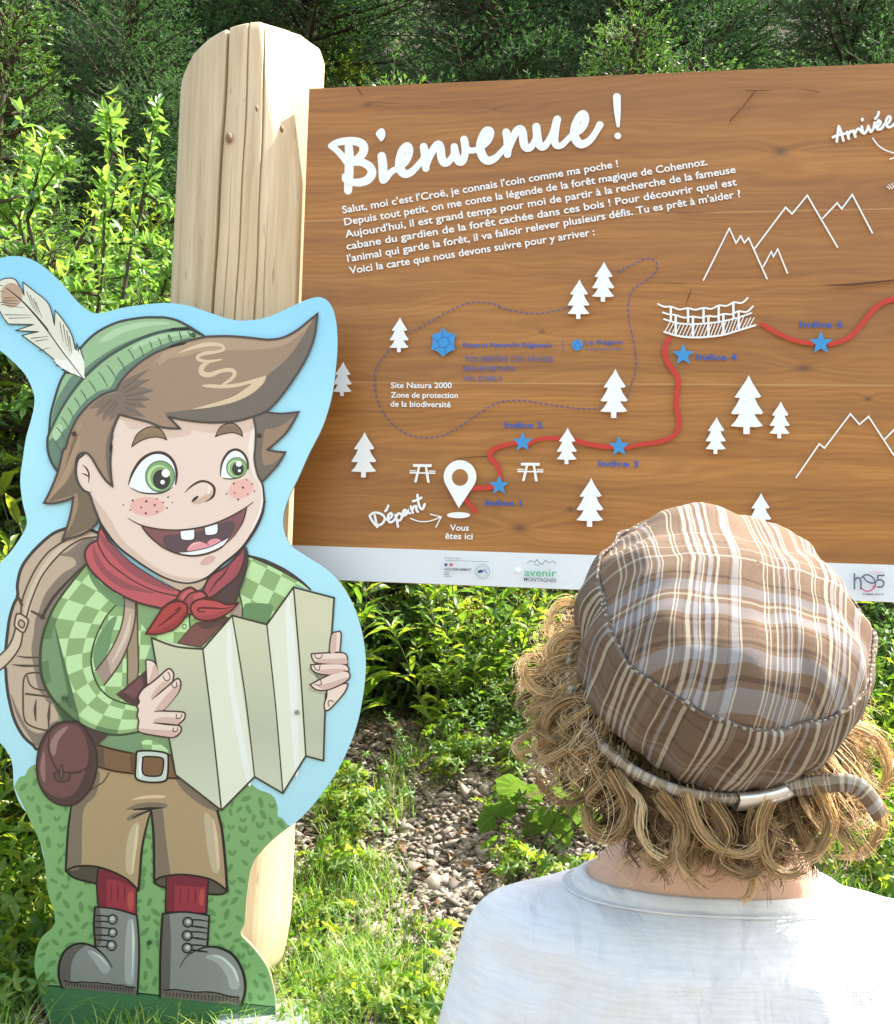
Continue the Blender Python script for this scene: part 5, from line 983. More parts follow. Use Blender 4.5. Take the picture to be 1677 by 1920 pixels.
def rdir(n, up=0.0, r=rng):
    v = r.normal(size=(n, 3)); v[:, 2] += up; return nrmz(v)
def herb(seed, stems, h, leafL, leafW, per, spread, lean=.25, yellow=False, mat=None):
    """clump of upright stems with lance-shaped leaves"""
    r = np.random.default_rng(seed); lb, sb, fb = Bag(), Bag(), Bag()
    for i in range(stems):
        a = r.uniform(0, 6.28); b0 = np.array([math.cos(a), math.sin(a), 0]) * r.uniform(0, spread) * .5
        ln = np.array([math.cos(a), math.sin(a), 0]) * lean * r.uniform(.3, 1.3) + r.normal(size=3) * .05; hh = h * r.uniform(.65, 1.08)
        u = np.linspace(0, 1, 7)[:, None]; P = b0 + np.array([0, 0, hh]) * u + ln * hh * u ** 2; P[:, 2] -= .05
        sb.tube(P, .0035, .0015, 4, r.random())
        n = int(per * r.uniform(.8, 1.2)); q = np.sort(r.uniform(.08, 1, n)) ** .85
        pos = np.stack([np.interp(q, u[:, 0], P[:, k]) for k in range(3)], 1)
        th = np.arange(n) * 2.4 + r.uniform(0, 6); el = r.uniform(.1, .8, n) + q * .3
        D = np.stack([np.cos(th) * np.cos(el), np.sin(th) * np.cos(el), np.sin(el)], 1); N = np.stack([-np.cos(th) * np.sin(el), -np.sin(th) * np.sin(el), np.cos(el)], 1) + r.normal(size=(n, 3)) * .25
        sz = (1.15 - .55 * q) * r.uniform(.7, 1.15, n)
        lb.leaves(pos, D, N, leafL * sz, leafW * sz, .28, .22, r.random(n) * .75 + q * .25, r)
        if yellow:
            m = 90; t_ = P[-1] + r.normal(size=(m, 3)) * [.035, .035, .03]; fb.leaves(t_, rdir(m, .3, r), rdir(m, 0, r), .008, .006, .1, .1, r.random(m), r, True)
    root = empty('leafy_herb'); lb.obj('foliage', mat or M_LEAF, root); sb.obj('stems', M_STEM, root)
    if yellow: fb.obj('blossom', M_YEL, root)
    for c in root.children: c['kind'] = 'stuff'
    return root
def shrub(seed, branches, h, leafL, leafW, per, name='shrub', mat=None, arch=.5, simple=False, minq=.25, wid=1.0):
    r = np.random.default_rng(seed); lb, sb = Bag(), Bag()
    for i in range(branches):
        a = r.uniform(0, 6.28); out = np.array([math.cos(a), math.sin(a), 0]); hh = h * r.uniform(.5, 1.05); k = r.uniform(.15, 1) * arch * h * wid
        u = np.linspace(0, 1, 9)[:, None]; P = out * .05 + out * k * u ** 1.4 + np.array([0, 0, 1]) * hh * (u - .28 * u ** 3 * r.uniform(0, 1.3)) + r.normal(size=(9, 3)) * .015 * h * u; P[:, 2] -= .08
        sb.tube(P, .010 * h, .0015, 5, r.random())
        for b_ in range(5):
            u0 = r.uniform(.25, .9); p0 = np.array([np.interp(u0, u[:, 0], P[:, c]) for c in range(3)]); d_ = nrmz(rdir(1, .5, r)[0] + out * .6); ll = h * .26 * r.uniform(.4, 1)
            w = np.linspace(0, 1, 5)[:, None]; Q = p0 + d_ * ll * w - np.array([0, 0, 1]) * ll * .25 * w ** 2; sb.tube(Q, .0035 * h, .001, 3, r.random())
            n = int(per * .8); q = r.uniform(.1, 1, n); pos = np.stack([np.interp(q, w[:, 0], Q[:, c]) for c in range(3)], 1)
            D = nrmz(d_ * .7 + rdir(n, .25, r)); lb.leaves(pos, D, rdir(n, .9, r), leafL * r.uniform(.6, 1.15, n), leafW * r.uniform(.7, 1.1, n), .2, .2, r.random(n), r, simple)
        n = per; q = r.uniform(minq, 1, n); pos = np.stack([np.interp(q, u[:, 0], P[:, c]) for c in range(3)], 1)
        lb.leaves(pos, nrmz(out * .3 + rdir(n, .35, r)), rdir(n, .9, r), leafL * r.uniform(.6, 1.15, n), leafW * r.uniform(.7, 1.1, n), .2, .2, r.random(n), r, simple)
    root = empty(name); lb.obj('foliage', mat or M_DARK, root); sb.obj('stems', M_BARK, root)
    for c in root.children: c['kind'] = 'stuff'
    return root
def spruce(seed, h, whorls, per, needle, dens, name='spruce_sapling', mat=None, spread=.42, step=.012):
    r = np.random.default_rng(seed); nb, sb = Bag(), Bag(); tr = Bag()
    sb2 = np.linspace(0, 1, 12)[:, None]; P = np.array([0, 0, 1]) * h * sb2 + np.array([.03, .02, 0]) * h * np.sin(sb2 * 4) * .3; tr.tube(P, .018 * h, .003, 7, .4)
    segs = []
    for w in range(whorls):
        z = h * (.06 + .90 * (w / whorls) ** .95); ln = spread * h * (1 - z / h) ** .75 + .05 * h
        for b in range(per):
            a = 6.28 * b / per + r.uniform(-.5, .5) + w; el = r.uniform(-.05, .35) + .5 * (z / h) ** 2
            d = np.array([math.cos(a) * math.cos(el), math.sin(a) * math.cos(el), math.sin(el)]); L = ln * r.uniform(.65, 1.1); u = np.linspace(0, 1, 6)[:, None]
            Q = np.array([0, 0, z]) + d * L * u + np.array([0, 0, 1]) * L * .18 * (u ** 2 - u); sb.tube(Q, .006 * h, .0015, 3, .3); segs.append((Q[2], Q[-1], 1)); 
            side = nrmz(np.cross(d, [0, 0, 1])); nt = max(3, int(L / (.055 * max(h, .8) ** .6)))
            for k in range(nt):
                q = (k + 1) / (nt + 1); p0 = np.array([np.interp(q, u[:, 0], Q[:, c]) for c in range(3)])
                for sg in (-1, 1):
                    dd = nrmz(d * .75 + side * sg * r.uniform(.6, 1) + np.array([0, 0, r.uniform(-.1, .25)])); l2 = L * .42 * (1.1 - q) * r.uniform(.7, 1.2) + .035 * h
                    segs.append((p0, p0 + dd * l2, q)); 
                    if l2 > .12 * h:
                        for s2 in (-1, 1): d3 = nrmz(dd + side * s2 * .7); m = p0 + dd * l2 * .5; segs.append((m, m + d3 * l2 * .45, q + .2))
    segs.append((np.array([0, 0, h * .93]), np.array([0, 0, h * 1.03]), 1))
    Ps, Ds, Ts, As = [], [], [], []
    for a, b, q in segs:
        l = np.linalg.norm(b - a); n = max(4, int(l / step * dens)); k = r.uniform(0, 1, n); Ps.append(a + (b - a) * k[:, None]); Ax = (b - a) / l
        rd = rdir(n, .2, r); rd = rd - Ax * (rd @ Ax)[:, None]; Ds.append(nrmz(nrmz(rd) * .8 + Ax * .75)); Ts.append(np.clip(.12 + .35 * r.random() + .55 * np.clip(k - .45, 0, 1) * min(1, q + .2) * 1.4, 0, 1)); sb.tube(np.array([a, b]), .0022 * h ** .5, .001, 3, .3)
    Ps, Ds, Ts = np.concatenate(Ps), np.concatenate(Ds), np.concatenate(Ts); n = len(Ps); S_ = nrmz(np.cross(Ds, rdir(n, 0, r))) * needle * (.085 if h < 2 else .14)
    V = np.stack([Ps - S_, Ps + S_, Ps + Ds * needle * r.uniform(.7, 1.15, n)[:, None] + S_ * .5, Ps + Ds * needle * .95 - S_ * .5], 1).reshape(-1, 3)
    F = (np.arange(n)[:, None, None] * 4 + np.array([[0, 1, 2], [0, 2, 3]])[None]).reshape(-1, 3); nb.add(V, F, np.repeat(Ts, 4))
    root = empty(name); nb.obj('crown', mat or M_NEED, root); sb.obj('limbs', M_BARK, root); tr.obj('trunk', M_BARK, root, True)
    for c in root.children:
        if c.name.split('.')[0] != 'trunk': c['kind'] = 'stuff'
    return root
def lobed(seed, n, R_, h, name, mat, lobes=5, big=False):
    """low plant with broad lobed leaves on thin stalks"""
    r = np.random.default_rng(seed); lb, sb = Bag(), Bag()
    for i in range(n):
        a = r.uniform(0, 6.28); out = np.array([math.cos(a), math.sin(a), 0]); L = h * r.uniform(.5, 1.1); rad = R_ * r.uniform(.6, 1.1)
        tip = out * L * r.uniform(.2, .9) + np.array([0, 0, L * r.uniform(.5, 1)]); u = np.linspace(0, 1, 5)[:, None]; sb.tube(np.array([0, 0, -.02]) * (1 - u) + tip * u + np.array([0, 0, .25 * L]) * (u - u * u), .0018 if not big else .005, .001 if not big else .003, 3, r.random())
        N = nrmz(rdir(1, 2.2, r)[0] + out * .5); X = nrmz(np.cross(N, [0.3, 1, 0])); Y = np.cross(N, X); m = lobes * 4 + 1 if not big else 43; V = [tip]; 
        for k in range(m):
            ph = -2.75 + 5.5 * k / (m - 1); rr_ = rad * ((1 + .38 * math.cos(lobes * ph * 1.13)) * .75 if not big else (1 + .06 * math.cos(ph * 11)) * .95)
            V.append(tip + (X * math.cos(ph) + Y * math.sin(ph)) * rr_ + N * (rad * (.10 * math.cos(ph * lobes) - (.22 if not big else .12)) + rad * r.normal() * .03))
            if big: pass
        mid = [V[0] * .5 + v * .5 + N * rad * (.05 + .035 * math.sin(k * 1.9)) for k, v in enumerate(V[1:])]; V += mid; F = np.array([(0, m + 1 + k, m + 2 + k) for k in range(m - 1)] + [(m + 1 + k, k + 1, k + 2) for k in range(m - 1)] + [(m + 1 + k, k + 2, m + 2 + k) for k in range(m - 1)]); lb.add(np.array(V), F, np.clip(r.random() + r.normal(size=len(V)) * .12, 0, 1) if not big else np.array([.6] + [1.0 if k % 3 == 0 else .15 for k in range(m)] + [1.0 if k % 3 == 0 else .25 for k in range(m)]))
    root = empty(name); lb.obj('foliage', mat, root); sb.obj('stems', M_STEM, root)
    for c in root.children: c['kind'] = 'stuff'
    return root

used = set()
def put(proto, x, y, s=1.0, rz=None, label=None, cat=None, group=None, dz=0.0, first=[None], tilt=(0, 0)):
    o = proto if proto.name not in used else copy_tree(proto)
    used.add(proto.name)
    o.location = (x, y, gz1(x, y) - .01 + dz); o.rotation_euler = (tilt[0], tilt[1], random.uniform(0, 6.28) if rz is None else rz); o.scale = (s, s, s)
    tag(o, label, cat, group); return o
def at_px(px, py_base, y):
    """ground x at depth y below photograph column px"""
    d = ray(px, py_base); return d.x / d.y * y

# left side: willow in front of young spruces
WIL = shrub(21, 20, 2.0, .060, .021, 85, 'willow_shrub', M_WIL, arch=.30, minq=.35)
put(WIL, -1.32, 3.35, .98, 0.3, 'pale silvery leaved willow bush in full sun left of the log post', 'shrub')
put(WIL, -1.0, 3.5, .95, 2.2, 'small sunlit willow bush close against the left edge of the log post', 'shrub')
put(WIL, -1.78, 3.5, 1.0, 4.0, 'willow bush reaching in from the far left edge above the feather', 'shrub', None, -.1)
SP1 = spruce(5, 1.6, 15, 6, .016, .8, spread=.34)
SP2 = spruce(9, 1.35, 13, 5, .016, .85, spread=.38)
SP3 = spruce(15, 3.0, 20, 6, .026, 1.5, spread=.26, step=.014)
put(SP1, -1.42, 3.2, .82, .5, 'bright yellow green spruce sapling just above the feather of the cutout', 'sapling')
put(SP2, -0.97, 3.25, 1.22, 1.5, 'yellow green spruce sapling peeking over the cutout beside the post', 'sapling')
put(SP3, -2.12, 4.35, .82, 2.5, 'tall spruce sapling at the left edge above the willow', 'sapling')
put(SP2, -1.75, 2.75, .8, 3.5, 'low spruce sapling behind the notch in the left side of the cutout', 'sapling')
put(SP3, -0.37, 5.1, 1.06, .8, 'bright spruce sapling showing above the sign beside the log post', 'sapling')
put(SP3, 1.55, 6.1, 1.02, 2.0, 'sunlit spruce sapling with many pale tips above the right half of the sign', 'sapling')
put(SP3, 1.12, 6.3, 1.08, 4.4, 'narrow lit spruce top left of the largest pale sapling above the sign', 'sapling')

H1 = herb(31, 6, .95, .165, .044, 17, .40, .4); H2 = herb(32, 5, .8, .140, .034, 18, .4, .35); H3 = herb(33, 7, 1.15, .10, .016, 34, .2, .12, mat=M_LEAF); H6 = herb(36, 5, .6, .125, .066, 13, .45, .5); H7 = herb(37, 7, .75, .075, .030, 26, .5, .6, mat=M_DARK); H4 = herb(34, 6, .85, .11, .028, 18, .35, .3, True)
rr = random.Random(3)
grp = 'leafy herbs crowding below the sign'
for i in range(28):
    y = rr.uniform(3.95, 4.9); px = rr.uniform(640, 1120); x = at_px(px, 1200, y)
    put(rr.choice((H1, H2, H1, H7, H6, H2, H4, H7)), x, y, rr.uniform(.6, 1.2), None, 'leafy green herb under the sign, ' + ('beside the cutout' if px < 760 else 'beside the curly hair' if px > 960 else 'below the logos') + (', in front' if y < 4.3 else ', deeper in the thicket'), 'herb', grp)
for i in range(9):
    y = rr.uniform(3.9, 4.7); x = at_px(rr.uniform(1640, 1790), 1250, y)
    put(rr.choice((H6, H7, H2)), x, y, rr.uniform(.7, 1.0), None, 'leafy herb at the right edge beside the plaid cap', 'herb', 'herbs right of the plaid cap')
for i in range(26):
    y = rr.uniform(2.9, 3.8); x = at_px(rr.uniform(-40, 330), 700, y)
    put(rr.choice((H1, H2, H3)), x, y, rr.uniform(.9, 1.35), None, 'green herb in the sunny thicket behind the cutout figure', 'herb', 'herbs left of the log post')
H5 = herb(35, 3, 2.5, .085, .014, 110, .12, .05)
put(H5, at_px(338, 200, 3.7), 3.7, 1.0, 0, 'tall willowherb spike with narrow leaves touching the left side of the post', 'herb')
put(H5, at_px(128, 200, 4.1), 4.1, .72, 1, 'thin willowherb stalk with seed head standing over the willow', 'herb')
put(H5, at_px(1600, 100, 4.3), 4.3, 1.16, 2, 'slender stalk rising above the right end of the sign', 'herb')
put(H3, at_px(20, 850, 2.75), 2.75, .9, 2, 'herb behind the gap under the feather lobe at the left edge', 'herb')

DS = [shrub(41 + i, 12, .9, .042, .022, 34, 'bank_shrub', M_DARK if i else M_LEAF, arch=.6, simple=True) for i in range(3)]
def hidden(x, y, h):
    ok = True
    for f in (0.1, .55, 1.0):
        p = proj((x, y, gz1(x, y) + h * f)); 
        if not (600 < p[0] < 1700 and 110 < p[1] < 1090): ok = False
    return ok
def offscreen(x, y, h, m=130):
    a, b = proj((x, y, gz1(x, y))), proj((x, y, gz1(x, y) + h))
    return max(a[0], b[0]) < -m or min(a[0], b[0]) > 1677 + m or a[1] < -40 or b[1] > 2000
cnt = 0; pts = []
for i in range(3000):
    y = 4.7 + rr.random() ** 1.2 * 8.0; x = rr.uniform(-.56, .56) * y
    if hidden(x, y, .9) or offscreen(x, y, .9): continue
    if any((x - a) ** 2 + (y - b) ** 2 < (.30 + .03 * y) ** 2 for a, b in pts): continue
    pts.append((x, y)); cnt += 1
    left = x < 0
    q0 = proj((x, y, gz1(x, y) + .8)); wh = ('in the shade near the top edge' if q0[1] < 150 else 'in the middle of the slope' if q0[1] < 420 else 'low behind the cutout') if left else ('above the sign' if q0[1] < 150 else 'beside or under the sign')
    wx = ('at the far left edge' if q0[0] < 110 else 'left of the log post' if q0[0] < 340 else 'just right of the log post') if left else ('towards the middle' if q0[0] < 1150 else 'towards the right edge')
    put(DS[0] if (rr.random() < .2) else rr.choice(DS[1:]), x, y, rr.uniform(.7, 1.35), None, 'dark leafy bush ' + wh + ', ' + wx, 'shrub', 'bushes on the left bank' if left else 'bushes on the right bank')
    if cnt > 190: break
BSP = spruce(77, 4.2, 22, 6, .042, .9, 'spruce_tree', M_NEEDD, .38, .016)
for i, (x, y, s) in enumerate(((-3.6, 9.2, 1.0), (-1.7, 10.2, 1.15), (.2, 9.6, .95), (2.0, 10.4, 1.1), (3.9, 9.4, 1.0), (5.4, 11.2, 1.2), (-5.6, 11.4, 1.2), (-2.8, 12.6, 1.3), (.9, 12.9, 1.3), (3.2, 13.2, 1.35), (-2.7, 7.6, .62), (3.5, 7.6, .6))):
    put(BSP, x, y, s, None, 'dark spruce high on the bank, ' + ('in the top left corner' if x < -3 else 'above the willow and left of the post' if x < -1 else 'above the title lettering of the sign' if x < 1.5 else 'above the right part of the sign' if x < 3.6 else 'in the top right corner'), 'tree', 'dark spruces high on the bank')
# shaded undergrowth that nobody could count
ug = Bag(); n = 90000
y = 4.5 + rng.random(n) ** 1.3 * 11; x = rng.uniform(-.75, .75, n) * y; P = np.stack([x, y, gnd(x, y) + rng.random(n) ** 1.5 * .34], 1)
ug.leaves(P, rdir(n, .3), rdir(n, .8), rng.uniform(.025, .06, n) * (1 + (y - 4.5) * .06), rng.uniform(.014, .03, n) * (1 + (y - 4.5) * .06), .2, .2, None, rng, True)
tag(ug.obj('undergrowth', M_DARK), 'dense dark undergrowth covering the bank', kind='stuff')
ug = Bag(); n = 9000
y = rng.uniform(2.5, 4.6, n); x = rng.uniform(-.62, -.34, n) * y - .1; P = np.stack([x, y, gnd(x, y) + rng.random(n) ** 1.3 * .5], 1)
ug.leaves(P, rdir(n, .3), rdir(n, .8), rng.uniform(.03, .07, n), rng.uniform(.014, .03, n), .2, .2, None, rng, True)
n = 5000; y = rng.uniform(3.2, 4.6, n); x = rng.uniform(.36, .6, n) * y; P = np.stack([x, y, gnd(x, y) + rng.random(n) ** 1.5 * .35], 1)
ug.leaves(P, rdir(n, .3), rdir(n, .8), rng.uniform(.03, .06, n), rng.uniform(.016, .03, n), .2, .2, None, rng, True)
tag(ug.obj('ground_cover', M_LEAF), 'low green ground cover at both sides of the gravel heap', kind='stuff')

# low herbs along the edge of the gravel
M_BUT = leaf_mat('pale round leaf', [(.07, .13, .03), (.10, .17, .04)], (2.4, 2.4, 1.2), rough=.65, spec=.2, tw=.35)
G1 = lobed(51, 26, .032, .20, 'cranesbill', M_LEAF); G2 = lobed(52, 20, .028, .14, 'cranesbill', M_LEAF)
BB = lobed(55, 6, .088, .26, 'butterbur', M_BUT, 5, True)
put(BB, at_px(1012, 1500, 3.35), 3.35, 1.0, 1.2, 'large round pale green butterbur leaves at the left of the curly hair', 'plant')
for i in range(22):
    y = rr.uniform(2.7, 4.0); px = rr.uniform(930, 1130) if i < 12 else rr.uniform(1600, 1720)
    put(rr.choice((G1, G2)), at_px(px, 1550, y), y, rr.uniform(.8, 1.4), None, 'lobed cranesbill leaves growing beside the child' if i < 12 else 'lobed cranesbill leaves at the far right edge of the photo', 'herb', 'cranesbills left of the child' if i < 12 else 'cranesbills at the right edge')
for i in range(16):
    y = rr.uniform(2.25, 2.85); px = rr.uniform(560, 860)
    put(G2, at_px(px, 1750, y), y, rr.uniform(.6, 1.1), None, 'small lobed herb in the grass right of the log post foot', 'herb', 'small herbs in the grass')
for i in range(7):
    y = rr.uniform(2.34, 2.7); px = rr.uniform(-20, 60)
    put(rr.choice((G1, G2)), at_px(px, 1700, y), y, rr.uniform(.9, 1.5), None, 'lobed herb at the lower left edge beside the cutout', 'herb', 'herbs at the lower left edge')

for i in range(26):
    if i < 12: y = rr.uniform(2.9, 3.8); px = rr.uniform(560, 680)
    else: y = rr.uniform(3.7, 4.15); px = rr.uniform(660, 1000)
    put(rr.choice((G1, G2, G1)) if i < 20 else H7, at_px(px, 1550, y), y, rr.uniform(.7, 1.2) if i < 20 else .45, None, 'lobed weed between the cutout and the gravel' if i < 12 else 'low weed at the shaded top of the gravel heap', 'herb', 'weeds left of the gravel' if i < 12 else 'weeds above the gravel')
# gravel and grass
def chips(n, xy, size, seed):
    r = np.random.default_rng(seed); x, y = xy; s = size * r.uniform(.4, 1.4, n) ** 1.3
    base = np.array([[1, .1, 0], [.3, .9, .05], [-.8, .6, 0], [-.9, -.5, .05], [.1, -1, 0], [.8, -.6, 0], [.15, .05, .42], [-.2, .1, .38], [0, 0, -.4]])
    F = [(0, 1, 6), (1, 7, 6), (1, 2, 7), (2, 3, 7), (3, 4, 7), (4, 6, 7), (4, 5, 6), (5, 0, 6), (1, 0, 8), (2, 1, 8), (3, 2, 8), (4, 3, 8), (5, 4, 8), (0, 5, 8)]
    B = base[None] * r.uniform(.6, 1.3, (n, 9, 3)); a = r.uniform(0, 6.28, n); c, s_ = np.cos(a), np.sin(a)
    X = B[..., 0] * c[:, None] - B[..., 1] * s_[:, None]; Y = B[..., 0] * s_[:, None] + B[..., 1] * c[:, None]; Zz = B[..., 2]
    tx_, ty_ = r.normal(size=n) * .35, r.normal(size=n) * .35; Zz = Zz + X * tx_[:, None] + Y * ty_[:, None]
    V = np.stack([X, Y, Zz], -1) * s[:, None, None]; V[..., 0] += x[:, None]; V[..., 1] += y[:, None]; V[..., 2] += (gnd(x, y) + s * .22)[:, None]
    return V.reshape(-1, 3), (np.arange(n)[:, None, None] * 9 + np.array(F)[None]).reshape(-1, 3), np.repeat(r.random(n), 9)
t = NT('slate chips'); at = t.n('ShaderNodeAttribute', attribute_name='tint').outputs['Fac']; ob = t.obj()
c = t.ramp(at, [(0, (0.102, 0.087, 0.072)), (0.435, (0.246, 0.210, 0.174)), (0.870, (0.406, 0.362, 0.312)), (0.900, (0.609, 0.536, 0.450)), (1, (0.493, 0.319, 0.189))])
c = t.mix(t.math('MULTIPLY', t.noise(ob, 240, 3), .6), c, (.12, .10, .085)); M_CHIP = t.out(t.bsdf(c, .75, spec=.35))
n = 20000; y = rng.uniform(2.0, 4.55, n); cx = .10 + (y - 3.2) * .14; x = cx + rng.normal(size=n) * (.38 - .06 * np.abs(y - 3.4)); 
V, F, T = chips(n, (x, y), .0150, 3); tag(fast_obj('gravel', V, F, [M_CHIP], attrs={'tint': T}), 'heap of broken slate gravel behind the sign', kind='stuff')
n = 1500; y = rng.uniform(2.0, 4.5, n); x = .10 + (y - 3.2) * .14 + rng.normal(size=n) * .42; V, F, T = chips(n, (x, y), .026, 13); tag(fast_obj('gravel', V, F, [M_CHIP], attrs={'tint': T}), 'coarser slate pieces lying on the gravel heap', kind='stuff')
n = 650; y = rng.uniform(2.0, 4.6, n); x = .05 + rng.normal(size=n) * .6; ll = Bag(); ll.leaves(np.stack([x, y, gnd(x, y) + .018], 1), rdir(n, 0) * [1, 1, .25], rdir(n, 2.5), rng.uniform(.02, .06, n), rng.uniform(.012, .03, n), .3, .3, None, rng); M_DEAD = leaf_mat('dead leaf', [(.06, .03, .015), (.14, .075, .035), (.24, .15, .075)], (1.4, 1.2, 1), tw=.2); tag(ll.obj('leaf_litter', M_DEAD), 'brown dead leaves scattered on the gravel', kind='stuff')
n = 5000; y = rng.uniform(1.7, 2.9, n); x = rng.uniform(-1.3, .8, n); V, F, T = chips(n, (x, y), .009, 4); tag(fast_obj('gravel', V, F, [M_CHIP], attrs={'tint': T}), 'loose gravel between the grass around the post foot', kind='stuff')
for i, (px, py, s, lb) in enumerate(((735, 1545, .022, 'pale angular stone lying highest on the gravel heap left part'), (752, 1548, .026, 'flat beige stone in the middle left of the gravel heap'), (858, 1562, .026, 'bright white stone at the right of the gravel heap'), (795, 1478, .018, 'tan stone near the top of the gravel heap'), (828, 1478, .016, 'small ochre stone at the top of the gravel heap'), (585, 1650, .024, 'reddish stone in the grass right of the post'), (572, 1852, .014, 'small orange stone above the foot bracket'), (770, 1490, .018, 'white edged stone at the upper left rim of the heap'), (640, 1640, .018, 'grey stone half hidden in grass below the heap'), (800, 1668, .02, 'dark grey stone at the lower end of the gravel'))):
    d = ray(px, py); tq = 2.0
    while CAM_LOC.z + d.z * tq > gz1(d.x * tq, d.y * tq) and tq < 9: tq += .01
    V, F, T = chips(1, (np.array([0.]), np.array([0.])), s / .9, 60 + i); V[:, 2] -= gz1(0, 0)
    o = fast_obj('stone', V, F, [M_CHIP], attrs={'tint': np.full(len(V), (.75, .9, .8, .7, .95, 1, 1, .8, .5, .3)[i])}); o.location = (d.x * tq, d.y * tq, gz1(d.x * tq, d.y * tq)); bevel(o, s * .08, 1); tag(o, lb, 'stone')
def grass(n, x, y, h, w, seed):
    r = np.random.default_rng(seed); a = r.uniform(0, 6.28, n); hh = h * r.uniform(.4, 1.25, n); b = r.uniform(.15, .9, n) * hh; o = np.stack([np.cos(a), np.sin(a), 0 * a], 1); sd = np.stack([-np.sin(a), np.cos(a), 0 * a], 1) * (w * r.uniform(.6, 1.3, n))[:, None]
    P = np.stack([x, y, gnd(x, y) - .005], 1); Vs = []
    for q, ww in ((0, 1), (.35, .95), (.7, .7), (1, 0)):
        c = P + o * (b * q ** 2)[:, None] + np.array([0, 0, 1]) * (hh * (q - .32 * q ** 2.5))[:, None]
        if ww: Vs += [c - sd * ww, c + sd * ww]
        else: Vs += [c]
    V = np.stack(Vs, 1); F = np.array([(0, 1, 3), (0, 3, 2), (2, 3, 5), (2, 5, 4), (4, 5, 6)])
    return V.reshape(-1, 3), (np.arange(n)[:, None, None] * 7 + F[None]).reshape(-1, 3), np.repeat(r.random(n), 7)
def clump_xy(n, k, x0, x1, y0, y1, sp, seed):
    r = np.random.default_rng(seed); cx, cy = r.uniform(x0, x1, k), r.uniform(y0, y1, k); i = r.integers(0, k, n); return cx[i] + r.normal(size=n) * sp, cy[i] + r.normal(size=n) * sp
x, y = clump_xy(7000, 110, -.75, .55, 1.9, 2.85, .045, 5); m = ~((x > -.15) & (y > 2.75)); x, y = x[m], y[m]
V, F, T = grass(len(x), x, y, .12, .0017, 6); tag(fast_obj('grass', V, F, [M_GRASS], attrs={'tint': T}), 'sunlit grass in front of the gravel heap', kind='stuff')
x, y = clump_xy(2000, 40, -.62, -.1, 2.6, 3.9, .045, 15)
V, F, T = grass(len(x), x, y, .16, .0017, 16); tag(fast_obj('grass', V, F, [M_GRASS], attrs={'tint': T}), 'grass between the cutout and the gravel heap', kind='stuff')
x, y = clump_xy(12000, 160, -2.1, -.85, 1.5, 3.0, .06, 7); V, F, T = grass(len(x), x, y, .17, .0019, 8); tag(fast_obj('grass', V, F, [M_GRASS], attrs={'tint': T}), 'bright grass left of and behind the cutout', kind='stuff')
x, y = clump_xy(5000, 70, .2, 1.9, 2.0, 4.0, .06, 9); m = x > .5 + (y - 2) * .15; x, y = x[m], y[m]; V, F, T = grass(len(x), x, y, .13, .0018, 10); tag(fast_obj('grass', V, F, [M_GRASS], attrs={'tint': T}), 'grass around the child', kind='stuff')

# ---------------------------------------------------------------- the child seen from behind
NC = at_depth(1327, 1655, .672)
kid = empty('person', (NC.x, NC.y, 0)); tag(kid, 'small child from behind with curly blond hair, brown plaid cap and white t-shirt', 'person')
def ellipsoid(c, r, n=20, m=14):
    V, F = [], []
    for i in range(m + 1):
        ph = math.pi * i / m
        for j in range(n): th = 2 * math.pi * j / n; V.append((c[0] + r[0] * math.sin(ph) * math.cos(th), c[1] + r[1] * math.sin(ph) * math.sin(th), c[2] + r[2] * math.cos(ph)))
    for i in range(m):
        for j in range(n): a, b = i * n + j, i * n + (j + 1) % n; F.append((a, a + n, b + n, b))
    return V, F
def capsule(p0, p1, r0, r1, n=14):
    p0, p1 = Vector(p0), Vector(p1); d = (p1 - p0); L = d.length; q = Vector((0, 0, 1)).rotation_difference(d); V, F = [], []; prof = []
    for k in range(6): a = math.pi / 2 * k / 5; prof.append((r0 * math.sin(a), -r0 * math.cos(a)))
    for k in range(1, 6): u = k / 6; prof.append((r0 + (r1 - r0) * u, L * u))
    for k in range(6): a = math.pi / 2 * k / 5; prof.append((r1 * math.cos(a), L + r1 * math.sin(a)))
    for r_, h_ in prof:
        for j in range(n): t_ = 2 * math.pi * j / n; V.append(tuple(p0 + q @ Vector((r_ * math.cos(t_), r_ * math.sin(t_), h_))))
    for i in range(len(prof) - 1):
        for j in range(n): a, b = i * n + j, i * n + (j + 1) % n; F.append((a, b, b + n, a + n))
    return V, F
def loft(rings, n=48, e=2.3):
    """rings: (z, a, b, cy, tilt)"""
    V, F = [], []
    for z, a, b, cy, tl in rings:
        for j in range(n):
            t_ = 2 * math.pi * j / n; c, s = math.cos(t_), math.sin(t_); x = a * math.copysign(abs(c) ** (2 / e), c); y = b * math.copysign(abs(s) ** (2 / e), s); V.append((x, cy + y, z + tl * s))
    for i in range(len(rings) - 1):
        for j in range(n): k = (j + 1) % n; F.append((i * n + j, (i + 1) * n + j, (i + 1) * n + k, i * n + k))
    F.append(tuple(range(n))); m = (len(rings) - 1) * n; F.append(tuple(range(m + n - 1, m - 1, -1)))
    return V, F
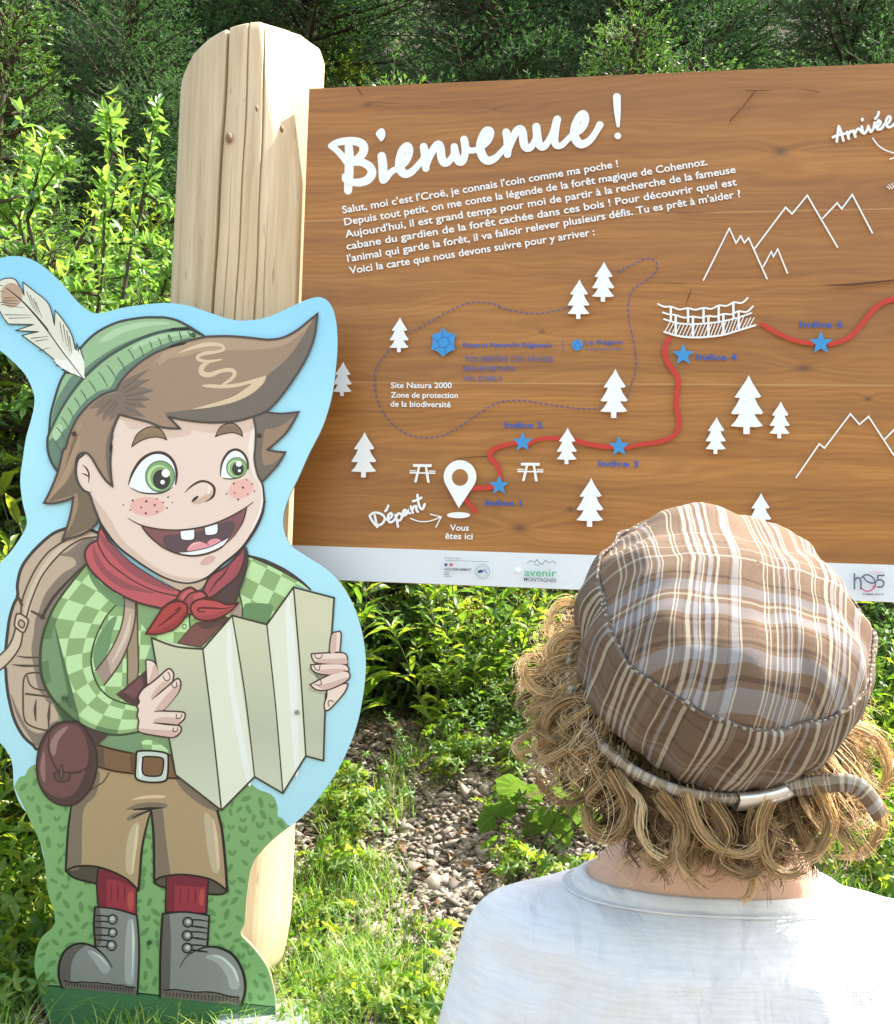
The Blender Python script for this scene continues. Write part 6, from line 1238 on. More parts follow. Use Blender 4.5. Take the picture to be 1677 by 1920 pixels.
def fuse(name, prims, mats, voxel, smooth_it, disp=None, keep=None):
    V, F = [], []
    for v, f in prims: b = len(V); V += v; F += [tuple(b + i for i in q) for q in f]
    o = mesh_obj('tmp', V, F); bm = bmesh.new(); bm.from_mesh(o.data); bmesh.ops.remove_doubles(bm, verts=bm.verts, dist=1e-6); bmesh.ops.recalc_face_normals(bm, faces=bm.faces); bm.to_mesh(o.data); bm.free()
    m = o.modifiers.new('r', 'REMESH'); m.mode = 'VOXEL'; m.voxel_size = voxel
    s_ = o.modifiers.new('s', 'SMOOTH'); s_.factor = .5; s_.iterations = smooth_it
    dg = bpy.context.evaluated_depsgraph_get(); me = bpy.data.meshes.new_from_object(o.evaluated_get(dg)); bpy.data.objects.remove(o)
    n = len(me.vertices); co = np.empty(n * 3, np.float32); me.vertices.foreach_get('co', co); co = co.reshape(-1, 3)
    if disp is not None: co = disp(co); me.vertices.foreach_set('co', co.astype(np.float32).ravel())
    for q in mats: me.materials.append(q)
    me.polygons.foreach_set('use_smooth', [True] * len(me.polygons)); me.name = name; me.update()
    r = bpy.data.objects.new(name, me); COL.objects.link(r); r.parent = kid; return r
nz = NC.z
t = NT('child skin'); ob = t.obj(); cs_ = t.ramp(t.noise(ob, 30, 3), [(.3, (.56, .33, .235)), (.7, (.66, .42, .31))])
M_SKIN = t.out(t.bsdf(cs_, .5, t.bump(t.noise(ob, 900, 2), .15, .0004), .4, **{'Subsurface Weight': .25, 'Subsurface Scale': .01, 'Subsurface Radius': (1, .35, .2)}))
HO = at_depth(1366, 1166, .610)                # middle of the cap's top panel
TLT, RL = R(43), R(9)
HA = Vector((math.sin(RL) * .8, -math.sin(TLT), math.cos(TLT))).normalized(); HX = (Vector((1, 0, -math.sin(RL) * 1.1)) - HA * Vector((1, 0, -math.sin(RL) * 1.1)).dot(HA)).normalized(); HY = HA.cross(HX)
K0 = Vector((NC.x, NC.y, 0))
HCc = HO - HA * .072 + Vector((0, .012, 0)) - K0
hc = (HCc.x, HCc.y, HCc.z)
face_d = Vector((HY.x, HY.y, HY.z)) * .9 + HA * -.35; face_d.normalize()
def hp(x, f, u): return tuple(HCc + HX * x + face_d * f + face_d.cross(HX) * -u)
up_h = HX.cross(face_d)
def hp(x, f, u): return tuple(HCc + HX * x + face_d * f + up_h * u)
prims = [ellipsoid(hc, (.073, .078, .080)), ellipsoid(hp(0, .025, -.035), (.048, .045, .048)), ellipsoid(hp(0, .048, -.062), (.022, .018, .015), 10, 8), ellipsoid(hp(0, .083, -.022), (.009, .014, .012), 10, 8), ellipsoid(hp(0, .076, -.046), (.018, .008, .006), 10, 8),
         ellipsoid(hp(-.077, .0, -.014), (.008, .014, .022), 12, 8), ellipsoid(hp(.077, .0, -.014), (.008, .014, .022), 12, 8),
         capsule((hc[0] * .6, hc[1] * .5 + .006, nz + .075), (0, .004, nz - .03), .040, .046),
         loft([(nz + .052, .046, .044, .004, .004), (nz + .032, .058, .046, 0, .004), (nz + .014, .075, .046, 0, 0), (nz - .002, .088, .048, 0, 0), (nz - .02, .112, .056, 0, 0), (nz - .045, .135, .066, 0, 0), (nz - .09, .140, .076, 0, 0), (nz - .2, .122, .078, 0, 0), (nz - .30, .115, .080, .004, 0), (nz - .37, .125, .085, .004, 0), (nz - .43, .11, .075, .004, 0)])]
for sg in (-1, 1):
    sh, elb, wr = (sg * .135, 0, nz - .07), (sg * .172, -.005, nz - .225), (sg * .170, .05, nz - .36)
    prims += [capsule(sh, elb, .036, .029), capsule(elb, wr, .028, .019), ellipsoid((sg * .169, .062, nz - .392), (.013, .024, .030), 12, 8)]
    for k, (dy, L_) in enumerate(((.020, .030), (.008, .036), (-.004, .038), (-.015, .030))):
        b = Vector((sg * .169, .064 + dy, nz - .412)); mid = b + Vector((sg * -.002, .004, -L_ * .6)); prims += [capsule(tuple(b), tuple(mid), .0066, .006, 8), capsule(tuple(mid), tuple(mid + Vector((sg * -.008, .004, -L_ * .45))), .006, .005, 8)]
    prims += [capsule((sg * .165, .085, nz - .385), (sg * .158, .102, nz - .415), .0075, .006, 8)]
    prims += [capsule((sg * .058, .004, nz - .42), (sg * .060, .0, .30), .058, .042), capsule((sg * .060, 0, .30), (sg * .062, -.012, .09), .040, .026), capsule((sg * .062, -.015, .05), (sg * .064, .08, .03), .028, .022)]
body = fuse('body', prims, [M_SKIN], .0042, 6)
for sg in (-1, 1):
    V, F = ellipsoid(hp(sg * .028, .070, -.002), (.009, .009, .009), 14, 10); M_EYE = ink(245, 246, 248); mesh_obj('eye', V, F, [M_EYE], kid, smooth=True)
    V, F = ellipsoid(hp(sg * .028, .0765, -.002), (.004, .0035, .004), 12, 8); mesh_obj('iris', V, F, [ink(80, 96, 110)], kid, smooth=True)
# shorts and shoes (below the frame)
t = NT('blue cotton'); M_SHO = t.out(t.bsdf((.05, .07, .12), .85))
fuse('shorts', [loft([(nz - .36, .135, .092, .004, 0), (nz - .42, .135, .092, .004, 0), (nz - .47, .128, .085, .004, 0)]), capsule((-.062, .002, nz - .47), (-.066, 0, .36), .070, .066), capsule((.062, .002, nz - .47), (.066, 0, .36), .070, .066)], [M_SHO], .008, 4)
for sg in (-1, 1):
    V, F = loft([(.002, .038, .085, .03, 0), (.02, .042, .090, .03, 0), (.05, .038, .075, .02, 0), (.075, .034, .05, -.005, 0), (.085, .033, .04, -.012, 0)], 24); o = mesh_obj('shoe', [(a + sg * .063, b, c) for a, b, c in V], F, [ink(120, 70, 60)], kid, smooth=True)

# t-shirt
from mathutils import noise as mnoise
t = NT('white slub cotton'); ob = t.obj()
sl_ = t.noise(t.mapping(ob, (34, 34, 520)), 1, 4, .6, .05); s2 = t.noise(t.mapping(ob, (900, 900, 900)), 1, 2)
ccs = t.mix(t.ramp(sl_, [(.42, (0, 0, 0)), (.62, (1, 1, 1))]), (.80, .795, .82), (.74, .735, .76))
bs = t.bsdf(ccs, .85, t.bump(t.math('ADD', t.math('MULTIPLY', sl_, .05), t.math('ADD', t.math('MULTIPLY', s2, .03), t.math('ADD', t.math('MULTIPLY', t.noise(t.mapping(ob, (24, 10, 13), rot=(0, .5, 0)), 1, 3, .5, .6), 1.0), t.math('MULTIPLY', t.noise(t.mapping(ob, (60, 20, 34), rot=(0, -.7, 0)), 1, 2, .5, .4), .12)))), 1.0, .013), .15, **{'Sheen Weight': .2})
tl = t.n('ShaderNodeBsdfTranslucent', {'Color': (.8, .78, .76, 1)}).outputs[0]; mx = t.n('ShaderNodeMixShader', {0: .12}); t.t.links.new(bs, mx.inputs[1]); t.t.links.new(tl, mx.inputs[2]); M_TEE = t.out(mx.outputs[0])
def tee_disp(c):
    x, y, z = c[:, 0], c[:, 1], c[:, 2] - nz; back = np.clip(-y / .05, 0, 1)
    f = .0035 * np.exp(-((x + .118 - .25 * (z + .1)) / .010) ** 2) * np.clip((-z - .04) / .05, 0, 1) + .0035 * np.exp(-((x - .118 + .25 * (z + .1)) / .010) ** 2) * np.clip((-z - .04) / .05, 0, 1)
    g = .0018 * np.sin(x * 40 + z * 75 + 2 * np.sin(z * 30)) * np.clip((np.abs(x) - .03) / .08, 0, 1) + .0014 * np.sin(z * 55 + x * 22) * np.clip((-z - .05) / .06, 0, 1) + .0012 * np.sin(x * 120 - z * 60) * np.exp(-((np.abs(x) - .10) / .03) ** 2)
    nn = np.array([mnoise.noise(Vector((a * 16, b * 16, d_ * 22))) + .6 * mnoise.noise(Vector((a * 34 + 5, b * 34, d_ * 18))) for a, b, d_ in zip(x, c[:, 1], z)]); c = c.copy(); c[:, 1] += back * (nn * .006 - .007 * (1 - np.abs(np.array([mnoise.noise(Vector((a * 11 + d_ * 9, b * 11, d_ * 13 - a * 6 + 3))) for a, b, d_ in zip(x, c[:, 1], z)])) * 3.2).clip(0, 1)) * np.clip((-z - .02) / .04, 0, 1);
    c[:, 1] += back * (f * 3.0 + g * 1.6); c[:, 2] += .0010 * np.sin(x * 90 + y * 60); return c
tprims = [loft([(nz + .000, .086, .047, 0, 0), (nz - .006, .104, .055, 0, 0), (nz - .010, .130, .062, 0, 0), (nz - .018, .149, .070, 0, 0), (nz - .032, .158, .079, 0, 0), (nz - .07, .158, .086, 0, 0), (nz - .14, .148, .088, 0, 0), (nz - .24, .136, .088, 0, 0), (nz - .34, .138, .092, .002, 0), (nz - .40, .142, .096, .003, 0)])]
for sg in (-1, 1): tprims.append(capsule((sg * .132, .0, nz - .048), (sg * .158, -.002, nz - .17), .040, .043))
tee = fuse('t_shirt', tprims, [M_TEE], .0042, 5, tee_disp)
Vr, Fr = [], []; N1 = 96; prof = [(-.003, -.004), (-.0012, .0006), (.0004, .0014), (.0022, .0004), (.0058, -.0030), (.0072, -.0062), (.0060, -.0086)]
for i in range(N1):
    th = 2 * math.pi * i / N1; c, s = math.cos(th), math.sin(th); e = 2.3; x = .0865 * math.copysign(abs(c) ** (2 / e), c); y = .0480 * math.copysign(abs(s) ** (2 / e), s)
    for a, h_ in prof: k = 1 + a / .070; Vr.append((x * k, y * k, nz + .006 + h_ - .002))
for i in range(N1):
    for j in range(len(prof) - 1): a, b = i * len(prof) + j, ((i + 1) % N1) * len(prof) + j; Fr.append((a, a + 1, b + 1, b))
mesh_obj('collar', Vr, Fr, [M_TEE], tee, smooth=True)
Vr, Fr = [], []
for i in range(N1):
    th = 2 * math.pi * i / N1; c, s = math.cos(th), math.sin(th); x = .0865 * math.copysign(abs(c) ** (2 / 2.3), c); y = .0480 * math.copysign(abs(s) ** (2 / 2.3), s); k = 1.16
    for q in range(5): Vr.append((x * k + .0009 * math.cos(q * 1.2566) * c, y * k + .0009 * math.cos(q * 1.2566) * s, nz - .0035 + .0011 * math.sin(q * 1.2566)))
    for q in range(5): a_, b_ = i * 5 + q, ((i + 1) % N1) * 5 + q; c_, d_ = i * 5 + (q + 1) % 5, ((i + 1) % N1) * 5 + (q + 1) % 5; Fr.append((a_, c_, d_, b_))
mesh_obj('collar_seam', Vr, Fr, [M_TEE], tee, smooth=True)

# ---- cap
from mathutils import noise as mnoise
def stripes(t, u, table, base):
    fr = t.math('FRACT', u); st = [(0.0, base)]
    for a, b, c in table: st += [(a, c), (b, base)]
    nd = t.ramp(fr, st[:32], 'CONSTANT'); return nd
def plaid(name, k=1.0, wf=.36, band=False):
    t = NT(name); uvn = t.n('ShaderNodeAttribute', attribute_name='pu').outputs['Fac']; vvn = t.n('ShaderNodeAttribute', attribute_name='pv').outputs['Fac']; ob = t.obj()
    wob = t.math('MULTIPLY', t.math('SUBTRACT', t.noise(ob, 30, 2), .5), .0030)
    kk = k
    u = t.math('ADD', t.math('DIVIDE', t.math('ADD', uvn, wob), .082), .5); v = t.math('ADD', t.math('DIVIDE', t.math('ADD', vvn, wob), .19), .5)
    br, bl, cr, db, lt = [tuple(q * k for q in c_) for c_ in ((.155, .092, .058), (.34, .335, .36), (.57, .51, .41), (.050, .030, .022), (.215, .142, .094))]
    warp = stripes(t, u, [(.02, .034, cr), (.050, .058, cr), (.10, .108, db), (.125, .150, cr), (.160, .166, db), (.175, .20, bl), (.21, .222, cr), (.235, .243, db), (.25, .285, bl), (.295, .303, db), (.312, .33, cr), (.40, .408, db), (.425, .470, bl), (.478, .492, cr)], br)
    warp2 = stripes(t, u, [(.66, .668, cr), (.69, .697, cr), (.715, .722, db), (.735, .750, cr), (.77, .785, bl), (.795, .802, db), (.815, .83, bl), (.84, .848, cr), (.87, .877, db), (.89, .91, bl), (.92, .928, cr)], br)
    warp = t.mix(t.math('GREATER_THAN', t.math('FRACT', u), .6), warp, warp2)
    dk = tuple(q * .55 for q in lt)
    weft = stripes(t, v, [(.035, .05, db), (.06, .10, bl), (.11, .125, db), (.15, .19, bl), (.20, .212, db), (.225, .26, dk), (.27, .28, db), (.29, .33, bl), (.345, .352, cr), (.365, .40, bl), (.42, .426, db), (.50, .505, cr), (.545, .55, cr), (.575, .58, db), (.63, .635, cr)], lt)
    if band:
        u = t.math('DIVIDE', t.math('ADD', uvn, wob), .058); warp = stripes(t, u, [(.03, .05, cr), (.062, .075, db), (.10, .14, cr), (.15, .162, db), (.17, .20, cr), (.22, .232, db), (.26, .29, cr), (.31, .322, db), (.33, .36, cr), (.42, .47, lt), (.56, .575, cr), (.60, .612, db), (.64, .67, bl), (.75, .79, cr), (.80, .812, db)], br); weft = stripes(t, t.math('DIVIDE', t.math('ADD', vvn, wob), .05), [(.1, .14, db), (.3, .42, bl), (.5, .53, cr), (.7, .76, db)], lt)
    tw = t.math('GREATER_THAN', t.math('FRACT', t.math('MULTIPLY', t.math('ADD', uvn, vvn), 1500.0)), .5)
    c = t.mix(t.math('ADD', wf, t.math('MULTIPLY', tw, .12)), warp, weft)
    fuzz = t.noise(ob, 700, 2); c = t.mix(t.math('MULTIPLY', fuzz, .10), c, (.40, .32, .25))
    h = t.math('ADD', t.math('MULTIPLY', t.math('SINE', t.math('MULTIPLY', t.math('ADD', uvn, vvn), 9000.0)), .3), t.math('ADD', fuzz, t.math('MULTIPLY', t.noise(ob, 55, 3, .55, .4), 5.0)))
    return t.out(t.bsdf(c, .9, t.bump(h, .35, .0012), .15, **{'Sheen Weight': .08, 'Sheen Roughness': .5}))
M_PLAID = plaid('brown plaid cotton', .93); M_PLAID2 = plaid('plaid cotton shaded in colour', .74, .20, True)  # band factor paints its shade into the colour, crown factor its sunlight
hat = empty('cap'); hat.parent = kid
def hatpt(r_, th, h_): return HO + HX * (r_ * math.cos(th)) + HY * (r_ * 1.02 * math.sin(th)) + HA * h_ - K0
def wrinkle(th, v):
    x, y = math.cos(th), math.sin(th); w = 0
    w += .0026 * math.sin(3 * th + 1.2) + .0018 * math.sin(7 * th + 5 * v) + .0009 * math.sin(13 * th - 9 * v + 1) + .0006 * math.sin(23 * th + 14 * v)
    return w
NTH = 200
def hat_surface(name, prof, kind, sub=8, thick=None):
    rs = [];
    for i in range(len(prof) - 1):
        for k in range(sub):
            q = k / sub; p0 = prof[max(i - 1, 0)]; p1, p2 = prof[i], prof[i + 1]; p3 = prof[min(i + 2, len(prof) - 1)]
            f = lambda a, b, c, d: .5 * (2 * b + (c - a) * q + (2 * a - 5 * b + 4 * c - d) * q * q + (3 * b - a - 3 * c + d) * q ** 3)
            rs.append((f(p0[0], p1[0], p2[0], p3[0]), f(p0[1], p1[1], p2[1], p3[1])))
    rs.append(prof[-1]); V, F, U, W_ = [], [], [], []; L = len(rs); s_ = 0
    for i, (r_, h_) in enumerate(rs):
        if i: s_ += math.hypot(r_ - rs[i - 1][0], h_ - rs[i - 1][1])
        for j in range(NTH):
            th = 2 * math.pi * j / NTH; v = i / (L - 1); x, y = r_ * math.cos(th), r_ * math.sin(th)
            if kind == 'top':
                w = wrinkle(th, v) * min(1, v * 1.3); dz = 0
                for gx, gy, gs, ga in ((.072, .012, .011, -.011), (.080, .026, .010, -.008), (-.074, .030, .013, -.010), (-.060, .052, .010, -.006), (.056, .060, .012, .006), (.0, -.060, .030, -.004), (-.03, .05, .022, .004), (.05, -.035, .02, .003), (-.05, -.03, .018, .002)): dz += ga * math.exp(-((x - gx) ** 2 + (y - gy) ** 2) / gs ** 2)
                dz += .0014 * math.sin(x * 160 + y * 60) * v + .0010 * math.sin(y * 210 - x * 70) * v + .0022 * math.sin(y * 90 + 1)
                dz += .0045 * (mnoise.noise(Vector((x * 26, y * 20, 1.3))) + .5 * mnoise.noise(Vector((x * 60, y * 44, 4.3)))) + .0016 * math.sin(th * 34 + 3 * math.sin(th * 5)) * v ** 5
                dz *= 1 - v ** 8
                V.append(tuple(hatpt(r_ + wrinkle(th, 0) * .8 * v, th, h_ + dz))); U.append(x + .010); W_.append(y + .2 * s_ * 0)
            else:
                w = wrinkle(th, 0) * .8 * (1 - v) + .0016 * math.sin(18 * th + 4 * v) * math.sin(math.pi * v) + .0010 * math.sin(31 * th - 6 * v) * v + .0012 * math.sin(9 * v + 5 * th)
                w += .004 * mnoise.noise(Vector((math.cos(th) * 3.2, math.sin(th) * 3.2, v * 1.6))) * math.sin(math.pi * v) + .0022 * mnoise.noise(Vector((math.cos(th) * 9, math.sin(th) * 9, v * 2.2))) * (.3 + v * .7)
                if 4.50 < th < 4.62: w -= .0016 * (1 - abs(th - 4.56) / .06)
                V.append(tuple(hatpt(r_ + w, th, h_ + .002 * math.sin(5 * th) * v))); U.append(th * .088 + (.013 if th < 4.62 else .05)); W_.append(-s_ + (.02 if th < 4.62 else .045) + (0 if th < 4.62 else .25 * th * .02))
    for i in range(L - 1):
        for j in range(NTH): k = (j + 1) % NTH; F.append((i * NTH + j, (i + 1) * NTH + j, (i + 1) * NTH + k, i * NTH + k))
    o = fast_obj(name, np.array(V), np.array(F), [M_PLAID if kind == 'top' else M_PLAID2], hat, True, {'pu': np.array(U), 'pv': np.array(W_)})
    so_ = o.modifiers.new('t', 'SOLIDIFY'); so_.thickness = .0012; so_.offset = -1; return o
hat_surface('top_panel', [(.0005, .0500), (.025, .0488), (.047, .0445), (.066, .0360), (.0795, .0225), (.0870, .0065)], 'top', 8)
hat_surface('side_band', [(.0858, .0070), (.0882, .0092), (.0908, .0010), (.0920, -.014), (.0912, -.030), (.0880, -.047), (.0855, -.056)], 'band', 6)
def ribbon(name, pts, up_, w, th_, mat, parent, pu=None):
    P = np.array([list(p) for p in pts]); D = nrmz(np.gradient(P, axis=0)); Up = nrmz(np.array([list(u) for u in up_])); O_ = nrmz(np.cross(D, Up)); Up = np.cross(O_, D); V, F = [], []
    pr = [(-w, 0), (-w * .8, th_), (0, th_ * 1.25), (w * .8, th_), (w, 0), (w * .8, -th_), (0, -th_), (-w * .8, -th_)]
    for i in range(len(P)): V += [P[i] + Up[i] * a + O_[i] * b for a, b in pr]
    k = 8
    for i in range(len(P) - 1): F += [(i * k + j, i * k + (j + 1) % k, (i + 1) * k + (j + 1) % k, (i + 1) * k + j) for j in range(k)]
    s_ = np.r_[0, np.cumsum(np.linalg.norm(np.diff(P, axis=0), axis=1))]; at = {'pu': np.repeat(s_, k), 'pv': np.tile([a * .3 for a, b in pr], len(P))}
    return fast_obj(name, np.array(V), np.array(F), [mat], parent, True, at)
# seam welt between panel and band
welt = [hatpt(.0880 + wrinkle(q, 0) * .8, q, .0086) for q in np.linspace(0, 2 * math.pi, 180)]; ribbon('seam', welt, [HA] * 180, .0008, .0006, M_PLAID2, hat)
strap = [hatpt(.0925 + .0035 * math.sin(q * 2) - .007 * max(0, 3.7 - q), q, -.0560 - .003 * math.sin((q - 2.6) * 1.5)) for q in np.linspace(2.75, 5.26, 60)]
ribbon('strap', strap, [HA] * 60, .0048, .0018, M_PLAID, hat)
tail0 = strap[-1]; tl_pts = [tail0, Vector(tail0) + (at_depth(1545, 1456, .562) - at_depth(1510, 1462, .562)) * .9]
e1 = at_depth(1600, 1470, .575) - K0; e2 = at_depth(1650, 1528, .580) - K0
cv = catmull([(0, 0), (1, 0), (2, 0), (3, 0)], False, 2)
ctrl = [Vector(strap[-6]), Vector(tail0), Vector(tl_pts[1]), e1, e2]
tp = []
for i in range(len(ctrl) - 1):
    for q in np.linspace(0, 1, 8, endpoint=False):
        a, b, c, d = ctrl[max(i - 1, 0)], ctrl[i], ctrl[i + 1], ctrl[min(i + 2, len(ctrl) - 1)]; tp.append(.5 * (2 * b + (c - a) * q + (2 * a - 5 * b + 4 * c - d) * q * q + (3 * b - a - 3 * c + d) * q ** 3))
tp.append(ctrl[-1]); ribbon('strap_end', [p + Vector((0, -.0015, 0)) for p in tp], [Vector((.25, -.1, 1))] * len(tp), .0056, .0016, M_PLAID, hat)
t = NT('brushed silver'); M_SIL = t.out(t.bsdf((.72, .70, .66), .34, t.bump(t.noise(t.mapping(t.obj(), (40, 40, 900)), 1, 3), .1, .0003), .6, **{'Metallic': .85}))
bk = ribbon('buckle', [Vector(p) + (Vector(p) - HCc).normalized() * .0022 for p in strap[-10:]] + [Vector(tp[10]) + Vector((0, -.003, 0))], [HA] * 11, .0072, .0028, M_SIL, hat)

# ---- hair
t = NT('blond hair'); at = t.n('ShaderNodeAttribute', attribute_name='tint').outputs['Fac']
ch = t.ramp(at, [(0, (.085, .046, .019)), (.3, (.30, .185, .082)), (.65, (.60, .43, .22)), (1, (.86, .73, .49))])
bsd = t.bsdf(ch, .30, spec=.9); tl = t.n('ShaderNodeBsdfTranslucent', {'Color': t.mix(1.0, ch, (1.5, 1.5, 1.5), 'MULTIPLY')}).outputs[0]; mx = t.n('ShaderNodeMixShader', {0: .42}); t.t.links.new(bsd, mx.inputs[1]); t.t.links.new(tl, mx.inputs[2]); M_HAIR = t.out(mx.outputs[0])
hr_ = np.random.default_rng(77)
def hair_locks(nl, per, npt, root_fn, Lr, outr, curl, rad, spread, seed, grav=1.0, r0=.00034, toned=0.0):
    r = np.random.default_rng(seed); Vs, Ts = [], []; u = np.linspace(0, 1, npt)
    for l in range(nl):
        root, out, dn = root_fn(r); L = r.uniform(*Lr) * .88; o_ = r.uniform(*outr) * .85; cr_ = r.uniform(*curl) * .86; ph = r.uniform(0, 6.28); tr_ = r.uniform(1.0, 2.1) * r.choice([-1, 1]); base_t = np.clip(r.normal(.5 + toned, .22), .02, .98)
        side = np.cross(out, dn); side /= np.linalg.norm(side) + 1e-9; drift = r.normal() * .35
        C = root + out * (o_ * (1 - (1 - u) ** 2))[:, None] + dn * (L * grav * u ** 1.25)[:, None] + side * (drift * L * u ** 1.5)[:, None]
        env = cr_ * u ** .8 * (1.1 - .35 * u)
        C = C + (out * np.cos(ph + 6.28 * tr_ * u ** 1.35)[:, None] + side * np.sin(ph + 6.28 * tr_ * u ** 1.35)[:, None]) * env[:, None]
        for s_ in range(per):
            of = r.normal(size=3) * spread; tight = 1 - .55 * u + .25 * u ** 3; fz = r.normal(size=3) * .0045 * r.random() ** 3; w = C + of * tight[:, None] + fz * (u ** 2)[:, None] + (side * np.sin(u * 9 + r.uniform(0, 6.28))[:, None] + out * np.cos(u * 8 + r.uniform(0, 6.28))[:, None]) * (.0005 * u)[:, None]
            e = r.uniform(.72, 1.0); uu = u * e; w = np.stack([np.interp(uu, u, w[:, k]) for k in range(3)], 1)
            Vs.append(w); Ts.append(np.clip(base_t + r.normal() * .17, 0, 1))
    Pn = np.stack(Vs); n = len(Pn); D = nrmz(np.gradient(Pn, axis=1)); ref = np.array([.3, -.5, .8]); A_ = nrmz(np.cross(D, ref)); B_ = np.cross(D, A_); rr_ = (r0 * (1 - .55 * u ** 2))[None, :, None]
    V = np.stack([Pn + (A_ * math.cos(q) + B_ * math.sin(q)) * rr_ for q in (0, 2.094, 4.189)], 2).reshape(-1, 3)
    i0 = (np.arange(n)[:, None] * npt + np.arange(npt - 1)[None]).reshape(-1) * 3; F = []
    for j in range(3): k = (j + 1) % 3; F.append(np.stack([i0 + j, i0 + k, i0 + k + 3, i0 + j + 3], 1))
    return V, np.concatenate(F), np.repeat(np.array(Ts), npt * 3)
KZ = np.array([0, 0, -1.0])
def root_main(r):
    th = r.uniform(1.9, 7.5); rad = r.uniform(.070, .084); p = np.array(hatpt(rad, th, -r.uniform(.064, .085))); out = nrmz(np.array(hatpt(1, th, 0)) - np.array(hatpt(0, th, 0)) + np.array(HA) * -.25)
    dn = nrmz(KZ + out * .12 + np.array([r.normal() * .12, -.05, 0])); return p, out, dn
def root_side(r):
    th = r.choice([r.uniform(2.3, 3.9), r.uniform(5.5, 7.0)]); p = np.array(hatpt(r.uniform(.078, .086), th, -r.uniform(.048, .07))); out = nrmz(np.array(hatpt(1, th, 0)) - np.array(hatpt(0, th, 0)) + np.array([0, -.2, 0])); return p, out, nrmz(KZ + out * .35 + r.normal(size=3) * .15)
def root_back(r):
    th = r.uniform(3.9, 5.6); p = np.array(hatpt(r.uniform(.060, .080), th, -r.uniform(.068, .095))); out = nrmz(np.array([math.cos(th) * .6, -.8, 0])); return p, out, nrmz(KZ + np.array([r.normal() * .25, -.1, 0]))
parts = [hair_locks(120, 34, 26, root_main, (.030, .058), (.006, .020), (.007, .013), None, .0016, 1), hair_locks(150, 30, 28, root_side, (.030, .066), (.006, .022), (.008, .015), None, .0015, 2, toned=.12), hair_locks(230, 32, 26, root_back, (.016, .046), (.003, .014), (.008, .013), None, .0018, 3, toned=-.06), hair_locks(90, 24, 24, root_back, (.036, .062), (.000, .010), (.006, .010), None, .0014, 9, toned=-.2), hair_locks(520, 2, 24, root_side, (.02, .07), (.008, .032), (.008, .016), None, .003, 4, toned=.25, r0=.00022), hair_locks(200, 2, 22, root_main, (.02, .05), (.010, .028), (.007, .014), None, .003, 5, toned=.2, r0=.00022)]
def traced(paths, seed):
    r = np.random.default_rng(seed); Vs, Ts, Rs = [], [], []
    for pth, dp, k_, w_, tn in paths:
        C = np.array([list(at_depth(p[0], p[1], dp + (p[2] if len(p) > 2 else 0)) - K0) for p in pth]); tq = np.linspace(0, len(pth) - 1, 26); ii = np.arange(len(pth))
        q2 = catmull([(i, 0) for i in ii], False, 2)
        C3 = []
        for u_ in tq:
            i = min(int(u_), len(pth) - 2); f_ = u_ - i; a, b, c, d = C[max(i - 1, 0)], C[i], C[i + 1], C[min(i + 2, len(pth) - 1)]; C3.append(.5 * (2 * b + (c - a) * f_ + (2 * a - 5 * b + 4 * c - d) * f_ ** 2 + (3 * b - a - 3 * c + d) * f_ ** 3))
        C3 = np.array(C3); uu = np.linspace(0, 1, 26)[:, None]
        for s_ in range(k_):
            w = C3 + r.normal(size=3) * w_ * (1.0 - .75 * uu ** 1.5) + r.normal(size=3) * .002 * uu ** 2; e = int(26 * r.uniform(.8, 1)); w = np.stack([np.interp(np.linspace(0, e - 1, 26), np.arange(26), w[:, c_]) for c_ in range(3)], 1); Vs.append(w); Ts.append(np.clip(r.normal(tn, .12), 0, 1))
    Pn = np.stack(Vs); n = len(Pn); D = nrmz(np.gradient(Pn, axis=1)); ref = np.array([.3, -.5, .8]); A_ = nrmz(np.cross(D, ref)); B_ = np.cross(D, A_); rr_ = (.00032 * (1 - .5 * np.linspace(0, 1, 26) ** 2))[None, :, None]
    V = np.stack([Pn + (A_ * math.cos(q) + B_ * math.sin(q)) * rr_ for q in (0, 2.094, 4.189)], 2).reshape(-1, 3); i0 = (np.arange(n)[:, None] * 26 + np.arange(25)[None]).reshape(-1) * 3
    return V, np.concatenate([np.stack([i0 + j, i0 + (j + 1) % 3, i0 + (j + 1) % 3 + 3, i0 + j + 3], 1) for j in range(3)]), np.repeat(np.array(Ts), 78)
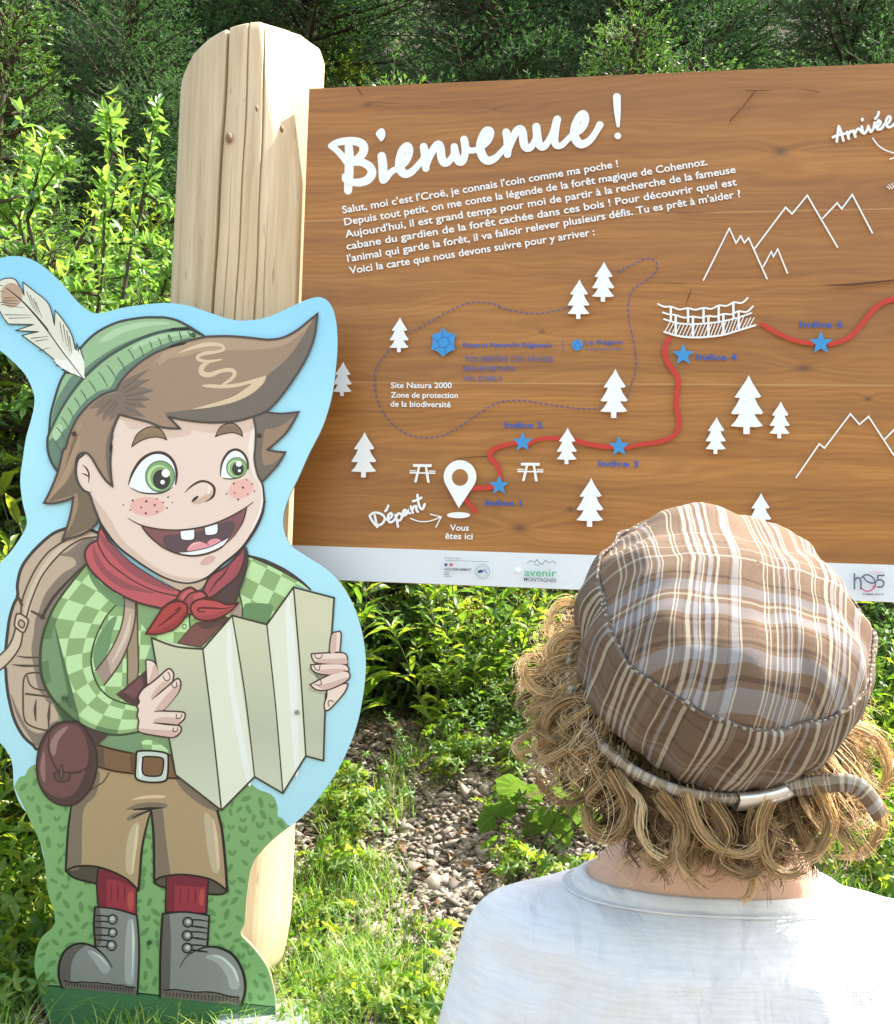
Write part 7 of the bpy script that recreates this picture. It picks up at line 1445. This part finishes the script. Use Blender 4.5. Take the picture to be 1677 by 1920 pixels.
parts.append(traced([(((1125, 1225), (1100, 1262), (1060, 1292), (1022, 1300), (993, 1284), (981, 1255), (992, 1226)), .625, 60, .0020, .85), (((1130, 1320), (1075, 1308), (1030, 1335), (1018, 1385), (1045, 1425), (1080, 1425)), .61, 50, .0022, .55), (((1140, 1420), (1100, 1490), (1060, 1505), (1022, 1480), (1005, 1440)), .60, 40, .0016, .5),
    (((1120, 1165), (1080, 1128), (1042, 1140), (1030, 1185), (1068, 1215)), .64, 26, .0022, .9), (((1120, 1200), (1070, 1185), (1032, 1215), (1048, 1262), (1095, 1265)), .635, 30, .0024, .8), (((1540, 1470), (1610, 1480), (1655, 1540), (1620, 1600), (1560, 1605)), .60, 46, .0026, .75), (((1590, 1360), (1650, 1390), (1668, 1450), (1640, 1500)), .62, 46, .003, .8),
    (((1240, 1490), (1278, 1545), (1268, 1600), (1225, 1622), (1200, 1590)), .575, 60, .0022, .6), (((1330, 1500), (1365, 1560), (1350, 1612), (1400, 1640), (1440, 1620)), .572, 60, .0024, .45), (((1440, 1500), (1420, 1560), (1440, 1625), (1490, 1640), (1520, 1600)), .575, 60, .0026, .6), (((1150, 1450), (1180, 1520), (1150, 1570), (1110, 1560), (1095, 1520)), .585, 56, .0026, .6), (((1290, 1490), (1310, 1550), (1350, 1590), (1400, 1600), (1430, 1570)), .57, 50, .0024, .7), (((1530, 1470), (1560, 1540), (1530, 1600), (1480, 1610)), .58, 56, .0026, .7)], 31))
Vh, Fh, Th, n_ = [], [], [], 0
for V, F, T in parts: Vh.append(V); Fh.append(F + n_); Th.append(T); n_ += len(V)
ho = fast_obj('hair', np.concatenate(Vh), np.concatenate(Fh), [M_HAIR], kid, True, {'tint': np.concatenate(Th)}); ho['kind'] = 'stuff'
V, F = ellipsoid(tuple(HCc + Vector((0, -.004, -.010))), (.0775, .080, .080), 32, 20)
V = [v for v in V]; keepF = []
for f in F:
    c = sum((Vector(V[i]) for i in f), Vector()) / 4 - HCc
    if c.dot(face_d) < .035: keepF.append(f)
sc = mesh_obj('scalp', V, keepF, [M_HAIR], kid, smooth=True); a = sc.data.attributes.new('tint', 'FLOAT', 'POINT'); a.data.foreach_set('value', [.12] * len(V))
